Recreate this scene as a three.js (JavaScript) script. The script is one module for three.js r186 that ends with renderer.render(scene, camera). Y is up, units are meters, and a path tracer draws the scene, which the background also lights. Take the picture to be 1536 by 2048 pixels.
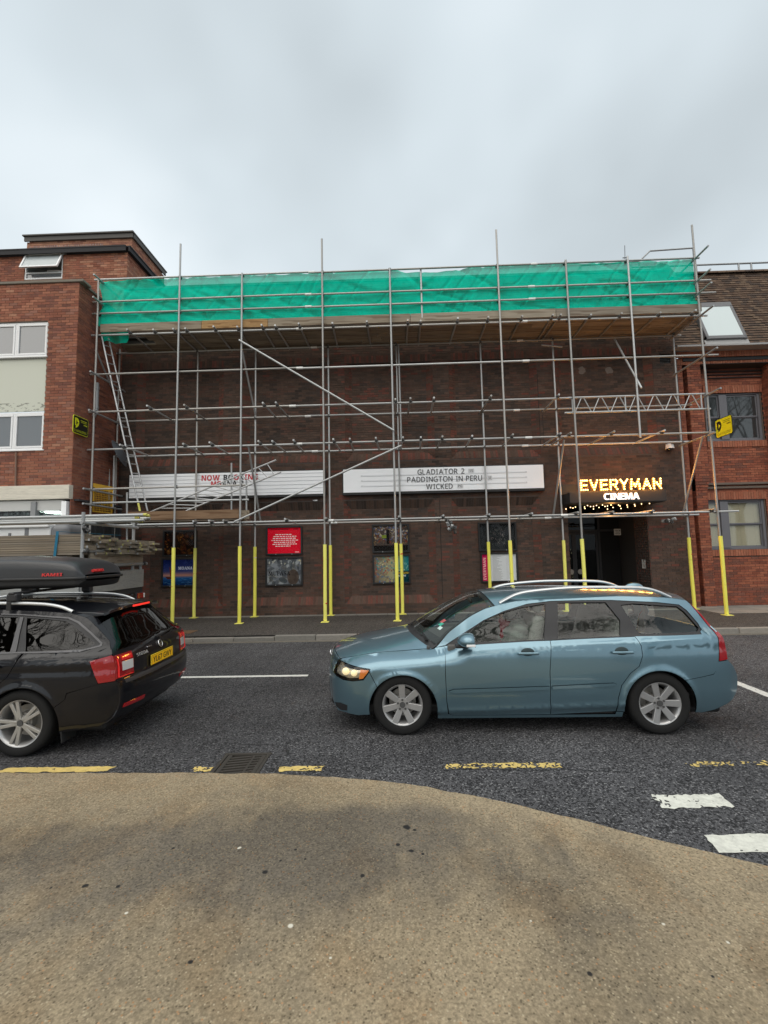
import * as THREE from 'three';
import { mergeGeometries, mergeVertices, toCreasedNormals } from 'three/addons/utils/BufferGeometryUtils.js';
import { RoundedBoxGeometry } from 'three/addons/geometries/RoundedBoxGeometry.js';
import { MarchingCubes } from 'three/addons/objects/MarchingCubes.js';
import { TextGeometry } from 'three/addons/geometries/TextGeometry.js';
import { FontLoader } from 'three/addons/loaders/FontLoader.js';

// ---------------------------------------------------------------- camera
const V3 = (x, y, z) => new THREE.Vector3(x, y, z);
const FOCAL = 913.73, PITCH = 0.087812, ROLL = -0.0209349, YAW = -0.0251449, EYE = 1.9022;   // focal length in pixels of the 1536 x 2048 photograph
const scene = new THREE.Scene();
const camera = new THREE.PerspectiveCamera(2 * Math.atan(1024 / FOCAL) * 180 / Math.PI, 3 / 4, 0.05, 2000);
const camAxes = (() => {
  const cy = Math.cos(YAW), sy = Math.sin(YAW), cp = Math.cos(PITCH), sp = Math.sin(PITCH), cr = Math.cos(ROLL), sr = Math.sin(ROLL);
  const Y = [[cy, 0, -sy], [0, -1, 0], [sy, 0, cy]];
  const P = [[1, 0, 0], [0, cp, sp], [0, -sp, cp]], R = [[cr, -sr, 0], [sr, cr, 0], [0, 0, 1]];
  const mul = (A, B) => A.map(r => B[0].map((_, j) => r[0] * B[0][j] + r[1] * B[1][j] + r[2] * B[2][j]));
  return mul(R, mul(P, Y)).map(r => V3(r[0], r[1], -r[2]));       // right, down, forward in scene axes
})();
camera.position.set(0, EYE, 0);
camera.quaternion.setFromRotationMatrix(new THREE.Matrix4().makeBasis(camAxes[0].clone(), camAxes[1].clone().negate(), camAxes[2].clone().negate()));
function ray(u, v) { return camAxes[0].clone().multiplyScalar((u - 768) / FOCAL).addScaledVector(camAxes[1], (v - 1024) / FOCAL).add(camAxes[2]); }
const atZ = (u, v, depth) => { const d = ray(u, v); return d.multiplyScalar(-depth / d.z).add(camera.position); };   // where a pixel's ray meets an upright plane that far off
const atY = (u, v, h) => { const d = ray(u, v); return d.multiplyScalar((h - EYE) / d.y).add(camera.position); };    // ... meets a level plane

// ---------------------------------------------------------------- noise
let seed = 12345;
const rnd = () => { seed = (seed * 1664525 + 1013904223) >>> 0; return seed / 4294967296; };
const rr = (a, b) => a + (b - a) * rnd();
const hash2 = (x, y) => { let h = (x * 374761393 + y * 668265263) | 0; h = Math.imul(h ^ (h >>> 13), 1274126177); return ((h ^ (h >>> 16)) >>> 0) / 4294967296; };
function vnoise(x, y) {
  const xi = Math.floor(x), yi = Math.floor(y), fx = x - xi, fy = y - yi, u = fx * fx * (3 - 2 * fx), v = fy * fy * (3 - 2 * fy);
  const a = hash2(xi, yi), b = hash2(xi + 1, yi), c = hash2(xi, yi + 1), d = hash2(xi + 1, yi + 1);
  return a + (b - a) * u + (c - a) * v + (a - b - c + d) * u * v;
}
const fbm = (x, y, o = 4) => { let s = 0, a = .5, n = 0; for (let i = 0; i < o; i++) { s += a * vnoise(x, y); n += a; x = x * 2.03 + 17.3; y = y * 2.03 + 9.1; a *= .5; } return s / n; };
const sm = (a, b, x) => { const t = Math.min(1, Math.max(0, (x - a) / (b - a))); return t * t * (3 - 2 * t); };
const lerp = (a, b, t) => a + (b - a) * t;
const clamp = (x, a, b) => Math.min(b, Math.max(a, x));

// ---------------------------------------------------------------- sky, sun, exposure
const sky = (() => {
  const W = 512, H = 256, d = new Float32Array(W * H * 4);
  for (let j = 0; j < H; j++) for (let i = 0; i < W; i++) {
    const el = ((j + .5) / H - .5) * Math.PI, az = ((i + .5) / W - .5) * 2 * Math.PI;
    const x = Math.cos(el) * Math.cos(az), y = Math.sin(el), z = Math.cos(el) * Math.sin(az);
    // cloud sheet seen from below: noise on a plane overhead, melting into an even veil towards the horizon
    const k = 1 / (Math.max(y, 0) + .32), n = fbm(x * k * 1.5 + 40, z * k * 1.5 + 11, 5), m = fbm(x * k * .6 + 7, z * k * .6 + 31, 3);
    let c = .50 + .46 * (n - .5) + .40 * (m - .5);
    c = lerp(c, .56, sm(.75, 0, Math.max(y, 0)) * .7);
    const blue = clamp((.72 - c) * 1.1, 0, .25);
    const o = (j * W + i) * 4;
    d[o] = c * (.95 - blue * .26); d[o + 1] = c * (1.0 - blue * .03); d[o + 2] = c * (1.035 + blue * .10); d[o + 3] = 1;
  }
  const t = new THREE.DataTexture(d, W, H, THREE.RGBAFormat, THREE.FloatType);
  t.mapping = THREE.EquirectangularReflectionMapping; t.magFilter = t.minFilter = THREE.LinearFilter; t.wrapS = THREE.RepeatWrapping; t.needsUpdate = true;
  return t;
})();
scene.background = sky; scene.environment = sky; scene.environmentIntensity = 1; scene.backgroundIntensity = 1;
const sun = new THREE.DirectionalLight(0xfff4e6, 1.5);
sun.position.set(-7, 34, 14); sun.target.position.set(0, 2, -8); sun.castShadow = true; sun.shadow.radius = 150;
sun.shadow.mapSize.set(2048, 2048); Object.assign(sun.shadow.camera, { left: -24, right: 24, top: 24, bottom: -24, near: 1, far: 120 });
scene.add(sun, sun.target);
const renderer = new THREE.WebGLRenderer({ antialias: true });
renderer.toneMapping = THREE.LinearToneMapping; renderer.toneMappingExposure = 1.6;
renderer.shadowMap.enabled = true; renderer.shadowMap.type = THREE.PCFSoftShadowMap;
renderer.setSize(768, 1024);

// ---------------------------------------------------------------- objects
const used = {};
const numbered = n => { const k = used[n] = (used[n] || 0) + 1; return k === 1 ? n : n + '_' + String(k - 1).padStart(3, '0'); };
function tag(o, label, category, group, kind) {
  o.userData = {}; if (label) o.userData.label = label; if (category) o.userData.category = category;
  if (group) o.userData.group = group; if (kind) o.userData.kind = kind; return o;
}
function thing(name, label, category, pos = [0, 0, 0], turn = 0, group) {
  const o = new THREE.Group(); o.name = numbered(name); o.position.set(...pos); o.rotation.y = turn; scene.add(o); return tag(o, label, category, group);
}
function mesh(name, geo, mat, parent, pos, rot) {
  const m = new THREE.Mesh(geo, mat); m.name = parent === scene ? numbered(name) : name; m.castShadow = m.receiveShadow = true;
  if (pos) m.position.set(...pos); if (rot) m.rotation.set(...rot); parent.add(m); return m;
}
function setting(name, geo, mat, parent = scene) { const m = mesh(name, geo, mat, parent); m.userData = { kind: 'structure' }; return m; }
const grp = (name, parent, pos, turn) => { const g = new THREE.Group(); g.name = name; if (pos) g.position.set(...pos); if (turn) g.rotation.y = turn; parent.add(g); return g; };
const boxG = (w, h, d, x = 0, y = 0, z = 0) => { const g = new THREE.BoxGeometry(w, h, d); g.translate(x, y, z); return g; };
const rbox = (w, h, d, r = .01, x = 0, y = 0, z = 0, s = 2) => { const g = new RoundedBoxGeometry(w, h, d, s, Math.min(r, w / 2.01, h / 2.01, d / 2.01)); g.translate(x, y, z); return g; };
const merge = gs => mergeGeometries(gs.map(g => { const h = g.index ? g.toNonIndexed() : g; for (const k of Object.keys(h.attributes)) if (!['position', 'normal', 'uv'].includes(k)) h.deleteAttribute(k); return h; }), false);
const unitTube = new THREE.CylinderGeometry(1, 1, 1, 12, 1);
const UP = V3(0, 1, 0);
function rod(name, a, b, r, mat, parent) {
  const m = mesh(name, unitTube, mat, parent), d = b.clone().sub(a), L = d.length();
  m.position.copy(a).addScaledVector(d, .5); m.quaternion.setFromUnitVectors(UP, d.normalize()); m.scale.set(r, L, r); return m;
}
function rodG(a, b, r, seg = 8) { const d = b.clone().sub(a), L = d.length(), g = new THREE.CylinderGeometry(r, r, L, seg); g.applyQuaternion(new THREE.Quaternion().setFromUnitVectors(UP, d.normalize())); const c = a.clone().add(b).multiplyScalar(.5); g.translate(c.x, c.y, c.z); return g; }

// ---------------------------------------------------------------- materials
const lin = (r, g, b) => new THREE.Color().setRGB(r, g, b);
const std = (c, roughness = .8, o = {}) => roughness >= .7 ? phys(c, roughness, { specularIntensity: .35, ...o }) : new THREE.MeshStandardMaterial({ color: Array.isArray(c) ? lin(...c) : c, roughness, side: THREE.DoubleSide, ...o });   // porous things have a weak sheen
const phys = (c, roughness = .5, o = {}) => new THREE.MeshPhysicalMaterial({ color: Array.isArray(c) ? lin(...c) : c, roughness, side: THREE.DoubleSide, ...o });
function tex(W, H, fn, { srgb = false, repeat = [1, 1], wrap = true } = {}) {
  const d = new Uint8Array(W * H * 4);
  for (let j = 0; j < H; j++) for (let i = 0; i < W; i++) { const c = fn(i, j, W, H), o = (j * W + i) * 4; d[o] = clamp(c[0], 0, 1) * 255; d[o + 1] = clamp(c[1], 0, 1) * 255; d[o + 2] = clamp(c[2], 0, 1) * 255; d[o + 3] = 255; }
  const t = new THREE.DataTexture(d, W, H); if (srgb) t.colorSpace = THREE.SRGBColorSpace;
  t.magFilter = THREE.LinearFilter; t.minFilter = THREE.LinearMipmapLinearFilter; t.generateMipmaps = true; t.anisotropy = 8;
  if (wrap) t.wrapS = t.wrapT = THREE.RepeatWrapping; t.repeat.set(...repeat); t.needsUpdate = true; return t;
}
function canvasTex(W, H, draw, repeat) {
  const c = document.createElement('canvas'); c.width = W; c.height = H; draw(c.getContext('2d'), W, H);
  const t = new THREE.CanvasTexture(c); t.colorSpace = THREE.SRGBColorSpace; t.anisotropy = 8; if (repeat) { t.wrapS = t.wrapT = THREE.RepeatWrapping; t.repeat.set(...repeat); } return t;
}
const toS = c => c <= .0031308 ? 12.92 * c : 1.055 * Math.pow(c, 1 / 2.4) - .055;
// tileable noise, n cells per tile
const tnoise = (i, j, W, H, n, s = 0) => { const x = i / W * n, y = j / H * n, xi = Math.floor(x), yi = Math.floor(y), fx = x - xi, fy = y - yi, u = fx * fx * (3 - 2 * fx), v = fy * fy * (3 - 2 * fy), q = (a, b) => hash2(((a % n) + n) % n + s * 131, ((b % n) + n) % n + s * 57); const a = q(xi, yi), b = q(xi + 1, yi), c = q(xi, yi + 1), d = q(xi + 1, yi + 1); return a + (b - a) * u + (c - a) * v + (a - b - c + d) * u * v; };
const grainTex = tex(256, 256, (i, j, W, H) => { const v = .72 + .2 * tnoise(i, j, W, H, 64, 1) + .16 * tnoise(i, j, W, H, 16, 2) + .12 * (hash2(i, j) - .5); return [v, v, v]; });
const woodTex = tex(256, 256, (i, j, W, H) => { const g = tnoise(i * .25, j, W, H, 128, 3) * .4 + tnoise(i * .5, j, W, H, 32, 4) * .3 + tnoise(i, j, W, H, 8, 5) * .3; const v = .5 + .6 * g, s = sm(.72, .8, tnoise(i, j, W, H, 8, 6)); return [v * (1 - .3 * s), v * (1 - .36 * s), v * (1 - .4 * s)]; });
const galv = std([.43, .445, .45], .42, { metalness: .35, roughnessMap: grainTex });
const galvOld = std([.33, .34, .345], .5, { metalness: .35, roughnessMap: grainTex });
const galvPick = () => tubeTones[Math.floor(rnd() * tubeTones.length)], tubeTones = [[.43, .445, .45], [.37, .38, .38], [.48, .49, .49], [.40, .39, .37], [.33, .325, .31]].map(c => std(c, .45, { metalness: .35 }));
const steelDark = std([.10, .10, .10], .55, { metalness: .5 });
const blackMat = std([.012, .012, .013], .55);
const rubber = std([.018, .018, .018], .85);
const darkPlastic = std([.02, .02, .022], .5);
const whitePaint = std([.74, .75, .74], .5);
const upvc = std([.78, .79, .8], .35);
const yellowSleeve = std([.86, .82, .19], .55);
const glassClear = phys([.86, .93, .90], .02, { transmission: 1, thickness: 0, ior: 1.5 });
const glassTint = phys([.30, .33, .33], .02, { transmission: 1, thickness: 0, ior: 1.25 });
// ================================================================ ground
const GR = { x0: -1.665, x1: -1.26, d0: 4.13, d1: 4.53 };           // gully opening in the road
const road = (() => {
  const xs = [-70, -40, -20, -12], ds = [];
  for (let x = -9; x <= 9.01; x += .3) xs.push(x); xs.push(12, 20, 40, 70, GR.x0, GR.x1); xs.sort((a, b) => a - b);
  for (let d = -1; d <= 9.9; d += .3) ds.push(d); ds.push(10.075, GR.d0, GR.d1); ds.sort((a, b) => a - b);
  const pos = [], uv = [], col = [], idx = [];
  for (const d of ds) for (const x of xs) {
    const track = Math.exp(-(((d - 5.3) / .35) ** 2)) + Math.exp(-(((d - 6.7) / .3) ** 2)), n = fbm(x * .7 + 5, d * .9, 4);
    const v = .80 + .62 * (n - .5) + .35 * (fbm(x * 2.2, d * 2.2 + 40, 3) - .5) - .16 * track * fbm(x * .5, d * 3, 2);
    pos.push(x, 0, -d); uv.push(x, d); col.push(v, v, v * 1.01);
  }
  const n = xs.length;
  for (let j = 0; j + 1 < ds.length; j++) for (let i = 0; i + 1 < n; i++) {
    if (xs[i] >= GR.x0 - 1e-6 && xs[i + 1] <= GR.x1 + 1e-6 && ds[j] >= GR.d0 - 1e-6 && ds[j + 1] <= GR.d1 + 1e-6) continue;
    const a = j * n + i; idx.push(a, a + 1, a + n + 1, a, a + n + 1, a + n);
  }
  const g = new THREE.BufferGeometry(); g.setAttribute('position', new THREE.Float32BufferAttribute(pos, 3)); g.setAttribute('uv', new THREE.Float32BufferAttribute(uv, 2)); g.setAttribute('color', new THREE.Float32BufferAttribute(col, 3)); g.setIndex(idx); g.computeVertexNormals();
  return g;
})();
// chippings: a jittered grid of stones, as colour and as height
function chips(W, n, s, light, dark, base, pale) {
  const cell = W / n, H = new Float32Array(W * W), C = new Float32Array(W * W * 3);
  for (let j = 0; j < W; j++) for (let i = 0; i < W; i++) {
    let best = 9, second = 9, id = 0; const cx = Math.floor(i / cell), cy = Math.floor(j / cell);
    for (let b = -1; b < 2; b++) for (let a = -1; a < 2; a++) {
      const gx = (cx + a + n) % n, gy = (cy + b + n) % n, px = (cx + a + .15 + .7 * hash2(gx + s, gy)), py = (cy + b + .15 + .7 * hash2(gx, gy + s + 7));
      const dd = Math.hypot(i / cell - px, j / cell - py); if (dd < best) { second = best; best = dd; id = hash2(gx * 3 + s, gy * 5 + 1); } else if (dd < second) second = dd;
    }
    const e = sm(.02, .3, second - best), o = j * W + i; H[o] = e * (.55 + .45 * id);
    const tone = id < light ? pale : id > 1 - dark ? base.map(v => v * .35) : base.map(v => v * (.75 + .55 * id)), f = .55 + .45 * e, g = .9 + .2 * hash2(i + 3, j + s);
    for (let k = 0; k < 3; k++) C[o * 3 + k] = tone[k] * f * g;
  }
  return { H, C };
}
const tarC = chips(512, 64, 3, .07, .3, [.078, .078, .081], [.16, .16, .16]);
const tarMap = tex(512, 512, (i, j) => { const o = (j * 512 + i) * 3; return [toS(tarC.C[o]), toS(tarC.C[o + 1]), toS(tarC.C[o + 2])]; }, { srgb: true, repeat: [1 / .85, 1 / .85] });
const tarBump = tex(512, 512, (i, j) => { const h = tarC.H[j * 512 + i]; return [h, h, h]; }, { repeat: [1 / .85, 1 / .85] });
const tarMat = std([1.95, 1.94, 1.95], .78, { map: tarMap, bumpMap: tarBump, bumpScale: .006, vertexColors: true });
setting('road', road, tarMat);
{ // base ground far beyond the street, with the same opening
  const s = new THREE.Shape([[-400, -400], [400, -400], [400, 400], [-400, 400]].map(p => new THREE.Vector2(...p)));
  s.holes.push(new THREE.Path([[GR.x0, GR.d0], [GR.x0, GR.d1], [GR.x1, GR.d1], [GR.x1, GR.d0]].map(p => new THREE.Vector2(...p))));
  const g = new THREE.ShapeGeometry(s); g.rotateX(-Math.PI / 2); g.translate(0, -.03, 0); setting('ground', g, std([.10, .10, .10], .9));
}
// concrete forecourt in the foreground
const apronEdge = [[-70, 4.2], [-20, 4.2], [-3.59, 4.177], [-1.99, 4.148], [-1.4, 4.13], [-1.05, 4.113], [-.45, 4.03], [.108, 3.908], [.739, 3.654], [1.211, 3.422], [1.607, 3.195], [2.151, 2.932], [2.75, 2.62], [3.4, 2.1], [4.1, 1.2], [4.5, 0], [4.6, -3], [4.6, -60], [-70, -60]];
{
  const blobs = [[-1.1, 3.15, 1.5, .42, 1], [-2.6, 3.0, 1.0, .4, .8], [.05, 3.25, .7, .35, .8], [-.2, 2.75, 1.4, .3, .75], [-1.6, 2.35, .9, .25, .45], [-.55, 2.15, .7, .18, .35], [1.3, 2.3, .5, .3, .25], [-.2, 3.5, .5, .15, .5], [-2.2, 2.6, .8, .3, .35]];
  const drips = [[812, 1655, .035], [820, 1702, .03], [795, 1690, .018], [828, 1660, .015], [531, 1745, .022], [560, 1722, .012], [725, 1752, .018], [590, 1700, .013], [170, 1772, .02], [100, 1777, .016], [235, 1773, .014], [345, 1697, .012], [380, 1925, .02], [1180, 1950, .02], [960, 1840, .01], [610, 1718, .01], [1424, 1953, .012], [845, 1708, .012]].map(([u, v, r]) => { const p = atY(u, v, .01); return [p.x, -p.z, r * .72]; });
  const pale = [[478, 1696, .012], [580, 1852, .012], [252, 1826, .01], [1325, 1848, .009], [1060, 1842, .006], [1455, 1885, .009], [660, 1916, .006]].map(([u, v, r]) => { const p = atY(u, v, .01); return [p.x, -p.z, r]; });
  const W = 2048, H = 1024, D = new Uint8Array(W * H * 4), B = new Uint8Array(W * H * 4), K = 8, cw = W / K + 1, chh = H / K + 1, cs_ = new Float32Array(cw * chh * 3);
  for (let j = 0; j < chh; j++) for (let i = 0; i < cw; i++) {          // broad stains and mottling on a coarse grid
    const x = -4 + 8 * i * K / W, d = .6 + 4 * j * K / H, o = (j * cw + i) * 3;
    let st = 0; for (const [bx, bd, rx, rd, k] of blobs) st += k * Math.exp(-(((x - bx) / rx) ** 2 + ((d - bd) / rd) ** 2));
    st = clamp(sm(-.1, 1.4, st + (fbm(x * 2.3 + 3, d * 2.3, 4) - .5) * 1.2 + (fbm(x * 9 + 50, d * 9, 3) - .5) * .8 + (fbm(x * 30, d * 5 + 8, 3) - .5) * .5), 0, 1);
    cs_[o] = st; cs_[o + 1] = fbm(x * 1.1 + 90, d * 1.1 + 20, 4); cs_[o + 2] = sm(.52, .72, fbm(x * 3 + 9, d * 3 + 70, 4));
  }
  for (let j = 0; j < H; j++) for (let i = 0; i < W; i++) {
    const x = -4 + 8 * i / W, d = .6 + 4 * j / H, o = (j * W + i) * 4, ci = (i / K) | 0, cj = (j / K) | 0, fx = i / K - ci, fy = j / K - cj, q = (cj * cw + ci) * 3, r = q + cw * 3;
    const bl = k => (cs_[q + k] * (1 - fx) + cs_[q + 3 + k] * fx) * (1 - fy) + (cs_[r + k] * (1 - fx) + cs_[r + 3 + k] * fx) * fy, st = bl(0), mott = bl(1), rust = bl(2), grit = .55 * vnoise(x * 95, d * 95) + .45 * vnoise(x * 190 + 9, d * 190);
    const m = (.68 + .52 * mott) * (.50 + .9 * grit * (.72 + .56 * hash2(i, j)));
    let c0 = lerp(.325, .122, st * .84) * m * (1 - .05 * rust), c1 = lerp(.262, .108, st * .84) * m * (1 - .09 * rust), c2 = lerp(.174, .090, st * .84) * m * (1 - .13 * rust), h = .35 + .4 * grit;
    const gi = (i / 2) | 0, gj = (j / 2) | 0, hh = hash2(gi, gj);                 // exposed stones
    if (hh > .955 || hh < .035) {
      { if (hh < .5) { c0 *= .55; c1 *= .55; c2 *= .55; h = .15; } else { const k = (hh - .955) / .045, sp = 1 - .45 * st, rd = hash2(gi + 4, gj + 4) > .75; c0 = lerp(.34, .46, k) * sp; c1 = lerp(.28, .385, k) * sp * (rd ? .7 : 1); c2 = lerp(.18, .27, k) * sp * (rd ? .55 : 1); h = .9; } }
    }
    D[o] = clamp(toS(c0), 0, 1) * 255; D[o + 1] = clamp(toS(c1), 0, 1) * 255; D[o + 2] = clamp(toS(c2), 0, 1) * 255; D[o + 3] = 255;
    B[o] = B[o + 1] = B[o + 2] = h * 255; B[o + 3] = 255;
  }
  const stamp = (list, col, soft) => { for (const [px, pd, r] of list) { const i0 = Math.round((px + 4) / 8 * W), j0 = Math.round((pd - .6) / 4 * H), n = Math.ceil(r * 1.4 * W / 8); for (let j = -n; j <= n; j++) for (let i = -n; i <= n; i++) { const X = i0 + i, Y = j0 + j; if (X < 0 || Y < 0 || X >= W || Y >= H) continue; const q = Math.sqrt(i * i + j * j) * 8 / W / r + (vnoise(X * .15, Y * .15) - .5) * .9; if (q > 1.1) continue; const k = sm(1.1, .7, q) * soft, o = (Y * W + X) * 4; for (let c = 0; c < 3; c++) D[o + c] = lerp(D[o + c], col[c], k); } } };
  stamp(drips, [36, 36, 37], .88); stamp(pale, [208, 204, 190], 1);
  const mk = (a, s) => { const t = new THREE.DataTexture(a, W, H); t.magFilter = THREE.LinearFilter; t.minFilter = THREE.LinearMipmapLinearFilter; t.generateMipmaps = true; t.wrapS = t.wrapT = THREE.MirroredRepeatWrapping; t.anisotropy = 8; if (s) t.colorSpace = THREE.SRGBColorSpace; t.needsUpdate = true; return t; };
  const curve = []; for (let i = 0; i + 1 < apronEdge.length; i++) { const [a, b] = [apronEdge[i], apronEdge[i + 1]], n = i > 0 && i < 14 ? Math.max(1, Math.ceil(Math.hypot(a[0] - b[0], a[1] - b[1]) / .05)) : 1; for (let k = 0; k < Math.min(n, 60); k++) { const t = k / Math.min(n, 60); curve.push([lerp(a[0], b[0], t), lerp(a[1], b[1], t) + (n > 1 ? (fbm(lerp(a[0], b[0], t) * 9, 3, 3) - .5) * .03 : 0)]); } }
  curve.push(apronEdge[apronEdge.length - 1]);
  const g = new THREE.ExtrudeGeometry(new THREE.Shape(curve.map(p => new THREE.Vector2(...p))), { depth: .03, bevelEnabled: false, steps: 1 });
  g.rotateX(-Math.PI / 2); g.translate(0, -.02, 0);
  const P = g.attributes.position, U = g.attributes.uv; for (let i = 0; i < P.count; i++) U.setXY(i, (P.getX(i) + 4) / 8, (-P.getZ(i) - .6) / 4);
  setting('forecourt', g, std(0xffffff, .86, { map: mk(D, 1), bumpMap: mk(B), bumpScale: .0028 }));
}
// far footway, its kerb of separate stones and the channel in front of it
{
  const g = new THREE.BufferGeometry(), pos = [], uv = [], col = [], idx = [], xs = [-70, -40, -20], ds = [10.33, 10.8, 11.3, 11.8, 12.3, 12.8, 13.2, 13.4, 14.6];
  for (let x = -14; x <= 14; x += .5) xs.push(x); xs.push(20, 40, 70);
  for (const d of ds) for (const x of xs) { const v = .9 + .5 * (fbm(x * 1.3, d * 1.6, 4) - .5); pos.push(x, .11, -d); uv.push(x, d); col.push(v * 1.02, v * .97, v * .92); }
  for (let j = 0; j + 1 < ds.length; j++) for (let i = 0; i + 1 < xs.length; i++) { const a = j * xs.length + i; idx.push(a, a + 1, a + xs.length + 1, a, a + xs.length + 1, a + xs.length); }
  g.setAttribute('position', new THREE.Float32BufferAttribute(pos, 3)); g.setAttribute('uv', new THREE.Float32BufferAttribute(uv, 2)); g.setAttribute('color', new THREE.Float32BufferAttribute(col, 3)); g.setIndex(idx); g.computeVertexNormals();
  const foot = setting('pavement', g, std([1.3, 1.25, 1.18], .85, { map: tarMap, vertexColors: true }));
  const conc = [0, 1, 2].map(i => std([[.26, .245, .22], [.22, .21, .19], [.30, .275, .24]][i], .85, { map: grainTex }));
  // strip of older slabs along the cinema wall and a pale slab by the brick offices
  for (let x = -8.4; x < 8.6; x += .9) mesh('slab', rbox(.888, .03, .26, .004, x + .45, .103, -13.46), conc[(Math.floor(x * 7) & 1023) % 2], foot);
  for (let i = 0; i < 5; i++) for (let j = 0; j < 3; j++) mesh('slab', rbox(.74, .03, .5, .004, 8.85 + i * .75, .1025 + .002 * hash2(i, j), -12.7 - j * .51), conc[(i * 2 + j) % 3], foot);
  const kerb = grp('kerb', scene); kerb.userData = { kind: 'structure' };
  const edge = (x) => 10.205 + (x < -3.0 ? .02 * sm(-3, -4, x) : 0);
  for (let x = -22; x < 20; x += .915) {
    const dip = x > -6 && x < -3.1 ? .035 : 0, m = mesh('kerb_stone', rbox(.905, .26, .125, .018, 0, 0, 0, 3), conc[Math.floor(hash2(Math.round(x * 10), 3) * 3)], kerb, [x + .4575 + .05, -.012 - dip + .003 * hash2(Math.round(x * 9), 1), -edge(x) - .0625], [rr(-.006, .006), rr(-.008, .008), rr(-.004, .004)]);
  }
  const ch = new THREE.PlaneGeometry(60, .16); ch.rotateX(-Math.PI / 2); ch.translate(0, .004, -10.125); const cu = ch.attributes.uv; for (let i = 0; i < cu.count; i++) cu.setXY(i, cu.getX(i) * 60, cu.getY(i) * .16);
  setting('gutter_channel', ch, std([.17, .155, .13], .9, { map: grainTex }));
}
// painted lines, worn through in places
const wear = (s, k) => tex(256, 256, (i, j, W, H) => { const n = .5 * tnoise(i, j, W, H, 64, s) + .3 * tnoise(i, j, W, H, 20, s + 1) + .2 * tnoise(i, j, W, H, 5, s + 2), v = n > k ? 1 : 0; return [v, v, v]; });
const wearLow = wear(20, .2), wearMid = wear(30, .36), wearHigh = wear(40, .48), wearMost = wear(44, .58);
const paintMat = (c, a) => std(c, .6, { alphaMap: a, alphaTest: .5, map: grainTex });
const yel = [.72, .54, .18], whi = [.74, .74, .66];
function mark(name, quad, mat, label, rag = .012) {
  const pts = []; for (let i = 0; i < quad.length; i++) { const a = quad[i], b = quad[(i + 1) % quad.length], n = Math.max(2, Math.ceil(Math.hypot(a[0] - b[0], a[1] - b[1]) / .035)); for (let k = 0; k < n; k++) { const t = k / n; pts.push(new THREE.Vector2(lerp(a[0], b[0], t) + rr(-rag, rag), lerp(a[1], b[1], t) + rr(-rag, rag))); } }
  const g = new THREE.ShapeGeometry(new THREE.Shape(pts)); g.rotateX(-Math.PI / 2); g.translate(0, .004, 0);
  const m = mesh(name, g, mat, scene); m.userData = { kind: 'structure', label }; return m;
}
const R4 = (x0, x1, d0, d1, sk = 0) => [[x0, d0], [x1, d0], [x1 + sk, d1], [x0 + sk, d1]];
mark('yellow_road_line', R4(-3.66, -2.66, 4.20, 4.295, .06), paintMat(yel, wearLow), 'solid worn yellow dash beside the black estate car');
mark('yellow_road_line', R4(-1.86, -1.69, 4.19, 4.27), paintMat(yel, wearMid), 'broken stub of yellow line against the drain cover', .016);
mark('yellow_road_line', R4(-1.09, -.70, 4.175, 4.265), paintMat(yel, wearMid), 'short chipped yellow dash on the other side of the drain', .014);
mark('yellow_road_line', R4(.39, 1.4, 4.205, 4.29), paintMat(yel, wearHigh), 'speckled yellow dash below the blue estate car', .016);
mark('yellow_road_line', R4(2.5, 3.5, 4.2, 4.28), paintMat(yel, wearMost), 'nearly worn away yellow dash behind the blue estate car', .02);
const pq = a => a.map(([u, v]) => { const p = atY(u, v, .004); return [p.x, -p.z]; });
mark('white_road_dash', pq([[1303, 1590], [1441, 1588], [1470, 1613], [1328, 1617]]), paintMat(whi, wearMid), 'scuffed white give way block with a chipped edge', .014);
mark('white_road_dash', pq([[1408, 1671], [1600, 1664], [1650, 1700], [1440, 1707]]), paintMat(whi, wearLow), 'clean white give way block at the forecourt edge', .008);
mark('white_centre_line', R4(-5.2, -1.43, 7.275, 7.37), paintMat([.72, .72, .68], wearLow), 'thin white centre line running past the black car', .005);
mark('white_bay_line', [[4.60, 7.0], [4.73, 7.0], [4.70, 4.6], [4.57, 4.6]], paintMat([.7, .7, .66], wearLow), 'white line crossing the lane behind the blue car', .005);
// cracks and the seam of an old patch
function crack(name, label, pts, wd) { const L = [], Rr2 = []; const P = pq(pts), Q3 = []; for (let i = 0; i + 1 < P.length; i++) { const n = Math.max(2, Math.ceil(Math.hypot(P[i][0] - P[i + 1][0], P[i][1] - P[i + 1][1]) / .03)); for (let k = 0; k < n; k++) Q3.push([lerp(P[i][0], P[i + 1][0], k / n) + rr(-.008, .008), lerp(P[i][1], P[i + 1][1], k / n) + rr(-.008, .008)]); } Q3.forEach((p, i) => { const w = wd * rr(.3, 1) * Math.min(1, i / 3, (Q3.length - 1 - i) / 3); L.push(new THREE.Vector2(p[0], p[1] + w)); Rr2.unshift(new THREE.Vector2(p[0] + .004, p[1] - w)); }); const g = new THREE.ShapeGeometry(new THREE.Shape([...L, ...Rr2])); g.rotateX(-Math.PI / 2); g.translate(0, .003, 0); const m = mesh(name, g, std([.022, .022, .023], .6), scene); m.userData = { kind: 'structure', label }; }
crack('road_crack', 'fine crack curving round the drain in the asphalt', [[418, 1530], [428, 1508], [450, 1492], [500, 1488], [545, 1490], [578, 1500], [575, 1515]], .006);
crack('road_crack', 'short crack running off the drain corner', [[540, 1510], [552, 1525], [560, 1545]], .005);
crack('road_crack', 'tarry patch seam in the asphalt below the blue car', [[885, 1540], [960, 1537], [1060, 1541], [1130, 1538], [1200, 1541], [1290, 1545]], .007);
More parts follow.
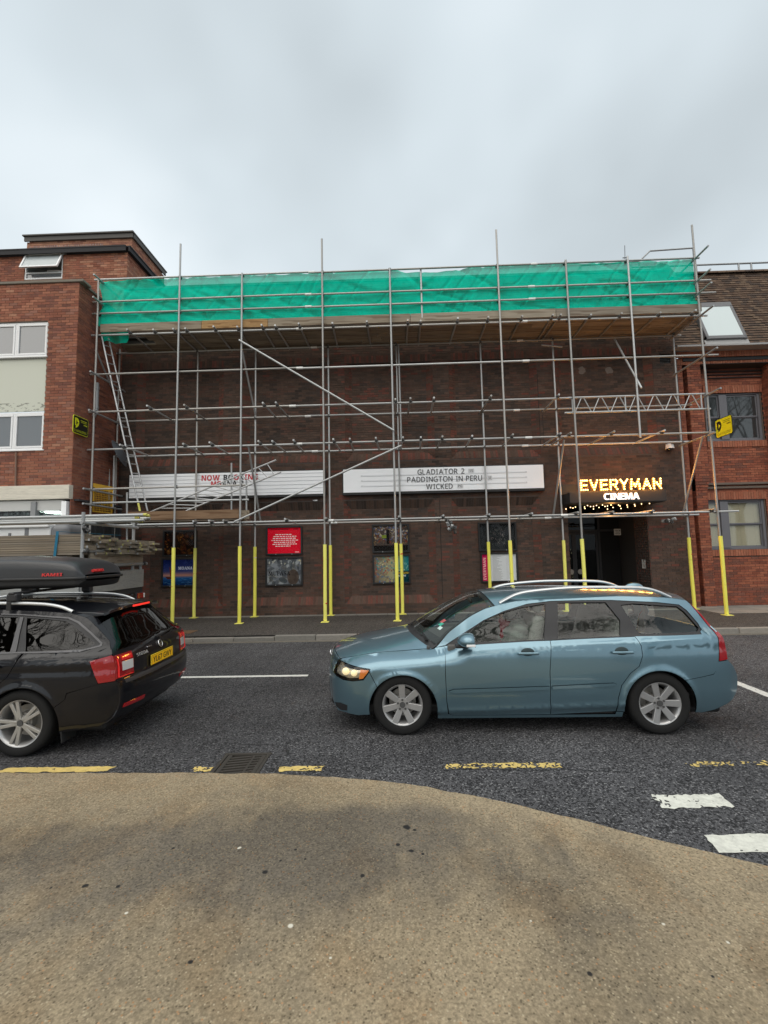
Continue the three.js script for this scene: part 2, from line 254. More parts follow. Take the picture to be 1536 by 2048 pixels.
crack('road_crack', 'short tarry scar in the asphalt near the worn dash', [[1120, 1556], [1150, 1551], [1185, 1556]], .008);
crack('road_crack', 'small tarry scar near the give way blocks', [[1365, 1558], [1390, 1562], [1412, 1560]], .008);
// drain
{
  const t = thing('drain_cover', 'rusty dark iron drain grating with slanting slots in the road', 'drain', [(GR.x0 + GR.x1) / 2, 0, -(GR.d0 + GR.d1) / 2]);
  const w = GR.x1 - GR.x0, d = GR.d1 - GR.d0, iron = std([.075, .068, .06], .7, { metalness: .3, map: grainTex });
  mesh('pit', merge([boxG(w, .02, d, 0, -.4, 0), boxG(.02, .4, d, -w / 2, -.2, 0), boxG(.02, .4, d, w / 2, -.2, 0), boxG(w, .4, .02, 0, -.2, -d / 2), boxG(w, .4, .02, 0, -.2, d / 2)]), std([.03, .028, .025], .95), t);
  mesh('frame', merge([rbox(w + .05, .03, .03, .004, 0, -.006, -d / 2), rbox(w + .05, .03, .03, .004, 0, -.006, d / 2), rbox(.03, .03, d - .03, .004, -w / 2, -.006, 0), rbox(.03, .03, d - .03, .004, w / 2, -.006, 0)]), iron, t);
  mesh('border', merge([rbox(.04, .03, d - .04, .004, -w / 2 + .04, -.012, 0), rbox(.04, .03, d - .04, .004, w / 2 - .04, -.012, 0), rbox(.022, .028, d - .06, .004, .07, -.013, 0)]), iron, t);
  for (let i = 0; i < 7; i++) { const z = -d / 2 + .045 + i * .052; mesh('bar', rbox(w - .07, .028, .02, .004), iron, t, [0, -.014, z], [0, .2, 0]); }
}
// inspection cover in the far footway
{ const a = atY(372, 1264, .115), t = thing('inspection_cover', 'flat rusty brown metal inspection cover set in the far pavement', 'cover', [a.x - .3, .112, a.z]); mesh('plate', rbox(1.0, .012, .42, .004, 0, .002, 0), std([.16, .10, .06], .85, { map: grainTex }), t); mesh('lifting_slot', rbox(.1, .004, .03, .001, .2, .0095, 0), blackMat, t); }
// ================================================================ brickwork: every brick is its own block of geometry
const Q = new THREE.Quaternion(), M4 = new THREE.Matrix4();
class Bricks {
  constructor(palette, opt = {}) { this.pal = palette; this.list = []; this.back = []; this.opt = opt; }
  patch(o, U, V, poly, { holes = [], course = .075, len = .225, soldier = false, proud = .009, joint = .01, pal = null, tilt = 0, depthJit = .0035, backing = true } = {}) {
    U = U.clone().normalize(); V = V.clone().normalize(); const N = U.clone().cross(V).normalize(), loops = [poly, ...holes], flip = soldier;
    const sw = soldier ? l => l.map(p => [p[1], p[0]]) : l => l, L = loops.map(sw), A = soldier ? V : U, Bv = soldier ? U : V;
    let lo = 1e9, hi = -1e9; for (const p of L[0]) { lo = Math.min(lo, p[1]); hi = Math.max(hi, p[1]); }
    const rows = Math.max(1, Math.round((hi - lo) / course)), ch = (hi - lo) / rows;
    for (let k = 0; k < rows; k++) {
      const v0 = lo + k * ch, vc = v0 + ch / 2, xs = [];
      for (const loop of L) for (let i = 0; i < loop.length; i++) { const a = loop[i], b = loop[(i + 1) % loop.length]; if ((a[1] <= vc) !== (b[1] <= vc)) xs.push(a[0] + (vc - a[1]) / (b[1] - a[1]) * (b[0] - a[0])); }
      xs.sort((a, b) => a - b);
      const gk = Math.round((V.y * o.y + v0) / ch), off = soldier ? 0 : (((gk % 2) + 2) % 2) * len / 2;
      for (let q = 0; q + 1 < xs.length; q += 2) {
        const a = xs[q], b = xs[q + 1], base = soldier ? a : Math.floor((a - off) / len) * len + off;
        for (let x = base; x < b - .02; x += len) {
          const u0 = Math.max(a, x) + (x > a ? joint / 2 : 0), u1 = Math.min(b, x + len) - (x + len < b ? joint / 2 : 0); if (u1 - u0 < .025) continue;
          const uc = (u0 + u1) / 2, c = o.clone().addScaledVector(A, uc).addScaledVector(Bv, vc);
          this.list.push({ c, A, B: Bv, N, w: u1 - u0, h: ch - joint, p: proud + (hash2(Math.round(c.x * 90 + c.z * 70), Math.round(c.y * 90)) - .5) * depthJit * 2, t: tilt, flip, col: this.pick(pal || this.pal, c), full: u1 - u0 > len - joint - .004 });
        }
      }
    }
    if (backing && holes.length && poly.length === 4) { const ux = [...new Set([poly, ...holes].flat().map(p => p[0]))].sort((a, b) => a - b).filter(x => x >= poly[0][0] && x <= poly[2][0]), uy = [...new Set([poly, ...holes].flat().map(p => p[1]))].sort((a, b) => a - b).filter(y => y >= poly[0][1] && y <= poly[2][1]); M4.makeBasis(U, V, N).setPosition(o); for (let i = 0; i + 1 < ux.length; i++) for (let j = 0; j + 1 < uy.length; j++) { const cx = (ux[i] + ux[i + 1]) / 2, cy = (uy[j] + uy[j + 1]) / 2; if (holes.some(h => cx > h[0][0] && cx < h[2][0] && cy > h[0][1] && cy < h[2][1])) continue; const g = new THREE.PlaneGeometry(ux[i + 1] - ux[i], uy[j + 1] - uy[j]); g.translate(cx, cy, 0); g.applyMatrix4(M4); this.back.push(g); } }
    else if (backing) { const s = new THREE.Shape(poly.map(p => new THREE.Vector2(...p))); for (const h of holes) s.holes.push(new THREE.Path(h.map(p => new THREE.Vector2(...p)))); const g = new THREE.ShapeGeometry(s); M4.makeBasis(U, V, N).setPosition(o); g.applyMatrix4(M4); this.back.push(g); }
  }
  pick(pal, c) { const r = hash2(Math.round(c.x * 53 + c.z * 31), Math.round(c.y * 71)), n = fbm(c.x * .8 + c.z, c.y * .8, 3); return pal[Math.min(pal.length - 1, Math.floor(clamp(r * .75 + (n - .35) * .8, 0, .999) * pal.length))]; }
  build(parent, mats, mortar, { name = 'brick', count = 300, score } = {}) {
    const f = score || (b => b.c.distanceToSquared(camera.position)), L = this.list.slice().sort((a, b) => (b.full - a.full) || f(a) - f(b)), one = L.slice(0, count), rest = L.slice(count);
    const geos = new Map();
    for (const b of one) {
      const key = b.w.toFixed(3) + b.h.toFixed(3) + b.t; if (!geos.has(key)) { const g = new THREE.BoxGeometry(b.w, b.h, .03); g.translate(0, 0, -.015); if (b.t) g.rotateX(-b.t); geos.set(key, g); }
      const m = mesh(name, geos.get(key), mats[b.col % mats.length], parent); M4.makeBasis(b.A, b.B, b.A.clone().cross(b.B)); m.quaternion.setFromRotationMatrix(M4);
      if (b.A.clone().cross(b.B).dot(b.N) < 0) { M4.makeBasis(b.A.clone().negate(), b.B, b.A.clone().negate().cross(b.B)); m.quaternion.setFromRotationMatrix(M4); }
      m.position.copy(b.c).addScaledVector(b.N, b.p);
    }
    const n = rest.length, pos = new Float32Array(n * 60), nor = new Float32Array(n * 60), col = new Float32Array(n * 60), uv = new Float32Array(n * 40), idx = new Uint32Array(n * 30); let k = 0, t = 0;
    const put = (p, q, c, u, v) => { pos[k * 3] = p.x; pos[k * 3 + 1] = p.y; pos[k * 3 + 2] = p.z; nor[k * 3] = q.x; nor[k * 3 + 1] = q.y; nor[k * 3 + 2] = q.z; col[k * 3] = c.r; col[k * 3 + 1] = c.g; col[k * 3 + 2] = c.b; uv[k * 2] = u; uv[k * 2 + 1] = v; k++; };
    for (const b of rest) {
      const base = mats[b.col % mats.length].color, q = .86 + .28 * hash2(Math.round(b.c.x * 77 + b.c.z * 13), Math.round(b.c.y * 83)), c = new THREE.Color(base.r * q, base.g * q, base.b * q), d = .03, tl = b.t ? Math.tan(b.t) * b.h : 0;
      const P = (sx, sy, dz) => b.c.clone().addScaledVector(b.A, sx * b.w / 2).addScaledVector(b.B, sy * b.h / 2).addScaledVector(b.N, dz);
      const F = [P(-1, -1, b.p + tl), P(1, -1, b.p + tl), P(1, 1, b.p), P(-1, 1, b.p)], K = [P(-1, -1, b.p - d), P(1, -1, b.p - d), P(1, 1, b.p - d), P(-1, 1, b.p - d)];
      const quad = (A, B, C, D, N) => { if (b.flip) [A, B, C, D] = [D, C, B, A]; const s = k; put(A, N, c, b.c.x + b.c.z, b.c.y); put(B, N, c, b.c.x + b.c.z + b.w, b.c.y); put(C, N, c, b.c.x + b.c.z + b.w, b.c.y + b.h); put(D, N, c, b.c.x + b.c.z, b.c.y + b.h); idx.set([s, s + 1, s + 2, s, s + 2, s + 3], t); t += 6; };
      quad(...F, b.N); const nA = b.A.clone().negate(), nB = b.B.clone().negate();
      quad(K[0], K[1], F[1], F[0], nB); quad(F[3], F[2], K[2], K[3], b.B); quad(K[0], F[0], F[3], K[3], nA); quad(F[1], K[1], K[2], F[2], b.A);
    }
    if (n) { const g = new THREE.BufferGeometry(); g.setAttribute('position', new THREE.BufferAttribute(pos, 3)); g.setAttribute('normal', new THREE.BufferAttribute(nor, 3)); g.setAttribute('color', new THREE.BufferAttribute(col, 3)); g.setAttribute('uv', new THREE.BufferAttribute(uv, 2)); g.setIndex(new THREE.BufferAttribute(idx, 1)); const m = mesh(name + 's', g, std(0xffffff, .9, { vertexColors: true, map: grainTex }), parent); m.userData = { kind: 'stuff' }; }
    if (this.back.length) mesh('mortar_wall', merge(this.back), mortar, parent);
  }
}
const bm = a => a.map(c => std(c, .9, { map: grainTex }));
const rect = (x0, y0, x1, y1) => [[x0, y0], [x1, y0], [x1, y1], [x0, y1]];
const X1 = V3(1, 0, 0), Y1 = V3(0, 1, 0), Z1 = V3(0, 0, 1);
// a rectangle of the photograph on an upright plane
const pxRect = (u0, v0, u1, v1, d) => { const a = atZ(u0, v0, d), b = atZ(u1, v1, d), c = atZ(u1, v0, d), e = atZ(u0, v1, d); return [(a.x + e.x) / 2, (e.y + b.y) / 2, (c.x + b.x) / 2, (a.y + c.y) / 2]; };
// ================================================================ the cinema
const FONT = await new FontLoader().loadAsync('fonts/droid/droid_sans_bold.typeface.json');
const FONTR = await new FontLoader().loadAsync('fonts/droid/droid_sans_regular.typeface.json');
function textG(s, size, depth, font = FONT, stretch = 1) { const g = new TextGeometry(s, { font, size, depth, curveSegments: 5, bevelEnabled: false }); g.computeBoundingBox(); const b = g.boundingBox; g.translate(-(b.min.x + b.max.x) / 2, -(b.min.y + b.max.y) / 2, 0); g.scale(stretch, 1, 1); return g; }
const WZ = 13.6, CX0 = -8.43, CX1 = 8.60, CTOP = 10.34, FOOT = .11;
const ENT = { x0: 5.06, x1: 7.40, y1: 3.3, d: 1.5 };
{
  const t = thing('cinema_building', 'long dark brown brick cinema with recessed panels behind the scaffolding', 'building', [0, 0, 0]);
  const mats = bm([[.100, .068, .054], [.116, .076, .059], [.082, .061, .052], [.168, .068, .052], [.124, .072, .056], [.070, .054, .046]]);
  const mortar = std([.10, .082, .074], .95, { map: grainTex }), B = new Bricks([5, 2, 0, 0, 1, 4, 1, 3]), red = [3, 4, 1, 3], o = V3(0, 0, -WZ);
  const X = (u, v) => atZ(u, v, WZ).x, dep = .14, holes = [];
  const panel = (x0, x1, y0, y1, sb, st, band = 0, side = .2) => {
    holes.push(rect(x0, y0, x1, y1 + band));
    const w = x1 - x0, h = y1 - y0, back = V3(x0, y0, -WZ - dep);
    B.patch(V3(0, 0, -WZ - dep), X1, Y1, rect(x0 + side, y0 + sb, x1 - side, y1 - st), {});
    const sl = Math.hypot(side, dep);
    B.patch(V3(x0, y0, -WZ), V3(side, 0, -dep), Y1, [[0, 0], [sl, sb], [sl, h - st], [0, h]], { pal: red, len: .3 });
    B.patch(V3(x1 - side, y0, -WZ - dep), V3(side, 0, dep), Y1, [[0, sb], [sl, 0], [sl, h], [0, h - st]], { pal: red, len: .3 });
    if (sb) { const s = Math.hypot(sb, dep); B.patch(V3(x0, y0, -WZ), X1, V3(0, sb, -dep), [[0, 0], [w, 0], [w - side, s], [side, s]], { soldier: true, len: .4, pal: [4, 3, 1, 4] }); }
    if (st) { const s = Math.hypot(st, dep); B.patch(V3(x0, y1 - st, -WZ - dep), X1, V3(0, st, dep), [[side, 0], [w - side, 0], [w, s], [0, s]], { soldier: true, len: .4, pal: [0, 1, 5, 2] }); }
  };
  for (const [u0, u1] of [[273, 447], [484, 652], [690, 868], [900, 1078], [1112, 1312]]) panel(X(u0, 830), X(u1, 830), 4.66, 7.72, .24, 0, .225);
  for (const [u0, u1] of [[283, 447], [486, 655], [688, 872], [906, 1084]]) panel(X(u0, 1100), X(u1, 1100), .385, 3.46, .24, .24);
  // soldier courses over the upper panels
  const bands = []; for (const [u0, u1] of [[273, 447], [484, 652], [690, 868], [900, 1078], [1112, 1312]]) { const a = X(u0, 830), b = X(u1, 830), r = rect(a, 7.72, b, 7.945); mesh('panel_soffit', boxG(b - a, .01, dep + .02, (a + b) / 2, 7.715, -WZ - dep / 2), mortar, t); B.patch(V3(0, 0, -WZ), X1, Y1, r, { soldier: true, len: .225, pal: [4, 3, 0, 4] }); }
  const vent = rect(8.10, 7.42, 8.42, 7.72); holes.push(vent);
  holes.push(rect(ENT.x0, FOOT, ENT.x1, ENT.y1));
  B.patch(o, X1, Y1, rect(CX0, FOOT, CX1, CTOP), { holes });
  B.patch(V3(ENT.x1, FOOT, -WZ), V3(0, 0, -1), Y1, rect(0, 0, .75, ENT.y1 - FOOT), { pal: [4, 1, 0, 3] });
  B.patch(V3(ENT.x0, FOOT, -WZ - .75), V3(0, 0, 1), Y1, rect(0, 0, .75, ENT.y1 - FOOT), { pal: [0, 1, 5] });
  B.build(t, mats, mortar);
  mesh('coping', rbox(CX1 - CX0, .09, .36, .015, (CX0 + CX1) / 2, CTOP + .045, -WZ - .14), std([.12, .11, .10], .9, { map: grainTex }), t);
  mesh('roof', boxG(CX1 - CX0 - .1, .2, 12, (CX0 + CX1) / 2, CTOP - .4, -WZ - 6.2), std([.09, .09, .09], .9), t);
  mesh('vent', merge([boxG(.32, .3, .02, 8.26, 7.57, -WZ - .1), ...[0, 1, 2, 3, 4].map(i => { const g = boxG(.32, .012, .07); g.rotateX(.6); g.translate(8.26, 7.46 + i * .055, -WZ - .05); return g; })]), steelDark, t);
  mesh('light_block', merge([boxG(ENT.x0 - .1 - CX0, CTOP - .5, .3, (CX0 + ENT.x0 - .1) / 2, CTOP / 2 - .1, -WZ - .4), boxG(CX1 - ENT.x1 - .1, CTOP - .5, .3, (CX1 + ENT.x1 + .1) / 2, CTOP / 2 - .1, -WZ - .4), boxG(ENT.x1 - ENT.x0 + .2, CTOP - ENT.y1 - .6, .3, (ENT.x0 + ENT.x1) / 2, (CTOP + ENT.y1) / 2, -WZ - .4)]), blackMat, t);  // unseen black boxes added behind the wall to block light through gaps
  // dark stained cornice board below the deck
  mesh('cornice', merge([rbox(CX1 - CX0 - .4, .22, .10, .02, (CX0 + CX1) / 2, 8.56, -WZ + .04), rbox(CX1 - CX0 - .4, .06, .17, .015, (CX0 + CX1) / 2, 8.70, -WZ + .07)]), std([.05, .046, .043], .9), t);
  for (const [u, v0, v1] of [[879, 1000, 1196], [1074, 748, 890], [1085, 830, 895]]) rod('movement_joint', V3(X(u, v0), atZ(u, v1, WZ).y, -WZ + .008), V3(X(u, v0), atZ(u, v0, WZ).y, -WZ + .008), .009, std([.035, .032, .03], .8), t);
  // entrance lobby
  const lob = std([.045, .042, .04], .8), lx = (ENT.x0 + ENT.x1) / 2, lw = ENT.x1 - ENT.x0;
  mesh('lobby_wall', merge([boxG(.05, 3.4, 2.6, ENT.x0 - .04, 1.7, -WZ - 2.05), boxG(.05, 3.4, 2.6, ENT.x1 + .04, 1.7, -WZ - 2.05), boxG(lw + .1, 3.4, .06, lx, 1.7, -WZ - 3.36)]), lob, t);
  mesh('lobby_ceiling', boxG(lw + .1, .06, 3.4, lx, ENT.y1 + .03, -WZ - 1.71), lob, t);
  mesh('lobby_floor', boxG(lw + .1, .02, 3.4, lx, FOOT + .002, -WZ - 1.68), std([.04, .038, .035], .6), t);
  for (let i = 0; i < 2; i++) {
    const d = grp('door', t), x = ENT.x0 + .05 + i * .78 + .39, z = -WZ - 1.76;
    mesh('door_frame', merge([rbox(.07, 2.3, .05, .006, x - .355, FOOT + 1.16, z), rbox(.07, 2.3, .05, .006, x + .355, FOOT + 1.16, z), rbox(.64, .08, .05, .006, x, FOOT + 2.27, z), rbox(.64, .16, .05, .006, x, FOOT + .09, z)]), blackMat, d);
    mesh('pane', boxG(.64, 2.06, .008, x, FOOT + 1.2, z), glassTint, d);
    const h = new THREE.CylinderGeometry(.085, .085, .02, 24); h.rotateX(Math.PI / 2); mesh('pull_plate', h, std([.28, .24, .2], .35, { metalness: .7 }), d, [x + (i ? -.24 : .24), FOOT + 1.02, z + .04]);
  }
  mesh('transom_frame', merge([rbox(lw, .07, .06, .006, lx, FOOT + 2.36, -WZ - 1.76), rbox(.07, 3.1, .06, .006, ENT.x0 + 1.66, FOOT + 1.55, -WZ - 1.76)]), blackMat, t);
  mesh('transom_pane', boxG(lw - .1, .78, .008, lx, FOOT + 2.79, -WZ - 1.77), glassTint, t);
  mesh('side_screen', boxG(.62, 3.1, .03, ENT.x1 - .33, FOOT + 1.55, -WZ - 1.76), std([.012, .012, .012], .95), t);
}
// small notices in the entrance
function flatPanel(name, label, cat, x, y, z, w, h, texture, ry = 0, o = {}) { const m = mesh(name, boxG(w, h, .004), std(0xffffff, .7, { map: texture, ...o }), scene, [x, y, z], [0, ry, o.tilt || 0]); return tag(m, label, cat); }
{ const p = atZ(1235, 1064, WZ + 1.68); const s = canvasTex(64, 64, (c, W, H) => { c.fillStyle = '#111'; c.fillRect(0, 0, W, H); c.fillStyle = '#cfcfc8'; c.fillRect(3, 3, 58, 58); c.fillStyle = '#111'; c.font = 'bold 22px sans-serif'; c.textAlign = 'center'; c.fillText('TICK', 32, 28); c.fillText('ETS', 32, 52); }); flatPanel('notice', 'small square black and white notice inside the cinema doors', 'notice', p.x, p.y, p.z, .25, .23, s); }
{ const p = atZ(1288, 1128, WZ + .3); const s = canvasTex(32, 64, (c, W, H) => { c.fillStyle = '#c9c9c4'; c.fillRect(0, 0, W, H); c.fillStyle = '#888'; for (let i = 0; i < 7; i++) c.fillRect(4, 8 + i * 7, 20 - (i % 3) * 4, 2); }); const m = flatPanel('paper_notice', 'curled white paper taped to the entrance side wall', 'paper', ENT.x1 - .012, p.y, -WZ - .35, .16, .26, s, -Math.PI / 2 + .12); }
// ------------------------------------------------ letter boards
function letterBoard(name, label, x0, x1, y0, y1, build) {
  const t = thing(name, label, 'sign board', [(x0 + x1) / 2, (y0 + y1) / 2, -WZ + .02]), w = x1 - x0, h = y1 - y0;
  mesh('casing', rbox(w + .06, h + .08, .13, .01, 0, -.01, .075), blackMat, t);
  mesh('face', rbox(w, h - .03, .012, .004, 0, .01, .142), std([.88, .90, .93], .4), t);
  build(t, w, h); return t;
}
const ink = std([.016, .016, .02], .6), redInk = std([.52, .02, .035], .6), slotM = std([.52, .54, .57], .5);
letterBoard('letter_board', 'white cinema letter board headed NOW BOOKING with red and black letters', -8.0, -2.09, 3.65, 4.385, (t, w, h) => {
  for (let i = 0; i < 6; i++) mesh('letter_rail', rbox(w - .02, .012, .012, .003, 0, .29 - i * .112, .151), slotM, t);
  const line = (s, x, y, size, cols) => { let cx = x; [...s].forEach((ch, i) => { if (ch === ' ') { cx += size * .55; return; } const g = textG(ch, size, .008); g.computeBoundingBox(); const lw = g.boundingBox.max.x - g.boundingBox.min.x; mesh('letter', g, cols(i) ? redInk : ink, t, [cx + lw / 2, y, .15]); cx += lw + size * .16; }); };
  line('NOW BOOKING', -.75, .215, .165, i => i < 3 || i === 6 || i > 7);
  line('MOANA 2', -.46, .035, .15, i => i < 2);
});
letterBoard('letter_board', 'white cinema letter board listing three films in black capitals', -1.53, 4.385, 3.66, 4.385, (t, w, h) => {
  for (const y of [.185, .03, -.125]) { mesh('letter_rail', rbox(w * .83, .05, .010, .003, .02, y - .03, .15), std([.66, .68, .71], .5), t); mesh('letter_slot', rbox(w * .81, .028, .006, .002, .02, y - .03, .1545), std([.76, .78, .81], .5), t); }
  mesh('seam', boxG(.008, h - .04, .004, .02, .01, .1495), slotM, t);
  const words = (s, x, y, size) => { let cx = 0; const gs = []; [...s].forEach(ch => { if (ch === ' ') { cx += size * .5; return; } const g = textG(ch, size, .006, FONTR); g.computeBoundingBox(); const lw = g.boundingBox.max.x - g.boundingBox.min.x; gs.push([g, cx + lw / 2]); cx += lw + size * .17; }); for (const [g, p] of gs) mesh('letter', g, ink, t, [x + p - cx / 2, y, .159]); return cx; };
  const cert = (s, x, y, wd) => { mesh('certificate_tile', rbox(wd, .13, .006, .002, x, y, .158), std([.62, .63, .65], .5), t); const g = textG(s, .075, .003, FONTR); mesh('letter', g, ink, t, [x, y, .1605]); };
  words('GLADIATOR 2', -.04, .225, .155); cert('15', .84, .225, .17);
  words('PADDINGTON IN PERU', .06, .005, .155); cert('U', 1.38, .005, .13);
  words('WICKED', -.1, -.215, .155); cert('PG', .50, -.215, .17);
  mesh('stray_mark', rbox(.02, .16, .004, .002, -1.42, .2, .158), ink, t);
});
// ------------------------------------------------ poster frames
const dots = (c, W, H, n, cols, r0, r1) => { for (let i = 0; i < n; i++) { c.fillStyle = cols[Math.floor(rnd() * cols.length)]; c.globalAlpha = .35 + .5 * rnd(); c.beginPath(); c.ellipse(rnd() * W, rnd() * H, rr(r0, r1), rr(r0, r1) * .6, rnd() * 3, 0, 7); c.fill(); } c.globalAlpha = 1; };
const posterGlass = phys([.985, .99, .985], .03, { transmission: 1, thickness: 0, ior: 1.12 });
function poster(label, u0, v0, u1, v1, draw) {
  const [x0, y0, x1, y1] = pxRect(u0, v0, u1, v1, WZ + .05), w = x1 - x0, h = y1 - y0, t = thing('poster_frame', label, 'poster', [(x0 + x1) / 2, (y0 + y1) / 2, -WZ - .13]);
  t.userData.group = 'quad film posters in black frames'; 
  mesh('frame', merge([rbox(w, .05, .06, .006, 0, h / 2 - .025, .03), rbox(w, .05, .06, .006, 0, -h / 2 + .025, .03), rbox(.05, h - .1, .06, .006, -w / 2 + .025, 0, .03), rbox(.05, h - .1, .06, .006, w / 2 - .025, 0, .03), boxG(w - .08, h - .08, .01, 0, 0, .012)]), blackMat, t);
  mesh('print', boxG(w - .1, h - .1, .004, 0, 0, .022), std(0xffffff, .9, { map: canvasTex(256, 192, draw), specularIntensity: .1 }), t);
  mesh('glazing', boxG(w - .1, h - .1, .003, 0, 0, .04), posterGlass, t);
  for (const s of [-1, 1]) { const g = new THREE.CylinderGeometry(.012, .012, .008, 10); g.rotateX(Math.PI / 2); mesh('lock', g, galv, t, [s * w * .22, -h / 2 + .025, .063]); }
}
poster('dark film poster with orange shapes above the blue sea poster', 324, 1060, 392, 1113, (c, W, H) => { c.fillStyle = '#1d1512'; c.fillRect(0, 0, W, H); dots(c, W, H, 70, ['#3a2018', '#5a2a18', '#7a4a20', '#2a1a18'], 8, 30); dots(c, W, H, 30, ['#a06024', '#8a4420', '#c08040'], 4, 12); });
poster('blue film poster of a sunset sea in a black frame', 321, 1116, 389, 1174, (c, W, H) => { const g = c.createLinearGradient(0, 0, 0, H); g.addColorStop(0, '#12205a'); g.addColorStop(.45, '#3f4a86'); g.addColorStop(.62, '#c98a78'); g.addColorStop(.72, '#2a5c96'); g.addColorStop(1, '#0a2550'); c.fillStyle = g; c.fillRect(0, 0, W, H); dots(c, W, H * .3, 10, ['#2a3a80'], 10, 30); for (let i = 0; i < 60; i++) { c.fillStyle = ['#2a6cae', '#15407a', '#7ab0d0'][i % 3]; c.globalAlpha = .5; c.fillRect(rnd() * W, H * .72 + rnd() * H * .28, rr(10, 40), 3); } c.globalAlpha = 1; c.fillStyle = '#5a2a22'; c.beginPath(); c.moveTo(20, 128); c.lineTo(110, 128); c.lineTo(95, 146); c.lineTo(35, 146); c.fill(); c.fillStyle = '#7a3a2a'; c.beginPath(); c.moveTo(60, 126); c.lineTo(50, 50); c.lineTo(92, 122); c.fill(); c.fillStyle = '#eef2ff'; c.font = 'bold 30px serif'; c.fillText('MOANA 2', 125, 76); });
poster('plain red poster with lines of white writing', 531, 1052, 604, 1110, (c, W, H) => { c.fillStyle = '#ee0f2e'; c.fillRect(0, 0, W, H); c.fillStyle = '#6a0814'; c.fillRect(12, 10, 150, 5); c.fillRect(200, 10, 40, 5); c.fillStyle = '#fff'; [[60, 110], [45, 170], [40, 160], [30, 200], [48, 165], [38, 190], [60, 120]].forEach(([x, w], i) => { let px = x; while (px < x + w) { const k = rr(8, 24); c.fillRect(px, 48 + i * 14.5, k, 6); px += k + 5; } }); c.fillRect(212, 182, 30, 4); });
poster('grey stormy film poster lettered MUFASA below the red poster', 530, 1114, 605, 1172, (c, W, H) => { c.fillStyle = '#6c7078'; c.fillRect(0, 0, W, H); dots(c, W, H, 120, ['#8c9098', '#54585e', '#a0a4a8', '#3e4248', '#7a766e'], 8, 34); c.fillStyle = '#4a3a30'; c.globalAlpha = .75; c.beginPath(); c.ellipse(195, 140, 44, 58, 0, 0, 7); c.fill(); c.globalAlpha = 1; dots(c, W, 40, 18, ['#d8cda8', '#e8e4d8'], 4, 12); c.fillStyle = '#16181c'; c.font = 'bold 42px serif'; c.fillText('MUFASA', 8, 126, 165); });
poster('crowded brown and gold film poster above the blue and green one', 744, 1048, 819, 1105, (c, W, H) => { c.fillStyle = '#4a3f3a'; c.fillRect(0, 0, W, H); dots(c, W, H * .55, 150, ['#5a6aa0', '#8a94b8', '#b8a890', '#d8c8a8', '#7a6a60'], 3, 13); dots(c, W, H, 150, ['#3a3230', '#7a3a2c', '#a07a4a', '#7a5a40', '#5a4a40'], 3, 14); c.fillStyle = '#7a8a30'; c.fillRect(60, 70, 40, 24); c.fillStyle = '#181412'; c.fillRect(0, 150, W, 42); c.fillRect(96, 30, 22, 110); });
poster('blue and green film poster with yellow lettering in a black frame', 745, 1109, 821, 1168, (c, W, H) => { const g = c.createLinearGradient(0, 0, W, 0); g.addColorStop(0, '#6a6058'); g.addColorStop(.5, '#a8a27a'); g.addColorStop(1, '#1f7a86'); c.fillStyle = g; c.fillRect(0, 0, W, H); dots(c, W * .62, H, 150, ['#8a5a48', '#5a6a80', '#b09a78', '#6a5a4a', '#a89888', '#7a7468'], 3, 13); dots(c, W, H * .55, 60, ['#2a8a90', '#cfcfa8', '#5fa0a0'], 3, 12); dots(c, W * .5, H, 30, ['#3a66a8', '#a8403a'], 4, 12); c.fillStyle = '#103a44'; c.fillRect(150, 110, 106, 82); c.fillStyle = '#f0c020'; c.font = 'bold 17px sans-serif'; c.fillText('PADDINGTON', 152, 132); c.fillStyle = '#fff'; c.fillText('IN PERU', 168, 152); });
poster('near black film poster with a pale central figure group', 957, 1044, 1034, 1102, (c, W, H) => { c.fillStyle = '#26282a'; c.fillRect(0, 0, W, H); c.fillStyle = '#121314'; c.fillRect(0, 0, W, 22); dots(c, W, H, 50, ['#34373a', '#1c1e20'], 10, 40); for (let i = 0; i < 60; i++) { c.strokeStyle = ['#b8b0a8', '#8a8680', '#c8a8a0'][i % 3]; c.globalAlpha = .55; c.lineWidth = 2; c.beginPath(); const x = rr(75, 185), y = rr(30, 150); c.moveTo(x, y); c.lineTo(x + rr(-14, 14), y + rr(-6, 22)); c.stroke(); } c.globalAlpha = 1; });
poster('white listings poster with a pink side band', 962, 1105, 1037, 1165, (c, W, H) => { c.fillStyle = '#d8dade'; c.fillRect(0, 0, W, H); c.fillStyle = '#d0145a'; c.fillRect(0, 0, 62, H); c.save(); c.translate(28, 186); c.rotate(-Math.PI / 2); c.fillStyle = '#f6c8c0'; c.font = 'bold 31px sans-serif'; c.fillText('EVERYMAN', 0, 0); c.restore(); c.fillStyle = '#9a9ca0'; for (let i = 0; i < 22; i++) c.fillRect(80, 14 + i * 8, rr(30, 80), 2.4); c.fillStyle = '#b4b6ba'; for (let i = 0; i < 20; i++) c.fillRect(180, 22 + i * 8, rr(20, 55), 2); });
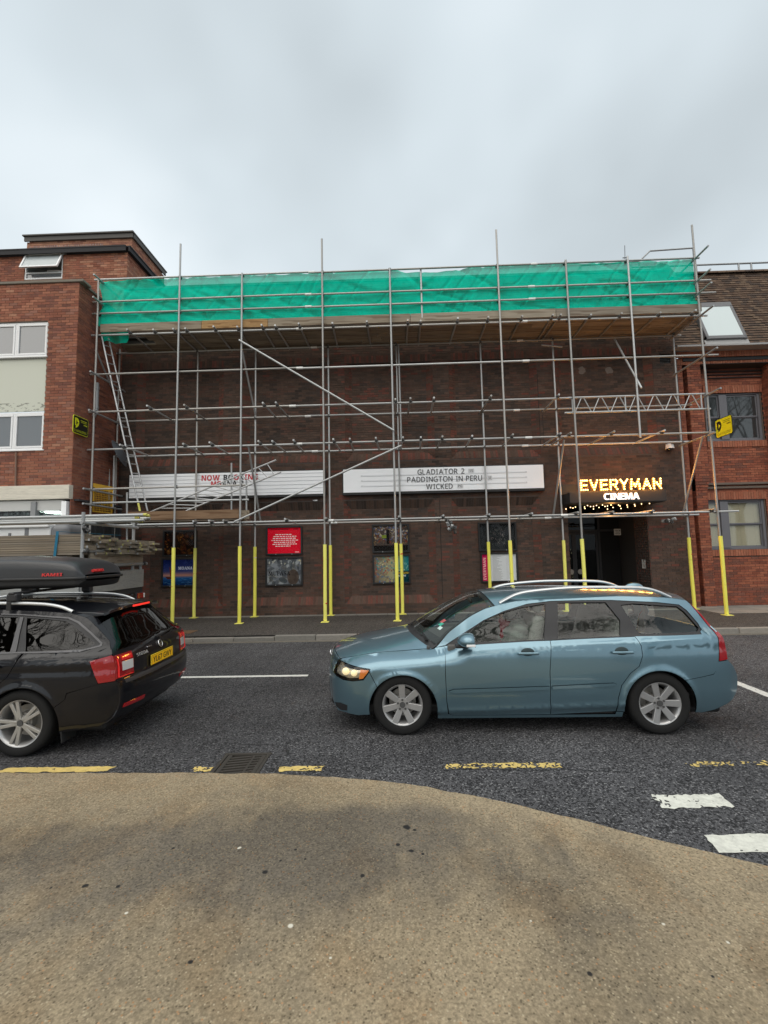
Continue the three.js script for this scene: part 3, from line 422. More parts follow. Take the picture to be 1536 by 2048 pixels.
// ------------------------------------------------ lit entrance sign
{
  const zf = -12.9, t = thing('entrance_canopy', 'black entrance canopy box with white CINEMA letters', 'canopy', [6.25, 3.17, -WZ + .01]), w = 2.68;
  mesh('fascia', rbox(w, .31, .70, .008, 0, .155, .34), std([.018, .017, .017], .5), t);
  mesh('soffit', boxG(w - .04, .012, .66, 0, -.007, .34), std([.03, .028, .026], .6), t);
  mesh('back_board', rbox(.5, .30, .06, .006, -1.155, .46, .06), std([.022, .022, .022], .5), t);
  const g = textG('CINEMA', .17, .035, FONT, 1.08); g.computeBoundingBox();
  [...'CINEMA'].reduce((x, ch) => { const q = textG(ch, .185, .03, FONT, 1.06); q.computeBoundingBox(); const lw = q.boundingBox.max.x - q.boundingBox.min.x; mesh('letter', q, std([.9, .9, .9], .45, { emissive: lin(1, .98, .95), emissiveIntensity: .55 }), t, [x + lw / 2, .155, .692]); return x + lw + .018; }, -.40);
}
{
  const t = thing('bulb_sign', 'glowing EVERYMAN letters studded with warm bulbs above the entrance', 'lit sign', [6.37, 3.50, -12.96]);
  const S = { E: [[[1, 0], [0, 0], [0, 1], [1, 1]], [[0, .5], [.85, .5]]], V: [[[0, 1], [.5, 0], [1, 1]]], R: [[[0, 0], [0, 1], [.8, 1], [1, .85], [1, .65], [.8, .5], [0, .5]], [[.5, .5], [1, 0]]], Y: [[[0, 1], [.5, .5], [1, 1]], [[.5, .5], [.5, 0]]], M: [[[0, 0], [.08, 1], [.5, .25], [.92, 1], [1, 0]]], A: [[[0, 0], [.5, 1], [1, 0]], [[.22, .36], [.78, .36]]], N: [[[0, 0], [0, 1], [1, 0], [1, 1]]] };
  const word = 'EVERYMAN', W = [.17, .19, .17, .18, .19, .24, .20, .19], H = .27, gap = .098; let x = -1.12; const face = std([.16, .11, .05], .5, { metalness: .4 }), bulb = std([1, .85, .55], .4, { emissive: lin(1, .58, .18), emissiveIntensity: 2.6 }), ball = new THREE.SphereGeometry(.023, 10, 8);
  [...word].forEach((ch, i) => {
    const L = grp('letter', t, [x, .03, 0]), bars = [], pts = [];
    for (const path of S[ch]) for (let k = 0; k + 1 < path.length; k++) {
      const a = V3(path[k][0] * W[i], path[k][1] * H, 0), b = V3(path[k + 1][0] * W[i], path[k + 1][1] * H, 0), d = b.clone().sub(a), l = d.length(), g = boxG(l + .05, .055, .06); g.rotateZ(Math.atan2(d.y, d.x)); g.translate((a.x + b.x) / 2, (a.y + b.y) / 2, 0); bars.push(g);
      const n = Math.max(1, Math.round(l / .066)); for (let q = 0; q <= n; q++) { const p = a.clone().lerp(b, q / n); if (!pts.some(o => o.distanceTo(p) < .045)) pts.push(p); }
    }
    mesh('letter_body', merge(bars), face, L);
    for (const p of pts) mesh('bulb', ball, bulb, L, [p.x, p.y, .045]);
    const lamp = new THREE.PointLight(0xffa640, 1.1, 0, 2); lamp.position.set(W[i] / 2, H / 2, .12); lamp.castShadow = true; lamp.shadow.radius = 4; L.add(lamp);
    x += W[i] + gap;
  });
  mesh('sign_rail', merge([rbox(2.3, .03, .03, .004, 0, -.015, -.02), rbox(.03, .5, .03, .004, -.9, .05, -.06), rbox(.03, .5, .03, .004, .9, .05, -.06)]), blackMat, t);
}
{
  const t = thing('string_lights', 'string of small warm bulbs hanging under the entrance canopy', 'lights', [6.2, 3.14, -13.2]), bulb = std([1, .85, .6], .4, { emissive: lin(1, .66, .32), emissiveIntensity: 3.2 }), ball = new THREE.SphereGeometry(.014, 8, 6), cords = [];
  const P = [[1132, 1018], [1141, 1015], [1151, 1014], [1161, 1012], [1169, 1014], [1175, 1011], [1181, 1013], [1187, 1018], [1193, 1011], [1198, 1015], [1205, 1010], [1210, 1013], [1215, 1018], [1222, 1010], [1226, 1015], [1237, 1010], [1240, 1012], [1242, 1017], [1254, 1010], [1255, 1014], [1269, 1009], [1270, 1012], [1283, 1008], [1299, 1007], [1170, 1017], [1187, 1013], [1215, 1012], [1146, 1016]];
  P.forEach(([u, v], i) => { const p = atZ(u, v, 13.0 + (i % 5) * .11).sub(t.position); mesh('bulb', ball, bulb, t, [p.x, p.y, p.z]); cords.push(rodG(V3(p.x, .03, p.z), V3(p.x, p.y + .01, p.z), .003, 5)); });
  mesh('cord', merge(cords), blackMat, t);
  const lamp = new THREE.PointLight(0xffb868, .5, 0, 2); lamp.position.set(0, -.12, 0); lamp.castShadow = true; lamp.shadow.radius = 6; t.add(lamp);
}
{ // added glowing bulbs standing for glass door reflections of small foyer lamps
  const t = thing('door_reflection_bulbs', 'scattered pinpoint bulbs standing for foyer lamp reflections in the cinema doors', 'lights', [5.95, 1.2, -WZ - 2.4]), bulb = std([1, .9, .7], .4, { emissive: lin(1, .75, .45), emissiveIntensity: 1.6 }), ball = new THREE.SphereGeometry(.011, 6, 5);
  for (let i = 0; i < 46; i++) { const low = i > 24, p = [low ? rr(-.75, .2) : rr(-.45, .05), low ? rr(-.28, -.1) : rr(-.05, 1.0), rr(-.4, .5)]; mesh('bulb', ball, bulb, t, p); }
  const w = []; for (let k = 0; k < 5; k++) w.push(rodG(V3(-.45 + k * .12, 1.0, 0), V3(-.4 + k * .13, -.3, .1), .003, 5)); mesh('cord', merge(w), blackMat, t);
}
{ // camera housing on the wall
  const p = atZ(1338, 896, WZ - .1), t = thing('security_camera', 'white dome security camera on the dark brick wall', 'camera', [p.x, p.y, -WZ + .01]);
  const cap = new THREE.CylinderGeometry(.10, .12, .11, 20); mesh('housing', merge([cap, boxG(.09, .09, .12, 0, .05, -.06)].map(g => { g.translate(0, .03, .13); return g; })), upvc, t);
  const dm = new THREE.SphereGeometry(.085, 18, 10, 0, Math.PI * 2, Math.PI / 2, Math.PI / 2); dm.translate(0, -.025, .13); mesh('dome', dm, phys([.01, .01, .012], .08, { clearcoat: 1 }), t);
}
{ const p = atZ(372 + 260, 1001, WZ); const t = thing('wall_fitting', 'small white fitting on the brickwork under the letter board', 'fitting', [p.x, p.y, -WZ + .01]); mesh('plate', rbox(.09, .045, .03, .008, 0, 0, .015), upvc, t); mesh('spout', rbox(.03, .03, .05, .008, -.07, 0, .025), upvc, t); }
{ // scar patches left in the upper brickwork
  for (const [u, v, l] of [[1165, 740, 'pale plaster scar on the brickwork under the deck'], [1220, 740, 'second pale plaster scar beside the loose brace']]) { const p = atZ(u, v, WZ + .1), g = new THREE.CircleGeometry(.13, 14); const P = g.attributes.position; for (let i = 1; i < P.count; i++) { const k = .6 + .5 * hash2(i, u); P.setXY(i, P.getX(i) * k, P.getY(i) * k); } tag(mesh('plaster_patch', g, std([.2, .17, .15], .95, { map: grainTex }), scene, [p.x, p.y, -WZ - .14 + .016]), l, 'patch'); }
}
// ================================================================ brick block beside the cinema, with shop below
{
  const FZ = 11.6, SX = -8.44, t = thing('shop_building', 'red brick flats with white windows above a cream shop fascia', 'building');
  const mats = bm([[.32, .136, .088], [.275, .108, .072], [.37, .162, .104], [.24, .102, .075], [.40, .205, .135], [.195, .086, .065], [.295, .142, .104]]);
  const mortar = std([.24, .19, .15], .95, { map: grainTex }), B = new Bricks([5, 3, 1, 1, 0, 0, 6, 2, 4]);
  const w1 = pxRect(-160, 647, 95, 716, FZ), pn = pxRect(-160, 722, 93, 824, FZ), w2 = pxRect(-160, 827, 88, 902, FZ), H = [rect(w1[0], pn[3], w1[2], w1[3]), rect(pn[0], w2[3], pn[2], pn[3]), rect(...w2)];
  H[0] = rect(w1[0], pn[3] - .001, w1[2], w1[3]); const TOP = 9.38, Y0 = 3.8;
  B.patch(V3(0, 0, -FZ), X1, Y1, rect(-15, Y0, SX, TOP), { holes: [rect(w1[0], w2[1], w1[2], w1[3])] });
  B.patch(V3(SX, 0, -FZ), V3(0, 0, -1), Y1, rect(0, 3.0, 2.1, TOP), { pal: [5, 3, 1, 1, 0, 6] });
  // set back top storey and stair tower
  const z2 = 13.75, st = pxRect(50, 505, 126, 558, z2);
  B.patch(V3(0, 0, -z2), X1, Y1, rect(-15, 9.3, SX - .02, 11.72), { holes: [rect(st[0], st[1], st[2], st[3])] });
  B.patch(V3(SX - .02, 0, -z2), V3(0, 0, -1), Y1, rect(0, 9.3, 3.6, 11.72), {});
  const tz = 16.2, tr = atZ(265, 467, tz), tl = atZ(55, 477, tz), ttop = tr.y;
  const orange = bm([[.40, .19, .10]]); 
  B.patch(V3(0, 0, -tz), X1, Y1, rect(tl.x, 11.5, tr.x, ttop - .2), { pal: [2, 4, 4, 6] });
  B.patch(V3(tr.x, 0, -tz), V3(0, 0, -1), Y1, rect(0, 10.5, 2.4, ttop - .2), { pal: [4, 4, 2, 6] });
  B.build(t, mats, mortar);
  const felt = std([.035, .035, .038], .7), cop = std([.22, .20, .17], .9, { map: grainTex });
  mesh('coping', merge([rbox(15 - 8.3, .07, .34, .012, (-15 - 8.3) / 2, TOP + .035, -FZ - .12), rbox(.3, .07, 2.0, .012, SX - .1, TOP + .035, -FZ - 1.25)]), cop, t);
  mesh('flat_roof', boxG(6.5, .1, 2.1, -11.8, TOP - .2, -FZ - 1.1), felt, t);
  mesh('gutter_board', merge([boxG(6.65, .15, .04, -11.77, 11.78, -z2 + .12), boxG(6.65, .04, .5, -11.77, 11.87, -z2 - .1), boxG(.04, .15, 3.8, SX + .09, 11.78, -z2 - 1.8), boxG(.5, .04, 3.8, SX - .12, 11.868, -z2 - 1.8)]), felt, t);
  mesh('tower_fascia', merge([boxG(tr.x - tl.x + .12, .17, .05, (tr.x + tl.x) / 2, ttop - .12, -tz + .06), boxG(.05, .17, 2.4, tr.x + .06, ttop - .12, -tz - 1.18), boxG(tr.x - tl.x + .2, .05, 2.6, (tr.x + tl.x) / 2, ttop, -tz - 1.16)]), std([.11, .105, .10], .7), t);
  const spike = []; for (let i = 0; i < 60; i++) { const x = lerp(atZ(62, 487, z2).x, atZ(210, 484, z2).x, i / 60), g = new THREE.CylinderGeometry(.004, .004, .14, 4); g.rotateZ(rr(-.35, .35)); g.translate(x, 11.95, -z2 + .06); spike.push(g); } const sk = mesh('bird_spikes', merge(spike), galvOld, t); sk.userData = { kind: 'stuff' };
  const room = std([.46, .45, .43], .9), pane = phys([.20, .215, .23], .03, { transmission: .35, thickness: 0, ior: 1.9 });
  const curtain = std([.5, .5, .5], .9);
  function win(parent, r, z, cols, open) {
    const [x0, y0, x1, y1] = r, w = (x1 - x0) / cols, o = grp('window', parent, [(x0 + x1) / 2, (y0 + y1) / 2, -z - .06]), W = x1 - x0, Hh = y1 - y0, f = .055;
    const bars = [rbox(W, f, .07, .008, 0, Hh / 2 - f / 2, 0), rbox(W, f, .07, .008, 0, -Hh / 2 + f / 2, 0)]; for (let i = 0; i <= cols; i++) bars.push(rbox(f, Hh - 2 * f, .07, .008, -W / 2 + i * w + (i === 0 ? f / 2 : i === cols ? -f / 2 : 0), 0, 0)); mesh('frame', merge(bars), upvc, o);
    for (let i = 0; i < cols; i++) { const cx = -W / 2 + (i + .5) * w, s = mesh('sash', merge([rbox(w - f - .01, .05, .05, .008, cx, Hh / 2 - f - .025, .02), rbox(w - f - .01, .05, .05, .008, cx, -Hh / 2 + f + .025, .02), rbox(.05, Hh - 2 * f - .1, .05, .008, cx - w / 2 + f / 2 + .03, 0, .02), rbox(.05, Hh - 2 * f - .1, .05, .008, cx + w / 2 - f / 2 - .03, 0, .02)]), upvc, o); mesh('pane', boxG(w - f - .1, Hh - 2 * f - .08, .008, cx, 0, .012), pane, s); }
    mesh('sill', rbox(W + .06, .035, .12, .008, 0, -Hh / 2 - .018, .04), upvc, o);
    for (let i = 0; i < cols; i++) if (i % 2 === (Hh > 1 ? 0 : 1)) { const cw = w * .34, cg = new THREE.PlaneGeometry(cw, Hh - .1, 24, 1), CP = cg.attributes.position; for (let q = 0; q < CP.count; q++) CP.setZ(q, .02 * Math.sin(CP.getX(q) * 70)); cg.computeVertexNormals(); mesh('curtain', cg, curtain, o, [-W / 2 + (i + .5) * w - w * .25, 0, -.16]); }
    mesh('room', merge([boxG(W + .1, Hh + .1, .02, 0, 0, -1.1), boxG(W + .1, .02, 1.0, 0, -Hh / 2, -.55), boxG(W + .1, .02, 1.0, 0, Hh / 2, -.55), boxG(.02, Hh, 1.0, W / 2, 0, -.55), boxG(.02, Hh, 1.0, -W / 2, 0, -.55)]), room, o); return o;
  }
  win(t, w1, FZ, 4); win(t, w2, FZ, 4);
  const pnl = grp('white_panel', t); mesh('board', boxG(pn[2] - pn[0] - .04, w1[1] - w2[3] - .06, .03, (pn[0] + pn[2]) / 2, (w1[1] + w2[3]) / 2, -FZ - .05), std([.62, .64, .57], .75, { map: tex(256, 256, (i, j, W, H) => { const n = tnoise(i, j, W, H, 32, 9) * .6 + tnoise(i, j, W, H, 96, 10) * .4, y = j / H, k = n > .62 && y < .16 ? .45 : 1; return [.95 * k, .95 * k, .93 * k]; }) }), pnl);
  const scal = []; for (let x = pn[0]; x < pn[2]; x += .075) { const g = new THREE.CylinderGeometry(.04, .04, .012, 10, 1, false, 0, Math.PI); g.rotateX(Math.PI / 2); g.rotateZ(Math.PI); g.translate(x, w1[1] - .03, -FZ - .02); scal.push(g); } mesh('scalloped_trim', merge(scal), std([.36, .37, .36], .8), pnl);
  // awning window on the top storey, standing open
  { const r = st, o = grp('window', t, [(r[0] + r[2]) / 2, (r[1] + r[3]) / 2, -z2 - .04]), W = r[2] - r[0], Hh = r[3] - r[1]; mesh('frame', merge([rbox(W, .05, .07, .006, 0, Hh / 2 - .025, 0), rbox(W, .05, .07, .006, 0, -Hh / 2 + .025, 0), rbox(.05, Hh - .1, .07, .006, -W / 2 + .025, 0, 0), rbox(.05, Hh - .1, .07, .006, W / 2 - .025, 0, 0), rbox(W - .1, .05, .07, .006, 0, -Hh * .26, 0)]), upvc, o);
    mesh('room', merge([boxG(W, Hh, .02, 0, 0, -.9), boxG(W, .02, .85, 0, -Hh / 2, -.45), boxG(W, .02, .85, 0, Hh / 2, -.45), boxG(.02, Hh, .85, -W / 2, 0, -.45), boxG(.02, Hh, .85, W / 2, 0, -.45)]), room, o); mesh('pane', boxG(W - .12, Hh * .2, .008, 0, -Hh * .38, 0), pane, o);
    const s = grp('sash', o, [0, Hh / 2 - .04, .03]), sh = Hh * .72; s.rotation.x = -.38; mesh('sash_frame', merge([rbox(W - .02, .05, .05, .006, 0, -.025, 0), rbox(W - .02, .05, .05, .006, 0, -sh + .025, 0), rbox(.05, sh - .1, .05, .006, -W / 2 + .035, -sh / 2, 0), rbox(.05, sh - .1, .05, .006, W / 2 - .035, -sh / 2, 0)]), upvc, s); mesh('sash_pane', boxG(W - .12, sh - .1, .008, 0, -sh / 2, 0), phys([.62, .68, .70], .25, { transmission: .5, thickness: 0 }), s); }
  // shop front
  const fa = pxRect(-120, 974, 137, 1001, FZ - .12); mesh('fascia', rbox(15 + fa[2], .36, .16, .01, (-15 + fa[2]) / 2, (fa[1] + fa[3]) / 2 + .02, -FZ + .03), std([.66, .62, .53], .7, { map: grainTex }), t);
  const sy = fa[1], grey = std([.20, .205, .21], .5), blind = std([.45, .45, .44], .7);
  const wx = u => atZ(u, 1020, FZ).x;
  for (const [u0, u1] of [[66, 76], [127, 137]]) mesh('shop_pillar', rbox(wx(u1) - wx(u0), sy - .1, .14, .006, (wx(u0) + wx(u1)) / 2, sy / 2, -FZ + .02), u0 > 100 ? upvc : grey, t);
  mesh('shutter_box', rbox(15 + wx(127), .26, .1, .008, (-15 + wx(127)) / 2, sy - .14, -FZ - .02), blind, t);
  mesh('shop_glass', boxG(15 + wx(127), sy - .4, .01, (-15 + wx(127)) / 2, (sy - .2) / 2, -FZ - .05), glassClear, t);
  mesh('shop_interior', merge([boxG(7, .05, 1.9, -11.8, .1, -FZ - 1.05), boxG(7, .05, 1.9, -11.8, sy, -FZ - 1.05), boxG(7, sy, .05, -11.8, sy / 2, -FZ - 2.0), boxG(.05, sy, 1.9, SX - .1, sy / 2, -FZ - 1.05)]), std([.05, .05, .055], .9), t);
  mesh('side_shopfront', merge([boxG(.05, 2.9, 2.0, SX + .02, 1.5, -FZ - 1.0), ...[.1, .55, .95, 1.3, 1.7].map(z => boxG(.07, 2.9, .07, SX + .05, 1.5, -FZ - z))]), std([.05, .052, .055], .6), t);
  for (const [u0, u1, v] of [[16, 66, 1016], [98, 128, 1014], [98, 128, 1025]]) { const a = atZ(u0, v, FZ + .9), b = atZ(u1, v, FZ + .9); const L = mesh('ceiling_lamp', rbox(b.x - a.x, .05, .5, .01, (a.x + b.x) / 2, a.y, -FZ - .95), std([.9, .92, .9], .5, { emissive: lin(.95, 1, .95), emissiveIntensity: .8 }), t); }
  const lamp = new THREE.PointLight(0xf4fff8, 3, 0, 2); lamp.position.set(-9.8, sy - .5, -FZ - .9); lamp.castShadow = true; lamp.shadow.radius = 10; t.add(lamp);
  const tx = textG('UE HOUSE', .17, .004, FONTR); const tp = atZ(27, 1025, FZ - .02); mesh('shop_lettering', tx, ink, t, [tp.x, tp.y, -FZ - .03]);
  // pipes on the brickwork
  const a = atZ(32, 905, FZ - .05), b = atZ(31, 973, FZ - .05); rod('overflow_pipe', a, b, .022, std([.2, .13, .1], .7), t);
}
{ // waste pipe on the flank wall
  const t = thing('flue_pipe', 'grey plastic pipe with a bend on the brick flank wall', 'pipe', [-8.36, 0, -12.35]), c = V3(0, 6.05, 0); rod('pipe', V3(0, 6.0, 0), V3(0, 6.85, 0), .055, galvOld, t); rod('bend', V3(0, 6.02, 0), V3(-.06, 5.86, .02), .055, galvOld, t); rod('collar', V3(0, 6.66, 0), V3(0, 6.74, 0), .066, galvOld, t); rod('collar', V3(0, 6.1, 0), V3(0, 6.18, 0), .066, galvOld, t);
}
{ // satellite dish
  const t = thing('satellite_dish', 'dark grey satellite dish on the brick flank wall', 'satellite dish', [-8.3, 4.55, -13.15]); const g = new THREE.SphereGeometry(.72, 28, 10, 0, Math.PI * 2, 0, .62); g.translate(0, -.6, 0); g.rotateZ(-1.15); g.rotateY(.25); g.scale(1, 1, 1); g.translate(.22, .42, .1); mesh('dish', g, std([.09, .10, .115], .45), t); rod('mast', V3(.06, -1.2, .1), V3(.06, .35, .1), .03, galv, t); rod('arm', V3(.15, .2, .1), V3(.62, .1, .35), .018, steelDark, t); mesh('receiver', rbox(.08, .1, .12, .02), steelDark, t, [.64, .11, .36]);
}
// ================================================================ brick offices with tiled roof
{
  const Z = 14.15, t = thing('office_building', 'orange red brick offices with grey sash windows and tiled roof', 'building');
  const mats = bm([[.335, .118, .070], [.285, .094, .058], [.37, .145, .088], [.24, .084, .056], [.20, .084, .060]]), mortar = std([.10, .08, .07], .95, { map: grainTex }), B = new Bricks([4, 3, 1, 0, 0, 2]);
  const up = pxRect(1412, 786, 1524, 882, Z), lo = pxRect(1412, 999, 1533, 1099, Z), XR = 15.5, EAV = 7.42, px = (u, v) => atZ(u, v, Z).x;
  const holes = [rect(up[0], up[1], up[2], up[3]), rect(lo[0], lo[1], lo[2], lo[3])], bandU = rect(up[0] - .05, up[3], up[2] + .05, up[3] + .225), bandL = rect(lo[0] - .05, lo[3], lo[2] + .05, lo[3] + .225), silU = rect(up[0] - .05, up[1] - .19, up[2] + .1, up[1]), silL = rect(lo[0] - .05, lo[1] - .19, lo[2] + .1, lo[1]);
  const o2 = rect(12.2, lo[1] - .19, 14.2, lo[3] + .225), o3 = rect(12.2, up[1] - .19, 14.2, up[3] + .225);
  B.patch(V3(0, 0, -Z), X1, Y1, rect(9.3, FOOT, XR, EAV), { holes: [rect(up[0] - .05, up[1] - .19, up[2] + .05, up[3] + .225), rect(lo[0] - .05, lo[1] - .19, lo[2] + .05, lo[3] + .225)] });
  for (const [r, s] of [[up, bandU], [lo, bandL], [up, silU], [lo, silL]]) B.patch(V3(0, 0, -Z + .03), X1, Y1, rect(r[0] - .05, s[0][1], r[2] + .05, s[2][1]), { soldier: true, len: .225, pal: [2, 0, 2] });
  // paired piers with a slot between them
  const pier = (x0, x1, d, y0 = FOOT, y1 = EAV) => { B.patch(V3(0, 0, -Z + d), X1, Y1, rect(x0, y0, x1, y1), {}); B.patch(V3(x1, 0, -Z + d), V3(0, 0, -1), Y1, rect(0, y0, d, y1), {}); B.patch(V3(x0, 0, -Z), V3(0, 0, 1), Y1, rect(0, y0, d, y1), {}); };
  pier(8.60, 8.87, .34); B.patch(V3(0, 0, -Z + .08), X1, Y1, rect(8.87, FOOT, 9.06, EAV), {}); pier(9.06, 9.38, .26, FOOT, 3.55); pier(9.02, 9.42, .34, 3.9, EAV); pier(px(1530, 900) + .1, px(1530, 900) + .5, .3);
  for (let k = 0; k < 4; k++) B.patch(V3(0, 0, -Z + .27 + k * .02), X1, Y1, rect(9.05 - k * .012, 3.55 + k * .0875, 9.39 + k * .012, 3.6375 + k * .0875), {});
  // string course over the lower window, frieze of soldier bricks under the eaves
  for (const dy of [0, .2]) B.patch(V3(0, 0, -Z + .36 + dy * .4), X1, Y1, rect(8.6, EAV + dy, XR, EAV + .2 + dy), { soldier: true, len: .2, pal: [2, 0, 2, 0] });
  B.patch(V3(0, 0, -Z + .10), X1, Y1, rect(9.4, FOOT, XR, .62), { pal: [3, 4, 1] });
  B.build(t, mats, mortar);
  const cop = std([.15, .12, .10], .9); mesh('light_block', merge([boxG(XR - 8.9, EAV + .3, .3, (XR + 8.9) / 2, EAV / 2 + .1, -Z - .75), boxG(XR - 8.9, .2, 1.2, (XR + 8.9) / 2, EAV + .2, -Z - .2)]), blackMat, t);  // unseen black slabs added behind the brickwork so no sky leaks through seams
  mesh('string_course', merge([rbox(XR - 9.4, .07, .12, .01, (9.4 + XR) / 2, lo[3] + .48, -Z + .05), rbox(XR - 9.4, .07, .08, .01, (9.4 + XR) / 2, lo[3] + .37, -Z + .03)]), cop, t);
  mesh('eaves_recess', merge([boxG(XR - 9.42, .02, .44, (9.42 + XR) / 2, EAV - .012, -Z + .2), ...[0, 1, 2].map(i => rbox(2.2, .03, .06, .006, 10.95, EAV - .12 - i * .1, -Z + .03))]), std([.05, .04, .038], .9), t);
  const grey = std([.135, .135, .15], .45), dark = phys([.035, .04, .042], .03, { clearcoat: 1, clearcoatRoughness: .02 }), blindM = std([.40, .365, .28], .9);
  const officeGlass = phys([.97, .98, .96], .02, { transmission: 1, thickness: 0, ior: 1.5 });
  function sash(r, y, blind) {
    const [x0, y0, x1, y1] = r, W = x1 - x0, H = y1 - y0, o = grp('window', t, [(x0 + x1) / 2, (y0 + y1) / 2, -Z - .08]), mx = -W * .17, f = .05;
    mesh('frame', merge([rbox(W, f, .1, .008, 0, H / 2 - f / 2, 0), rbox(W, f + .02, .1, .008, 0, -H / 2 + f / 2 + .01, 0), rbox(f, H - .1, .1, .008, -W / 2 + f / 2, 0, 0), rbox(f + .03, H - .1, .1, .008, W / 2 - f / 2 - .015, 0, 0), rbox(.24, H - .1, .12, .01, mx, 0, .01)]), grey, o);
    for (const [a, b] of [[-W / 2 + f, mx - .12], [mx + .12, W / 2 - f - .03]]) for (const k of [0, 1]) { const y = k ? 0 : -H / 2 + f + .02, h = H / 2 - f - .01, z = k ? .0 : -.03, s = mesh('sash', merge([rbox(b - a, .04, .04, .005, (a + b) / 2, y + h - .02, z), rbox(b - a, .045, .04, .005, (a + b) / 2, y + .0225, z), rbox(.035, h - .08, .04, .005, a + .0175, y + h / 2, z), rbox(.035, h - .08, .04, .005, b - .0175, y + h / 2, z)]), grey, o); mesh('pane', boxG(b - a - .06, h - .07, .006, (a + b) / 2, y + h / 2, z), blind ? officeGlass : dark, s); }
    if (blind) for (let x = -W / 2 + .05; x < W / 2 - .1; x += .089) mesh('blind_slat', boxG(.088, H - .1, .003, x + .044, 0, -.07 - .004 * (Math.round(x * 100) % 2)), blindM, o).rotation.y = 0;
    mesh('room', merge([boxG(W, H, .02, 0, 0, -.46), boxG(.02, H, .4, -W / 2, 0, -.26), boxG(.02, H, .4, W / 2, 0, -.26), boxG(W, .02, .4, 0, H / 2, -.26), boxG(W, .02, .4, 0, -H / 2, -.26)]), std([.4, .39, .36], .9), o);
    mesh('reveal', boxG(.02, H, .1, -W / 2 - .01, 0, .03), cop, o); mesh('reveal', boxG(.02, H, .1, W / 2 + .01, 0, .03), cop, o);
  }
  sash(up, 0, false); sash(lo, 0, true);
  // tiled roof
  const ez = -Z + .5, ey = EAV + .42, V = V3(0, Math.sin(1.205), -Math.cos(1.205)), T = new Bricks([0, 1, 2, 3, 1, 0]);
  const sk = (u, v) => { const d = ray(u, v), n = X1.clone().cross(V).normalize(), q = V3(0, ey, ez).sub(camera.position).dot(n) / d.dot(n), p = d.multiplyScalar(q).add(camera.position); return [p.x, p.clone().sub(V3(0, ey, ez)).dot(V)]; };
  const run = sk(1480, 546)[1], ry = ey + V.y * run, rz = ez + V.z * run, A = sk(1400, 617), Bk = sk(1458, 612), C = sk(1479, 672), sx0 = Math.min(A[0], sk(1407, 677)[0]), sx1 = (Bk[0] + C[0]) / 2 + .05, s0 = sk(1440, 690)[1], s1 = sk(1440, 610)[1];
  T.patch(V3(0, ey, ez), X1, V, [[8.5, 0], [XR, 0], [XR, run], [8.5, run]], { holes: [rect(sx0, s0, sx1, s1)], course: .1, len: .17, joint: .004, tilt: .16, proud: .004, depthJit: .002 });
  const tm = bm([[.098, .066, .050], [.12, .08, .058], [.078, .058, .048], [.15, .105, .075]]); const roof = grp('roof', t); T.build(roof, tm, std([.03, .026, .022], .95), { name: 'tile' });
  for (let x = 8.5; x < XR; x += .3) { const g = new THREE.CylinderGeometry(.11, .11, .29, 10, 1, false, 0, Math.PI); g.rotateZ(Math.PI / 2); g.rotateX(0); mesh('ridge_tile', g, tm[Math.floor(hash2(Math.round(x * 10), 2) * 4)], roof, [x + .15, ry - .02, rz]).rotation.x = -Math.PI / 2 * 0; }
  const lead = std([.36, .36, .36], .7, { map: grainTex });
  mesh('lead_flashing', rbox(XR - 8.5, .06, .42, .01, (8.5 + XR) / 2, ey - .01, ez + .1), lead, roof);
  const S = grp('skylight', roof, [(sx0 + sx1) / 2, ey, ez]); S.quaternion.setFromRotationMatrix(new THREE.Matrix4().makeBasis(X1, V, X1.clone().cross(V))); S.position.add(V.clone().multiplyScalar((s0 + s1) / 2));
  const SW = sx1 - sx0, SH = s1 - s0; mesh('skylight_frame', merge([rbox(SW, .2, .14, .01, 0, SH / 2 - .1, .05), rbox(SW, .12, .14, .01, 0, -SH / 2 + .22, .05), rbox(.09, SH - .3, .14, .01, -SW / 2 + .045, 0, .05), rbox(.09, SH - .3, .14, .01, SW / 2 - .045, 0, .05)]), std([.12, .12, .125], .5), S); mesh('skylight_pane', boxG(SW - .16, SH - .4, .012, 0, 0.02, .105), phys([.55, .62, .62], .06, { clearcoat: 1 }), S); mesh('lead_apron', boxG(SW + .1, .17, .02, 0, -SH / 2 + .08, .04), lead, S);
  // hand rail along the ridge
  const g0 = -rz + .5; const rl = thing('roof_rail', 'grey tube hand rail standing along the tiled roof ridge', 'rail', [0, 0, 0]); const y1 = atZ(1480, 527, g0).y, y0 = ry - .2; rod('hand_rail', V3(8.4, y1, -g0), V3(XR, y1, -g0), .03, galvOld, rl); for (const u of [1392, 1477]) { const p = atZ(u, 530, g0); rod('post', V3(p.x, y0 - .2, -g0), V3(p.x, y1, -g0), .03, galvOld, rl); } rod('post', V3(12.5, y0, -g0), V3(12.5, y1, -g0), .03, galvOld, rl);
}
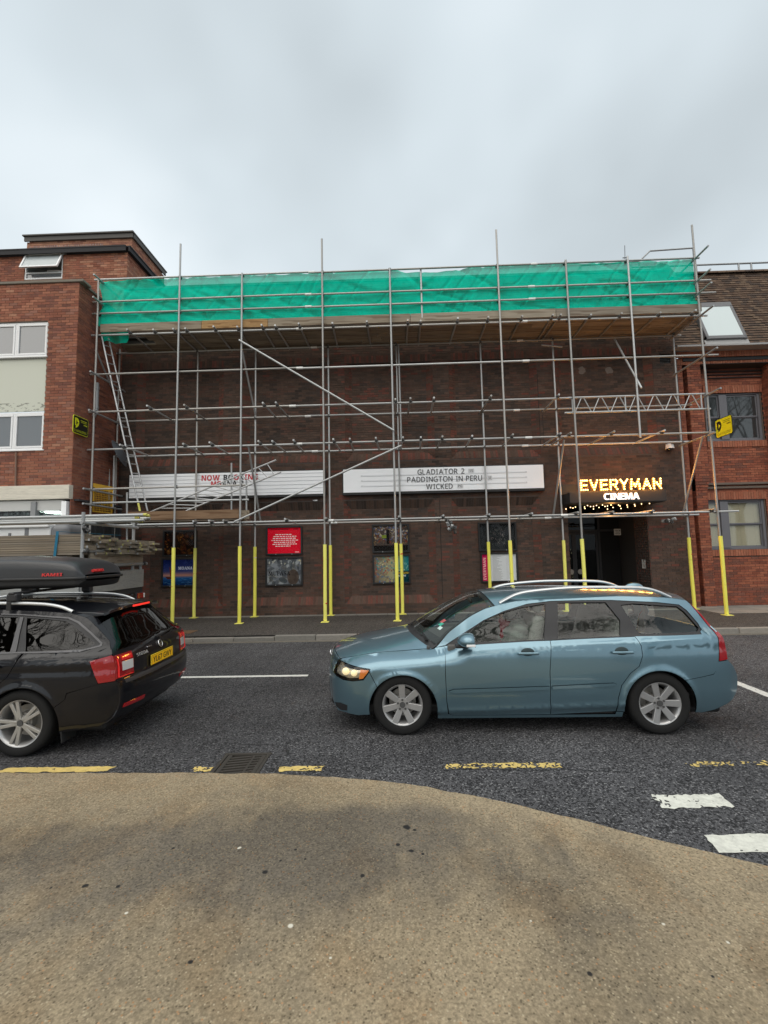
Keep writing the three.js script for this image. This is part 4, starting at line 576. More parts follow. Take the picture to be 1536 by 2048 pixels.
// ================================================================ scaffolding
const FD = 12.1, BD = 13.36, TR = .0262;
const coupG = merge([(() => { const g = new THREE.CylinderGeometry(.037, .037, .06, 10); return g; })(), (() => { const g = new THREE.CylinderGeometry(.037, .037, .06, 10); g.rotateZ(Math.PI / 2); g.translate(0, 0, .052); return g; })(), boxG(.06, .05, .06, 0, 0, .026), rbox(.018, .02, .07, .004, .042, 0, .02), rbox(.02, .018, .06, .004, 0, .042, .06)]);
const woodM = [[.32, .27, .205], [.26, .22, .17], [.37, .32, .25], [.29, .25, .20]].map(c => std(c, .85, { map: woodTex })), woodFresh = std([.42, .26, .12], .8, { map: woodTex }), woodBrown = std([.26, .165, .10], .8, { map: woodTex });
{
  const t = thing('scaffolding', 'galvanised tube scaffolding with yellow sleeved legs against the cinema', 'scaffolding');
  const zF = -FD, zB = -BD, FX = [-8.25, -5.95, -4.165, -1.895, -.005, 2.99, 4.86, 6.55, 8.41], FT = [9.8, 10.74, 9.8, 10.73, 9.78, 10.8, 9.84, 9.88, 10.72];
  const BX = [-8.37, -5.93, -4.15, -1.93, .14, 2.67, 4.83, 8.40];
  const tape = std([.72, .06, .04], .6), slGs = [0, 1, 2].map(k => { const g = new THREE.CylinderGeometry(.047, .047, 2.0, 16, 40), P = g.attributes.position; for (let i = 0; i < P.count; i++) { const x = P.getX(i), y = P.getY(i), z = P.getZ(i), q = 1 + .10 * (fbm(y * 7 + k * 9, Math.atan2(z, x) * .6 + 4, 3) - .5); P.setXYZ(i, x * q + .004 * Math.sin(y * 2.1 + k * 2), y, z * q + .004 * Math.cos(y * 1.7 + k)); } g.computeVertexNormals(); return g; }), slMs = [[.88, .84, .15], [.85, .80, .12], [.88, .85, .19]].map(c => std(c, .6)), plG = rbox(.2, .012, .2, .004), bandG = (() => { const g = new THREE.CylinderGeometry(.0485, .0485, .035, 16, 1, true, 0, 4.6); g.rotateX(.25); return g; })(), paleTape = std([.8, .62, .6], .6);
  const standard = (x, z, y0, y1, lean = 0) => {
    const s = rod('standard', V3(x, y0, z), V3(x + lean, y1, z), TR, galvPick(), t);
    if (y0 < 1) {
      const k = new THREE.Group(); k.name = 'leg_guard'; k.position.set(x, FOOT, z); t.add(k);
      mesh('sleeve', slGs[Math.floor(rnd() * 3)], slMs[Math.floor(rnd() * 3)], k, [0, 1.03, 0]); mesh('foot_plate', plG, yellowSleeve, k, [rr(-.01, .01), .012, rr(-.01, .01)], [0, rr(-.2, .2), 0]);
      const n = 1 + Math.floor(rnd() * 2); for (let i = 0; i < n; i++) mesh('tape_mark', bandG, rnd() > .3 ? tape : paleTape, k, [0, rr(.45, 1.85), 0], [rr(-.2, .2), rr(-1, 1), 0]);
      const sq = new THREE.CylinderGeometry(.0477, .0477, .006, 16, 1, true); mesh('seam', sq, std([.5, .46, .04], .7), k, [0, rr(.5, 1.5), 0]);
    }
  };
  FX.forEach((x, i) => standard(x, zF, i === 7 ? 4.8 : FOOT, FT[i], [.0, .03, .01, 0, 0, 0, 0, 0, -.05][i]));
  BX.forEach((x, i) => standard(x, zB, FOOT, 8.3));
  const coup = (x, y, z, ry = 0, rz = 0) => mesh('coupler', coupG, steelDark, t, [x, y, z], [0, ry, rz]);
  const ledger = (name, y, x0, x1, z, xs, sag = .012) => {
    // tubes of scaffold length, end to end, joined by sleeves
    let a = x0; while (a < x1 - .01) { const b = Math.min(x1, a + (x1 - a < 8 ? 99 : 6.2)), j = () => rr(-sag, sag); rod(name, V3(a, y + j(), z), V3(b, y + j(), z), TR, galvPick(), t); if (b < x1) { rod('sleeve_coupler', V3(b - .09, y, z), V3(b + .09, y, z), TR + .009, whitePaint, t); } a = b; }
    for (const x of xs) if (x > x0 && x < x1) coup(x, y, z - (z === zF - .05 || z === zB ? 0 : 0), z > zF - .2 ? Math.PI : Math.PI);
  };
  const zl = zF - .052;
  ledger('guard_rail', 9.785, -8.4, 8.52, zl, FX); ledger('guard_rail', 9.135, -8.5, 8.78, zl, FX.slice(0, 9)); ledger('guard_rail', 8.775, -8.5, 8.88, zl, FX);
  ledger('ledger', 8.14, -8.75, 8.6, zl, FX); ledger('ledger', 7.015, -8.75, 8.8, zl, FX); ledger('ledger', 5.945, -8.95, 4.9, zl, FX); ledger('ledger', 4.885, -8.78, 8.75, zl, FX);
  ledger('guard_rail', 3.79, -9.15, -4.05, zl, FX.slice(0, 3)); ledger('guard_rail', 3.395, -9.2, -3.95, zl, FX.slice(0, 3)); ledger('ledger', 2.775, -7.95, 8.97, zl, FX.filter((_, i) => i !== 7));
  const zbl = zB + .052;
  ledger('ledger', 8.14, -8.55, 8.6, zbl, BX); ledger('ledger', 6.005, -8.75, 8.75, zbl, BX); ledger('ledger', 4.93, -8.55, 8.6, zbl, BX); ledger('ledger', 2.79, -8.0, 8.7, zbl, BX);
  const at = (u, v, d) => atZ(u, v, d);
  // cross tubes, given by where their street end shows
  const cross = (y, us, vy, over0 = .13, over1 = .12, skew = 0) => { for (const u of us) { const x = at(u, vy, FD - .1).x; rod('transom', V3(x, y + .052, zF + over0 + rr(-.04, .05)), V3(x + rr(-.06, .06) + skew, y + .052, zB - over1), TR, galvPick(), t); coup(x, y + .02, zF - .05, 0); } };
  cross(8.14, [256, 306, 346, 370, 428, 474, 524, 550, 598, 665, 734, 816, 842, 916, 977, 1045, 1106, 1122, 1184, 1245, 1324, 1392], 660);
  cross(5.95, [297, 370, 526, 552, 791, 821, 868, 982, 1119], 805); cross(4.89, [243, 366, 421, 518, 545, 588, 667, 700, 752, 806, 842, 885, 945, 1026, 1122, 1142, 1228, 1330], 885); cross(2.78, [215, 265, 386, 420, 448, 571, 652, 798, 887, 979, 1064, 1156, 1228, 1308, 1431], 1045);
  // return rails at both ends, running out past the street standards
  for (const y of [9.73, 9.08, 8.72, 8.09, 6.96, 5.89]) rod('return_rail', V3(8.36, y, -13.42), V3(8.36, y, -11.55), TR, galvOld, t);
  rod('return_rail', V3(8.36, 4.83, -13.4), V3(8.36, 4.83, -11.9), TR, galvOld, t);
  for (const y of [9.73, 9.08, 6.96, 5.89]) rod('return_rail', V3(-8.19, y, -13.4), V3(-8.19, y, -11.8), TR, galvOld, t);
  for (const y of [3.74, 3.34]) rod('return_rail', V3(-8.19, y, -13.4), V3(-8.19, y, -11.7), TR, galvOld, t);
  // diagonal braces
  const brace = (u0, v0, d0, u1, v1, d1, m = galv) => rod('brace', at(u0, v0, d0), at(u1, v1, d1), TR, m, t);
  brace(478, 680, 12.03, 788, 861, 12.03); brace(468, 1044, 12.03, 803, 891, 12.03);
  brace(484, 700, 12.2, 511, 830, 13.28, galvOld); brace(497, 893, 12.2, 521, 1042, 13.28, galvOld); brace(192, 701, 12.2, 233, 797, 13.3, galvOld); brace(1128, 880, 12.2, 1106, 1034, 13.28, galvOld);
  brace(1229, 678, 13.1, 1283, 776, 12.0); brace(1405, 873, 12.2, 1366, 1027, 13.28, galvOld); brace(797, 690, 13.3, 803, 892, 13.3, galvOld);
  rod('brace', at(1083, 690, 13.2), at(1124, 694, 13.2), TR, galvOld, t);
  // extra guard posts
  rod('guard_post', V3(at(842, 540, FD).x, 8.36, zl - .05), V3(at(842, 540, FD).x, 9.77, zl - .05), TR, galv, t);
  for (const [u, v0, v1, d] of [[463, 926, 1024, 13.15], [493, 960, 1036, 13.15], [218, 938, 1000, 13.15], [254, 985, 1082, 12.6], [483, 690, 745, 13.2]]) rod('guard_post', at(u, v1, d), at(u, v0, d), TR, galv, t);
  // lattice beam bridging the doorway
  { const y1 = 5.955, y0 = 5.54, x0 = 4.72, x1 = 8.38, z = zF - .06, n = 7, L = grp('lattice_beam', t);
    rod('chord', V3(x0, y1, z), V3(x1 + .1, y1, z), TR, galv, L); rod('chord', V3(x0 - .1, y0, z), V3(x1 + .1, y0, z), TR, galv, L); for (const x of [x0 + .12, x1 - .12, 6.25]) rod('upright', V3(x, y0, z), V3(x, y1, z), .019, galv, L);
    for (let i = 0; i < n; i++) { const a = x0 + .15 + i * (x1 - x0 - .3) / n, w = (x1 - x0 - .3) / n; rod('web', V3(a + .03, y0 + .01, z), V3(a + w * .45, y1 - .01, z), .014, galv, L); rod('web', V3(a + w * .58, y1 - .01, z), V3(a + w - .02, y0 + .01, z), .014, galv, L); } }
  // deck of boards
  for (let r = 0; r < 5; r++) { let x = r < 3 ? -7.2 + .1 * r : -8.1; let k = 0; while (x < 8.4) { const L = Math.min(3.9 - (k === 0 ? (r % 3) * .6 : 0), 8.55 - x); mesh('deck_board', rbox(L - .012, .038, .225, .004), woodM[(r * 3 + k) % 4], t, [x + L / 2, 8.236 + rr(0, .004), zF - .16 - r * .235 - .1], [0, rr(-.003, .003), rr(-.001, .001)]); x += L; k++; } }
  // toe boards
  { let x = -8.22; const cut = [at(534, 650, FD).x, at(821, 640, FD).x, at(1114, 620, FD).x, 8.42]; cut.forEach((b, i) => { const c = i === 0 ? [[x, at(400, 650, FD).x, woodM[0]], [at(400, 650, FD).x, b, woodFresh]] : [[x, b, woodM[[2, 0, 2, 3][i]]]]; for (const [p, q, m] of c) mesh('toe_board', rbox(q - p - .012, .235, .038, .004), m, t, [(p + q) / 2, 8.375, zF - .10], [0, 0, rr(-.002, .002)]); x = b; }); }
  mesh('toe_board', rbox(.038, .235, 1.2, .004), woodM[3], t, [8.44, 8.375, (zF + zB) / 2]);
  // loading platform by the ladder
  mesh('toe_board', rbox(3.05, .235, .038, .004), woodBrown, t, [-5.75, 3.02, zF - .10]); mesh('toe_board', rbox(.25, .235, .038, .004), woodM[0], t, [-4.09, 3.0, zF - .14], [0, .3, 0]);
  for (let r = 0; r < 4; r++) mesh('deck_board', rbox(3.9, .038, .225, .004), woodM[(r + 1) % 4], t, [-6.1, 2.87, zF - .24 - r * .235]);
  for (const [u, v] of [[893, 1041], [900, 1046]]) coup(at(u, v, FD).x, at(u, v, FD).y, zF + .02, .4, .7);
}
{ // bunch of spare couplers hung on a ledger
  const p = atZ(895, 1052, FD), t = thing('coupler_bunch', 'bunch of spare steel couplers hanging from the lowest ledger', 'couplers', [p.x, p.y, -FD + .05]);
  for (let i = 0; i < 9; i++) mesh('coupler', coupG, i % 3 ? steelDark : galvOld, t, [rr(-.08, .12) + i * .012, .08 - i * .026, rr(-.05, .06)], [rnd() * 3, rnd() * 3, rnd() * 3]);
}
{ const p = atZ(1334, 1040, BD), t = thing('coupler_bunch', 'few loose couplers hanging beside the cinema entrance', 'couplers', [p.x, p.y, -BD + .06]); for (let i = 0; i < 5; i++) mesh('coupler', coupG, i % 2 ? steelDark : galvOld, t, [-.14 + i * .07, rr(-.04, .02), rr(-.04, .04)], [rnd() * 3, rnd() * 3, rnd() * 3]); }
// ------------------------------------------------ green netting
{
  const x0 = -8.3, x1 = 8.38, nx = 420, ny = 34, g = new THREE.PlaneGeometry(1, 1, nx, ny), P = g.attributes.position, FX = [-8.25, -5.95, -4.165, -1.895, -.005, 1.0, 2.99, 4.86, 6.55, 8.41];
  const top = x => { let y = 9.80; const k = clamp((x + .005) / 2.995, 0, 1); if (k > 0 && k < 1) y -= (x < 1 ? sm(0, 1, x) : sm(2.7, 1, x)) * .11; if (x < -7.6) y -= 0; return y + .012 * Math.sin(x * 9); };
  const bot = x => { let d = 9; for (let i = 0; i + 1 < FX.length; i++) if (x >= FX[i] && x <= FX[i + 1]) { const k = (x - FX[i]) / (FX[i + 1] - FX[i]); d = Math.sin(k * Math.PI); } return 8.40 + .03 * Math.min(d, 1) + .03 * fbm(x * 1.4, 3, 2) - (x > 7.6 ? .0 : 0); };
  for (let i = 0; i < P.count; i++) {
    const u = P.getX(i) + .5, v = P.getY(i) + .5, x = lerp(x0 + (v < .85 && v > .25 ? .10 * Math.sin((v - .25) / .6 * Math.PI) : 0), x1 + (v < .12 ? .1 : 0), u), y = lerp(bot(x), top(x), v);
    const f1 = Math.abs(vnoise(x * 1.2 + y * 2.6, y * .8 - x * .3) - .5), f2 = Math.abs(vnoise(x * 3.1 - y * 2.2 + 30, y * 1.1 + x * .4) - .5), hang = vnoise(x * 5, y * .6 + 9);
    P.setXYZ(i, x, y, -FD - .075 - .045 * sm(.13, 0, f1) - .028 * sm(.11, 0, f2) - .06 * fbm(x * .8, y * .9 + 4, 3) - .012 * hang);
  }
  g.computeVertexNormals();
  const t = mesh('debris_netting', g, phys([.0, .55, .385], 1, { transparent: true, opacity: .84, specularIntensity: 0, map: tex(256, 256, (i, j, W, H) => { const v = .80 + .16 * tnoise(i, j, W, H, 48, 61) + .14 * tnoise(i, j * .3, W, H, 24, 62) + .06 * hash2(i, j); return [v, v, v]; }, { repeat: [9, 1] }) }), scene); tag(t, 'bright green debris netting stretched along the top scaffold lift', 'netting');
  const g2 = new THREE.PlaneGeometry(.75, .5, 24, 14), Q2 = g2.attributes.position; for (let i = 0; i < Q2.count; i++) { const x = Q2.getX(i), y = Q2.getY(i); Q2.setXYZ(i, x * (1 - .3 * (.25 - y)), y + .1 * x + (y < 0 ? -.05 * Math.sin(x * 9) : 0), .06 * Math.sin(x * 14 + y * 5) + .03 * Math.sin(y * 17)); } g2.computeVertexNormals();
  const p = atZ(230, 670, 12.7); tag(mesh('netting_scrap', g2, t.material, scene, [p.x, p.y, p.z], [0, .25, 0]), 'crumpled green netting scrap drooping beside the ladder head', 'netting');
}
// ------------------------------------------------ ladders
function ladder(name, label, a0, a1, b0, b1, n, skip, mat, foot) {
  const c = a0.clone().add(b0).multiplyScalar(.5), t = thing(name, label, 'ladder', [c.x, c.y, c.z]); [a0, a1, b0, b1].forEach(p => p.sub(c));
  rod('stile', a0, a1, .024, mat, t); rod('stile', b0, b1, .024, mat, t);
  for (let i = 1; i < n; i++) { const k = i / n, q = a0.clone().lerp(a1, k), r = b0.clone().lerp(b1, k); rod('rung', q, r, .014, mat, t); }
  if (foot) { rod('painted_foot', a0.clone().lerp(a1, .0), a0.clone().lerp(a1, .055), .027, yellowSleeve, t); }
}
const alu = std([.52, .53, .54], .4, { metalness: .5 });
ladder('ladder', 'tall aluminium ladder leaning up to the green netted deck', atZ(280, 1022, 12.32), atZ(203, 672, 12.32), atZ(295, 1022, 12.66), atZ(217, 677, 12.66), 19, 0, alu, true);
ladder('ladder', 'short aluminium ladder lying slanted on the loading platform', atZ(301, 1024, 12.8), atZ(552, 920, 12.8), atZ(372, 1022, 12.8), atZ(562, 944, 12.8), 14, 0, alu);
// ------------------------------------------------ yellow ladder gate
{
  const a = atZ(188, 968, 12.32), b = atZ(225, 977, 13.02), t = thing('ladder_gate', 'yellow steel mesh gate at the loading platform edge', 'gate', [a.x, a.y - .78, a.z], Math.atan2(-(b.z - a.z), b.x - a.x)), w = Math.hypot(b.x - a.x, b.z - a.z), Y = std([.72, .42, .03], .5), wires = [];
  mesh('frame', merge([rbox(.035, .8, .03, .006, 0, .4, 0), rbox(.035, .8, .03, .006, w, .4, 0), rbox(w, .035, .03, .006, w / 2, .02, 0), rbox(w, .16, .012, .004, w / 2, .72, 0)]), Y, t);
  for (let i = 1; i < 12; i++) wires.push(rodG(V3(i * w / 12, .03, 0), V3(i * w / 12, .65, 0), .006, 5)); for (let i = 1; i < 11; i++) wires.push(rodG(V3(0, .03 + i * .056, 0), V3(w, .03 + i * .056, 0), .006, 5)); mesh('wire_mesh', merge(wires), Y, t);
}
// ------------------------------------------------ contractor's boards
function board(label, x, face, bg, fg, y, d0, d1) {
  const w = Math.abs(d0 - d1), h = .48, t = thing('contractor_sign', label, 'sign', [x, y, -(d0 + d1) / 2], face * Math.PI / 2), s = new THREE.Shape(), r = .06; s.moveTo(-w / 2 + r, -h / 2); s.lineTo(w / 2 - r, -h / 2); s.quadraticCurveTo(w / 2, -h / 2, w / 2, -h / 2 + r); s.lineTo(w / 2, h / 2 - r); s.quadraticCurveTo(w / 2, h / 2, w / 2 - r, h / 2); s.lineTo(-w / 2 + r, h / 2); s.quadraticCurveTo(-w / 2, h / 2, -w / 2, h / 2 - r); s.lineTo(-w / 2, -h / 2 + r); s.quadraticCurveTo(-w / 2, -h / 2, -w / 2 + r, -h / 2);
  const g = new THREE.ExtrudeGeometry(s, { depth: .012, bevelEnabled: false }); g.translate(0, 0, -.012); mesh('plate', g, std(fg, .5), t);
  const f = new THREE.ShapeGeometry(s); f.scale(.955, .945, 1); const U = f.attributes.uv, P = f.attributes.position; for (let i = 0; i < U.count; i++) U.setXY(i, P.getX(i) / w + .5, P.getY(i) / h + .5);
  const tx = canvasTex(256, 192, (c, W, H) => { c.fillStyle = bg; c.fillRect(0, 0, W, H); c.fillStyle = fg; c.beginPath(); c.moveTo(22, 28); c.lineTo(62, 22); c.quadraticCurveTo(112, 40, 92, 96); c.quadraticCurveTo(78, 124, 40, 136); c.lineTo(46, 110); c.lineTo(30, 108); c.closePath(); c.fill(); c.fillStyle = bg; c.beginPath(); c.moveTo(52, 52); c.lineTo(82, 74); c.lineTo(50, 98); c.fill(); c.fillStyle = fg; c.font = 'bold 15px sans-serif'; c.fillRect(120, 34, 110, 5); c.fillRect(128, 50, 96, 5); for (const x of [184, 205, 226]) { c.beginPath(); c.arc(x, 76, 8, 0, 7); c.fill(); } c.font = '34px sans-serif'; c.fillText('SCAFFOLDING', 14, 172, 228); });
  f.translate(0, 0, .003); mesh('print', f, std(0xffffff, .5, { map: tx }), t); mesh('clip', rbox(.05, .06, .04, .006, -w / 2 * face * -1 * .9, h / 2 - .05, -.03), steelDark, t);
}
board('yellow scaffolding firm sign projecting from the end scaffold leg', 8.47, -1, '#c6cc10', '#15170c', 4.93, 12.02, 11.42);
board('black scaffolding firm sign with yellow lettering by the brick flats', -8.33, 1, '#15170c', '#d4da1c', 5.42, 12.0, 11.42);
// ------------------------------------------------ tube rails and a covered heap on the cinema roof
{
  const t = thing('roof_guard_rail', 'bent grey tube guard rail on the cinema roof', 'rail'), pts = [[1150, 548], [1161, 531], [1278, 523], [1300, 502], [1386, 496]].map(([u, v]) => atZ(u, v, 14.6));
  for (let i = 0; i + 1 < pts.length; i++) rod('hand_rail', pts[i], pts[i + 1], .026, galvOld, t); for (const i of [1, 2, 4]) rod('post', V3(pts[i].x, CTOP - .32, pts[i].z), pts[i], .026, galvOld, t); const p2 = atZ(1262, 530, 14.6); rod('post', V3(p2.x, CTOP - .32, p2.z), V3(p2.x, p2.y, p2.z), .026, galvOld, t);
}
{ const p = atZ(1325, 545, 14.3), g = new THREE.SphereGeometry(.5, 20, 12, 0, Math.PI * 2, 0, Math.PI / 2), P = g.attributes.position; for (let i = 0; i < P.count; i++) { const k = 1 + .3 * (fbm(P.getX(i) * 4 + 3, P.getY(i) * 4 + P.getZ(i) * 3, 3) - .5); P.setXYZ(i, P.getX(i) * k * .9, P.getY(i) * k * 1.3, P.getZ(i) * k * .7); } g.computeVertexNormals(); tag(mesh('sheeted_heap', g, std([.12, .12, .11], .8), scene, [p.x, CTOP + .085, -14.4]), 'dark sheeted heap on the cinema roof behind the netting', 'heap'); }
{ const p = atZ(1252, 514, FD); const t = thing('aerial', 'thin upright aerial clipped to the scaffold top rail', 'aerial', [p.x, 9.82, -FD - .06]); rod('rod', V3(0, 0, 0), V3(.02, .42, 0), .008, steelDark, t); rod('bracket', V3(-.06, .06, 0), V3(.06, .06, 0), .012, steelDark, t); }
// ================================================================ cars: body panels are sheets of real thickness on a curved body surface
const pchip = (xs, ys) => { const n = xs.length, h = [], d = [], m = []; for (let i = 0; i + 1 < n; i++) { h.push(xs[i + 1] - xs[i]); d.push((ys[i + 1] - ys[i]) / h[i]); } m[0] = d[0]; m[n - 1] = d[n - 2]; for (let i = 1; i + 1 < n; i++) m[i] = d[i - 1] * d[i] <= 0 ? 0 : 2 * d[i - 1] * d[i] / (d[i - 1] + d[i]); return x => { if (x <= xs[0]) return ys[0]; if (x >= xs[n - 1]) return ys[n - 1]; let i = 0; while (x > xs[i + 1]) i++; const t = (x - xs[i]) / h[i], t2 = t * t, t3 = t2 * t; return (2 * t3 - 3 * t2 + 1) * ys[i] + (t3 - 2 * t2 + t) * h[i] * m[i] + (3 * t2 - 2 * t3) * ys[i + 1] + (t3 - t2) * h[i] * m[i + 1]; }; };
const lint = (xs, ys) => x => { if (x <= xs[0]) return ys[0]; const n = xs.length; if (x >= xs[n - 1]) return ys[n - 1]; let i = 0; while (x > xs[i + 1]) i++; return lerp(ys[i], ys[i + 1], (x - xs[i]) / (xs[i + 1] - xs[i])); };
// a panel: outline (and holes) in surface coordinates, refined until smooth, with a lip turned inwards all round
function sheet(poly, map, { holes = [], L = .06, thick = .012, flip = 1, lift = 0, sx = 1 } = {}) {
  const loops = [poly, ...holes].map(l => l.map(p => new THREE.Vector2(p[0], p[1])));
  if (THREE.ShapeUtils.isClockWise(loops[0])) loops[0].reverse(); for (let i = 1; i < loops.length; i++) if (!THREE.ShapeUtils.isClockWise(loops[i])) loops[i].reverse();
  const pts = loops.flat().map(p => [p.x, p.y]); let tris = THREE.ShapeUtils.triangulateShape(loops[0], loops.slice(1));
  for (let it = 0; it < 7; it++) {
    const mid = new Map(); let any = false; const out = [];
    const M = (a, b) => { const k = a < b ? a * 1e6 + b : b * 1e6 + a; const A = pts[a], B = pts[b]; if (Math.hypot((A[0] - B[0]) * sx, A[1] - B[1]) <= L) return -1; if (!mid.has(k)) { mid.set(k, pts.length); pts.push([(A[0] + B[0]) / 2, (A[1] + B[1]) / 2]); any = true; } return mid.get(k); };
    for (const [a, b, c] of tris) {
      const p = M(a, b), q = M(b, c), r = M(c, a), s = (p >= 0) + (q >= 0) + (r >= 0);
      if (!s) out.push([a, b, c]); else if (s === 3) out.push([a, p, r], [p, b, q], [r, q, c], [p, q, r]);
      else if (s === 1) { if (p >= 0) out.push([a, p, c], [p, b, c]); else if (q >= 0) out.push([a, b, q], [a, q, c]); else out.push([a, b, r], [r, b, c]); }
      else { if (p < 0) out.push([a, b, q], [a, q, r], [r, q, c]); else if (q < 0) out.push([a, p, r], [p, b, r], [b, c, r]); else out.push([a, p, q], [p, b, q], [a, q, c]); }
    }
    tris = out; if (!any) break;
  }
  const e = 1e-3, P = [], N = [];
  for (const [u, v] of pts) { const a = map(u, v), b = map(u + e * (sx < 1 ? 4 : 1), v), c = map(u, v + e), n = b.clone().sub(a).cross(c.clone().sub(a)).normalize().multiplyScalar(flip); P.push(a.addScaledVector(n, lift)); N.push(n); }
  const pos = [], nor = [], uv = [], idx = [], edge = new Map();
  pts.forEach((p, i) => { pos.push(P[i].x, P[i].y, P[i].z); nor.push(N[i].x, N[i].y, N[i].z); uv.push(p[0], p[1]); });
  for (const [a, b, c] of tris) { idx.push(...(flip > 0 ? [a, b, c] : [a, c, b])); for (const [x, y] of [[a, b], [b, c], [c, a]]) { const k = Math.min(x, y) * 1e6 + Math.max(x, y); edge.has(k) ? edge.set(k, null) : edge.set(k, [x, y]); } }
  if (thick) for (const q of edge.values()) if (q) { const [a, b] = q, d = P[b].clone().sub(P[a]), s = pos.length / 3, n = d.clone().cross(N[a]).normalize().multiplyScalar(flip); for (const [i, o] of [[a, 0], [b, 0], [b, -thick], [a, -thick]]) { const r = P[i].clone().addScaledVector(N[i], o); pos.push(r.x, r.y, r.z); nor.push(n.x, n.y, n.z); uv.push(pts[i][0], pts[i][1]); } idx.push(s, s + 1, s + 2, s, s + 2, s + 3); }
  const g = new THREE.BufferGeometry(); g.setAttribute('position', new THREE.Float32BufferAttribute(pos, 3)); g.setAttribute('normal', new THREE.Float32BufferAttribute(nor, 3)); g.setAttribute('uv', new THREE.Float32BufferAttribute(uv, 2)); g.setIndex(idx); return g;
}
const arc = (cx, cy, r, a0, a1, n = 22) => Array.from({ length: n + 1 }, (_, i) => { const a = (a0 + (a1 - a0) * i / n) * Math.PI / 180; return [cx + r * Math.cos(a), cy + r * Math.sin(a)]; });
// angle on an arch circle where it reaches height y, on the given side
const archA = (c, y, side) => { const a = Math.asin((y - c[1]) / c[2]) * 180 / Math.PI; return side > 0 ? a : 180 - a; };
class Car {
  constructor(spec, group) {
    this.s = spec; this.g = group; const cr = (pts, t) => { const n = pts.length - 1; t = clamp(t, 0, n); const i = Math.min(n - 1, Math.floor(t)), f = t - i, p0 = pts[Math.max(0, i - 1)], p1 = pts[i], p2 = pts[i + 1], p3 = pts[Math.min(n, i + 2)]; return [0, 1].map(k => { const a = p1[k], b = p2[k], m1 = (b - p0[k]) * .5 * (i === 0 ? 2 : 1) * .8, m2 = (p3[k] - a) * .5 * (i === n - 1 ? 2 : 1) * .8, f2 = f * f, f3 = f2 * f; return (2 * f3 - 3 * f2 + 1) * a + (f3 - 2 * f2 + f) * m1 + (3 * f2 - 2 * f3) * b + (f3 - f2) * m2; }); };
    this.E = t => cr(spec.E, t); this.C = t => cr(spec.C, t); this.w = spec.w;
  }
  edge(t0, t1, n = 6) { const k = Math.max(1, Math.ceil(Math.abs(t1 - t0) * n)); return Array.from({ length: k + 1 }, (_, i) => this.E(lerp(t0, t1, i / k))); }
  side(off = 0, sd = 1) { return (a, y) => V3(a, y, sd * (this.w(a, y) + off)); }
  top(off = 0) { const s = this.s; return (t, q) => { const e = this.E(t), c = this.C(t), p = s.pw ? s.pw(t) : 2.4, k = 1 - Math.pow(Math.min(1, Math.abs(q)), p); return V3(lerp(e[0], c[0], k), lerp(e[1], c[1], k), q * this.w(e[0], e[1])); }; }
  panel(name, poly, mat, o = {}, parent = this.g) { for (const sd of o.one ? [o.one] : [1, -1]) mesh(name, sheet(poly, this.side(0, sd), { ...o, flip: sd, lift: o.off || 0 }), mat, parent); }
  deck(name, poly, mat, o = {}, parent = this.g) { return mesh(name, sheet(poly, this.top(), { L: .12, sx: .16, ...o, flip: this.s.topFlip || 1, lift: o.off || 0 }), mat, parent); }
}
function wheelSet(name, label0, R, Wd, rimR, spokeFn, parent, x, y, z, sd, spin) {
  const wg = grp('wheel', parent, [x, y, z]); if (sd < 0) wg.rotation.y = Math.PI; const h = Wd / 2;
  const prof = [[rimR - .012, -h * .8], [rimR + .004, -h * .92], [rimR + .02, -h], [R - .035, -h * 1.02], [R - .012, -h * .88], [R, -h * .62], [R, h * .62], [R - .012, h * .88], [R - .035, h * 1.02], [rimR + .02, h], [rimR + .004, h * .92], [rimR - .012, h * .8]].map(p => new THREE.Vector2(...p));
  const ty = new THREE.LatheGeometry(prof, 56); ty.rotateX(Math.PI / 2); mesh('tyre', ty, rubber, wg);
  const rim = grp('rim', wg); rim.rotation.z = spin; const bar = new THREE.LatheGeometry([[rimR - .05, -h * .8], [rimR - .03, -h * .2], [rimR - .035, h * .5], [rimR - .018, h * .78], [rimR - .004, h * .86], [rimR + .002, h * .80]].map(p => new THREE.Vector2(...p)), 56); bar.rotateX(Math.PI / 2); mesh('barrel', bar, wheelM, rim);
  spokeFn(rim, rimR, h);
  const disc = new THREE.CylinderGeometry(rimR * .66, rimR * .66, .02, 32); disc.rotateX(Math.PI / 2); disc.translate(0, 0, -h * .35); const disc_ = std([.34, .33, .31], .45, { metalness: .6 }); mesh('brake_disc', disc, disc_, wg);
  const hubG = new THREE.CylinderGeometry(.09, .09, h, 20); hubG.rotateX(Math.PI / 2); hubG.translate(0, 0, -h * .1); mesh('hub_carrier', hubG, disc_, wg); return wg;
}
const wheelM = std([.46, .46, .46], .36, { metalness: .65 }), wheelDirty = std([.42, .41, .385], .45, { metalness: .55 }), lensRed = phys([.30, .006, .010], .12, { clearcoat: 1 }), lensClear = phys([.9, .9, .9], .03, { transmission: 1, thickness: 0 }), chrome = std([.72, .72, .73], .12, { metalness: .95 });
const paintBlue = phys([.155, .265, .325], .30, { metalness: .7, clearcoat: 1, clearcoatRoughness: .04 }), paintBlack = phys([.0035, .004, .0065], .4, { metalness: 0, specularIntensity: .35, clearcoat: .7, clearcoatRoughness: .02 });
const carGlass = phys([.88, .95, .92], .015, { transmission: 1, thickness: 0, ior: 1.5 }), carGlassDark = phys([.05, .06, .062], .015, { transmission: 1, thickness: 0, ior: 1.5 }), seatM = std([.22, .215, .20], .85), trimM = std([.08, .08, .08], .8), silverRail = std([.62, .64, .65], .3, { metalness: .5 });
